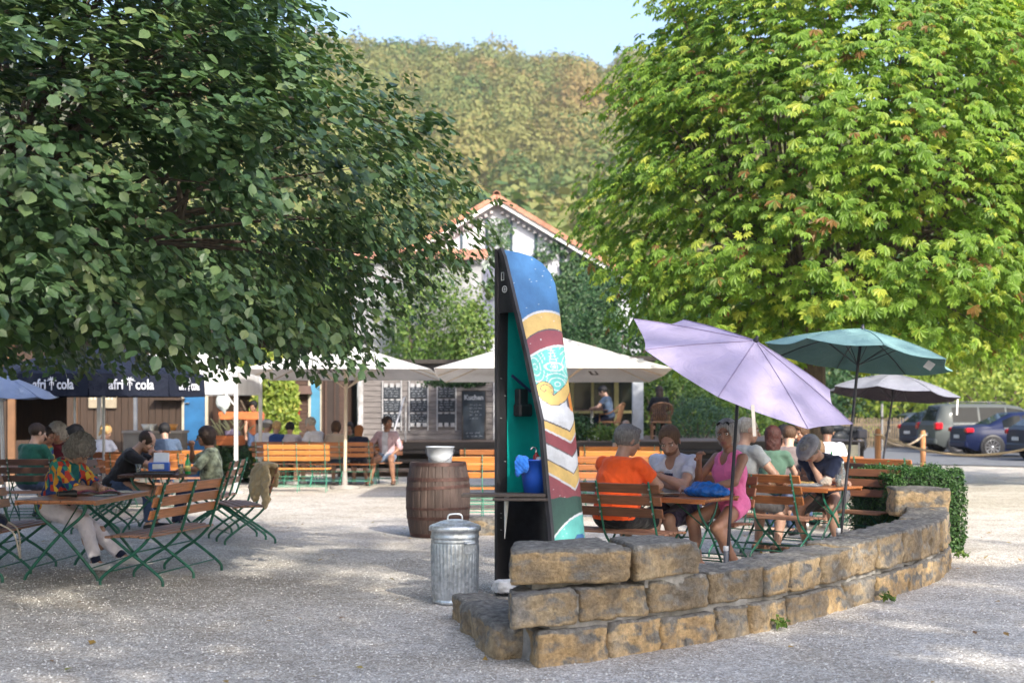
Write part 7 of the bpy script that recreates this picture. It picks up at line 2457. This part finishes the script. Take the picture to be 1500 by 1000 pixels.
# rope barrier
M_ROPE = mat('hemp_rope', (.50, .38, .25), .9, var=.3, vs=40, bump=.6, bs=60)
M_PSTW = wood('orange_post', (.42, .19, .07), .6, grain=(6, 6, .6))
posts = [(gx(1286, 31.5), 31.5, 1.15, 'wooden rope post beside the pole of the pale grey umbrella'), (gx(1352, 39.0), 39.0, 1.0, 'wooden rope post in front of the olive van'), (gx(1560, 29.5), 29.5, 1.15, 'wooden rope post beyond the right edge')]
for x, y, h_, lab in posts:
    o = empty('rope_post', (x, y, 0), 0, lab, 'post', 'wooden posts of the rope barrier')
    mb = MB(); mb.tube([(0, 0, -.05), (0, 0, h_ - .04), (0, 0, h_)], [.075, .07, .05], 12); mb.build('shaft', M_PSTW, o)
    mb = MB(); mb.tube([(math.cos(t) * .085, math.sin(t) * .085, h_ - .13) for t in [2 * PI * i / 12 for i in range(13)]], .02, 6, caps=False); mb.build('knot', M_ROPE, o)
for (a, b, sag, lab) in ((0, 2, .42, 'long slack hemp rope running to the right in front of the cars'), (0, 1, .26, 'short hemp rope between the two wooden posts')):
    A, B = Vector((posts[a][0], posts[a][1], posts[a][2] - .13)), Vector((posts[b][0], posts[b][1], posts[b][2] - .13))
    o = empty('rope', A, 0, lab, 'rope', 'ropes of the barrier')
    mb = MB(); mb.tube([(A.lerp(B, t) - A) + Vector((0, 0, -sag * 4 * t * (1 - t))) for t in [i / 30 for i in range(31)]], .026, 8); mb.build('strand', M_ROPE, o)

# ================================================================ cars
M_TYRE = mat('tyre', (.018, .018, .02), .85)
M_RIM = mat('alloy_rim', (.55, .56, .60), .28, .9)
M_RIMD = mat('dark_rim', (.06, .06, .07), .35, .8)
M_LAMP = mat('red_lamp', (.45, .01, .02), .15, spec=.8)
M_LAMPW = mat('clear_lamp', (.6, .6, .6), .15)
M_CARG = mat('car_glass', (.006, .009, .011), .05, spec=.10)
def car(loc, rz, L_, W, H_, paint, label, kind, rim):
    """rear at x=0, nose at x=L; near side is -y"""
    root = empty('parked_car', loc, ra(rz), label, 'car', 'cars parked along the asphalt lane')
    if kind == 'van':
        top = [(0, .98), (.05, 1.05), (.30, H_ - .06), (.75, H_), (2.6, H_ - .01), (3.15, H_ - .10), (4.0, 1.12), (4.6, .98), (L_, .75)]
        gl_ = (.34, 3.95); belt = 1.02
    elif kind == 'saloon':
        top = [(0, .92), (.05, 1.0), (.75, 1.03), (1.55, H_ - .03), (2.1, H_), (2.7, H_ - .04), (3.55, .98), (4.2, .86), (L_, .66)]
        gl_ = (.85, 3.5); belt = .93
    else:
        top = [(0, .92), (.08, 1.02), (.55, H_ - .12), (1.0, H_), (2.3, H_ - .02), (3.2, .98), (3.8, .86), (L_, .66)]
        gl_ = (.30, 3.15); belt = .93
    tx = [t[0] for t in top]; tz = [t[1] for t in top]
    N = 60
    def sec(x):
        zt_ = float(np.interp(x, tx, tz))
        end = min(1, min(x + .06, L_ - x + .06) / .55) ** .5
        w = W / 2 * (.80 + .20 * end)
        zb = .20 + .14 * max(0, 1 - min(x, L_ - x) / .35)
        bl = min(belt, zt_ - .02)
        roofw = w - .24 * max(0, min(1, (zt_ - belt) / .35))
        shd = zt_ - .05 if zt_ > belt + .1 else zt_ - .02
        return [(w - .07, zb), (w, zb + .14), (w + .01, (zb + bl) / 2 + .1), (w - .02, bl - .03), (w - .05, bl), (w - .05 + (roofw - w + .05) * .5, bl + (shd - bl) * .5), (roofw + .0, shd), (roofw - .12, zt_ - .005), (roofw * .4, zt_ + .005), (0, zt_ + .01)]
    mb = MB()
    xs = [L_ * (i / N) for i in range(N + 1)]
    rows = []
    for x in xs:
        s_ = sec(x)
        rows.append([(x, -a, b) for a, b in s_] + [(x, a, b) for a, b in s_[::-1][1:]])
    k = len(rows[0])
    vs = [p for r_ in rows for p in r_]
    fs = [(i * k + j, i * k + j + 1, (i + 1) * k + j + 1, (i + 1) * k + j) for i in range(N) for j in range(k - 1)]
    mb.add(vs, [f_[::-1] for f_ in fs], 0, True)
    mb.add(rows[0], [tuple(range(k))], 0); mb.add(rows[-1], [tuple(range(k))[::-1]], 0)
    mb.build('body', paint, root)
    # glass house, set 3 mm proud
    def glass(x0, x1, nm='side_window'):
        for sd_ in (-1, 1):
            mb = MB()
            def gp(u, v):
                x = x0 + (x1 - x0) * u
                s_ = sec(x)
                a, b = s_[4], s_[6]
                t = .10 + .78 * v
                return (x, sd_ * (a[0] + (b[0] - a[0]) * t + .006), a[1] + (b[1] - a[1]) * t + .004)
            mb.grid(gp, 14, 3)
            mb.build(nm, M_CARG, root)
    g0, g1 = gl_
    zz = lambda x: float(np.interp(x, tx, tz))
    s0 = g0 + (.28 if kind != 'saloon' else .35)
    e0 = g1 - .35
    step = (e0 - s0) / 3
    for i in range(3):
        glass(s0 + i * step, s0 + (i + 1) * step - .07)
    for (xa, xb, nm) in ((tx[1] + .03, tx[2] - .02, 'rear_window') if kind == 'van' else (tx[2] + .05, tx[3] - .05, 'rear_window') if kind == 'saloon' else (tx[1] + .03, tx[2] + .0, 'rear_window'), (tx[-4] + .1 if kind != 'van' else 3.2, tx[-3] - .03, 'windscreen')):
        mb = MB()
        def wp(u, v):
            x = xa + (xb - xa) * u
            s_ = sec(x)
            w2 = s_[7][0] * .94
            return (x + (-.004 if nm == 'rear_window' else .004), -w2 + 2 * w2 * v, zz(x) + .012 + .0)
        mb.grid(wp, 6, 6)
        mb.build(nm, M_CARG, root)
    for wx_ in (.78 if kind == 'van' else .82, L_ - .85):
        for sd_ in (-1, 1):
            mb = MB(); mb.lathe([(.40, -.01), (.40, .02), (.33, .02)], 28, (wx_, sd_ * (W / 2 + .004), .34), ax=Matrix.Rotation(sd_ * -PI / 2, 3, 'X')); mb.add([(wx_ + .39 * math.cos(t), sd_ * (W / 2 + .012), .34 + .39 * math.sin(t)) for t in [2 * PI * i / 28 for i in range(28)]], [tuple(range(28))]); mb.build('wheel_arch', M_BLK, root)
            wl = empty('wheel', (0, 0, 0)); wl.parent = root; KIDS.setdefault(root.name, []).append(wl)
            c = (wx_, sd_ * (W / 2 - .06), .33)
            AX = Matrix.Rotation(sd_ * -PI / 2, 3, 'X')
            mb = MB(); mb.lathe([(.235, -.09), (.31, -.10), (.33, -.07), (.33, .07), (.31, .10), (.235, .09)], 28, c, ax=AX); mb.build('tyre', M_TYRE, wl)
            mb = MB(); mb.lathe([(.24, .09), (.225, .095), (.215, .05)], 24, c, ax=AX); mb.lathe([(.0, .075), (.05, .075), (.055, .05)], 12, c, ax=AX)
            for q in range(10):
                t = 2 * PI * q / 10
                a = Vector(c) + AX @ Vector((.04 * math.cos(t), .04 * math.sin(t), .065)); b = Vector(c) + AX @ Vector((.225 * math.cos(t), .225 * math.sin(t), .08))
                mb.beam(a, b, .028, .02, up=(0, 1, 0))
            mb.build('rim', rim, wl)
            mb = MB(); mb.lathe([(.0, .03), (.215, .03)], 20, c, ax=AX); mb.build('brake_disc', M_RIMD, wl)
    for sd_ in (-1, 1):
        zl = belt - .06
        mb = MB(); mb.box((.10, sd_ * (W / 2 - .11), zl), (.26, .24, .15 if kind != 'van' else .24), bev=.03); mb.build('tail_light', M_LAMP, root)
        mb = MB(); mb.box((L_ - .22, sd_ * (W / 2 - .20), .68), (.30, .30, .13), bev=.03); mb.build('headlight', M_LAMPW, root)
        mb = MB(); mb.box((g1 - .55, sd_ * (W / 2 + .06), belt + .06), (.14, .16, .11), bev=.03); mb.build('wing_mirror', paint, root)
        mb = MB(); mb.beam((s0, sd_ * (W / 2 - .028), belt + .01), (e0 + .1, sd_ * (W / 2 - .028), belt + .005), .02, .022); mb.build('trim', M_RIM, root)
    mb = MB(); mb.box((.03, 0, .42), (.14, W - .2, .22), bev=.05); mb.build('rear_bumper', paint, root)
    mb = MB(); mb.box((-.045, 0, .66), (.02, .50, .11)); mb.build('number_plate', mat('plate_white', (.62, .62, .6), .5), root)
    if kind == 'van':
        for sd_ in (-1, 1):
            mb = MB(); mb.tube([(.5, sd_ * (W / 2 - .30), H_ + .01), (.6, sd_ * (W / 2 - .30), H_ + .06), (2.5, sd_ * (W / 2 - .30), H_ + .05), (2.65, sd_ * (W / 2 - .30), H_)], .02, 6); mb.build('roof_rail', M_RIMD, root)
    return root
def paint_m(n, c):
    return mat(n, c, .5, .0, var=.05, coat=.12, spec=.18)
PV, PB, PH, PS = paint_m('olive_grey_paint', (.075, .085, .085)), paint_m('dark_blue_paint', (.006, .012, .05)), paint_m('black_blue_paint', (.02, .028, .05)), paint_m('slate_paint', (.045, .06, .085))
car((gx(1357, 50.5), 50.5, .03), 5, 4.85, 1.9, 1.74, PV, 'olive-grey van with long side windows and roof rails behind the blue saloon', 'van', M_RIMD)
car((gx(1403, 46.5), 46.5, .03), 1, 4.6, 1.8, 1.46, PB, 'dark blue saloon with bright alloy wheels, nearest to the rope', 'saloon', M_RIM)
car((gx(1330, 54.5), 54.5, .03), 9, 4.3, 1.8, 1.52, PH, 'black-blue hatchback partly hidden left of the olive van', 'hatch', M_RIM)
car((gx(1303, 58.5), 58.5, .03), 12, 4.4, 1.8, 1.40, PS, 'slate blue car, farthest and leftmost of the parked row', 'hatch', M_RIM)
car((gx(1489, 43.0), 43.0, .03), 2, 4.5, 1.8, 1.45, PH, 'dark car cut off by the right edge of the picture', 'hatch', M_RIM)
# motorcycle
mo = empty('motorcycle', (gx(1234, 50.5), 50.5, .03), ra(200), 'dark touring motorcycle parked in front of the lath fence', 'motorcycle')
for x in (-.72, .72):
    wl = empty('wheel', (0, 0, 0)); wl.parent = mo; KIDS.setdefault(mo.name, []).append(wl)
    mb = MB(); mb.lathe([(.22, -.05), (.29, -.06), (.31, 0), (.29, .06), (.22, .05)], 24, (x, 0, .31), ax=Matrix.Rotation(PI / 2, 3, 'X')); mb.build('tyre', M_TYRE, wl)
    mb = MB(); mb.lathe([(.225, -.03), (.225, .03), (.2, .03)], 20, (x, 0, .31), ax=Matrix.Rotation(PI / 2, 3, 'X'))
    for q in range(5):
        mb.beam((x, 0, .31), (x + .21 * math.cos(q * 1.257), 0, .31 + .21 * math.sin(q * 1.257)), .03, .03, up=(0, 1, 0))
    mb.build('rim', M_RIM, wl)
f = Field((-1, -.35, .2), (1.1, .35, 1.5), .025)
f.ell((.1, 0, .55), (.32, .16, .22)).ell((.25, 0, .88), (.28, .15, .13)).cone((-.1, 0, .80), (-.75, 0, .84), .13, .09, .05).cone((.72, 0, .34), (.48, 0, .98), .05, .05, .03).cone((-.7, 0, .33), (-.1, 0, .5), .05, .07, .03).ell((.6, 0, .98), (.17, .17, .17))
V, Q = f.surf(); link('body', mesh_np('body', V, Q, [paint_m('bike_black', (.015, .018, .022))], smooth=True), mo)
mb = MB(); mb.box((-.35, 0, .90), (.62, .26, .08), bev=.03); mb.build('saddle', M_TYRE, mo)
mb = MB(); mb.grid(lambda u, v: (.62 - .12 * v + .06 * math.cos((u - .5) * 3), (u - .5) * .36 * (1 - .3 * v), 1.10 + .32 * v), 6, 4); mb.build('windscreen', mat('smoked_screen', (.10, .11, .12), .08), mo)
mb = MB(); mb.tube([(.42, -.36, 1.06), (.50, -.15, 1.10), (.50, .15, 1.10), (.42, .36, 1.06)], .018, 6); mb.build('handlebar', M_RIM, mo)
for sd_ in (-1, 1):
    mb = MB(); mb.box((-.62, sd_ * .27, .66), (.42, .18, .34), bev=.05); mb.build('pannier', M_RIMD, mo)
mb = MB(); mb.tube([(.1, -.14, .32), (-.5, -.18, .30), (-.9, -.2, .40)], [.035, .045, .05], 8); mb.build('exhaust', M_RIM, mo)
# ================================================================ summer haze between the yard and the hill
mh = bpy.data.materials.new('air')
mh.use_nodes = True
nt = mh.node_tree
nt.nodes.clear()
o_ = nt.nodes.new('ShaderNodeOutputMaterial')
pv = nt.nodes.new('ShaderNodeVolumePrincipled')
pv.inputs['Color'].default_value = (.93, .95, 1.0, 1)
pv.inputs['Density'].default_value = .00033
pv.inputs['Anisotropy'].default_value = .2
nt.links.new(pv.outputs[0], o_.inputs['Volume'])
mb = MB(); mb.box((0, 385, 70), (960, 1150, 146))
tag(mb.build('haze', mh), kind='stuff')
SUN_AZ_D, SUN_EL_D = 152, 34
SUN_E, SKY_E, EXPO = 2.8, .15, 1.42
SHP = [(5.0, 3.0), (7.5, 4.2), (11, 4.6), (14.5, 4.2), (17, 3.0), (18.6, 1.5)]
for i, (x, y, sc_, n_, nm) in enumerate(((.5, -9.5, 1.0, 1200, 'leftmost'), (6.2, -9.0, .96, 1350, 'middle'), (12.2, -8.5, 1.13, 1250, 'right-hand'), (18.0, -9, 1.0, 850, 'farthest right'))):
    shade_tree(x, y, [(z * sc_, r) for z, r in SHP], n_, 31 + i * 7, ll=.42, label=nm + ' of the tall trees behind the photographer, out of the picture', per=6)
# ================================================================ camera, sun, sky
SUN_AZ, SUN_EL = math.radians(SUN_AZ_D), math.radians(SUN_EL_D)     # azimuth measured from +Y (ahead) towards +X (right)
sd = Vector((math.sin(SUN_AZ) * math.cos(SUN_EL), math.cos(SUN_AZ) * math.cos(SUN_EL), math.sin(SUN_EL)))
L = bpy.data.lights.new('sun', 'SUN')
L.energy = SUN_E
L.angle = math.radians(.55)
L.color = (1, .93, .80)
lo = bpy.data.objects.new('sun', L)
COL.objects.link(lo)
lo.rotation_euler = sd.to_track_quat('Z', 'Y').to_euler()
w = bpy.data.worlds.new('World')
SC.world = w
w.use_nodes = True
nt = w.node_tree
bg = nt.nodes['Background']
sky = nt.nodes.new('ShaderNodeTexSky')
sky.sky_type = 'NISHITA'
sky.sun_disc = False
sky.sun_elevation = SUN_EL
sky.sun_rotation = SUN_AZ
sky.air_density = 1.0
sky.dust_density = 4.0
sky.ozone_density = 1.3
tint = nt.nodes.new('ShaderNodeMix'); tint.data_type = 'RGBA'; tint.blend_type = 'MULTIPLY'; tint.inputs[0].default_value = 1
tint.inputs[7].default_value = (.895, .925, .98, 1)      # the camera's white balance for open shade
nt.links.new(sky.outputs[0], tint.inputs[6])
nt.links.new(tint.outputs[2], bg.inputs[0])
bg.inputs[1].default_value = SKY_E
cam = bpy.data.cameras.new('camera')
co = bpy.data.objects.new('camera', cam)
COL.objects.link(co)
co.location = (0, 0, CAMZ)
co.rotation_euler = (PI / 2, 0, 0)
cam.sensor_width = 36
cam.lens = 50
cam.shift_y = 98 / 1500
cam.clip_end = 3000
cam.dof.use_dof = True
cam.dof.focus_distance = 11.8
cam.dof.aperture_fstop = 2.4
SC.camera = co
SC.view_settings.view_transform = 'Standard'
SC.view_settings.look = 'None'
SC.view_settings.gamma = 1
SC.view_settings.exposure = EXPO
SC.cycles.max_bounces = 8
SC.cycles.diffuse_bounces = 4
SC.cycles.transmission_bounces = 6
SC.cycles.transparent_max_bounces = 8
SC.cycles.use_denoising = True
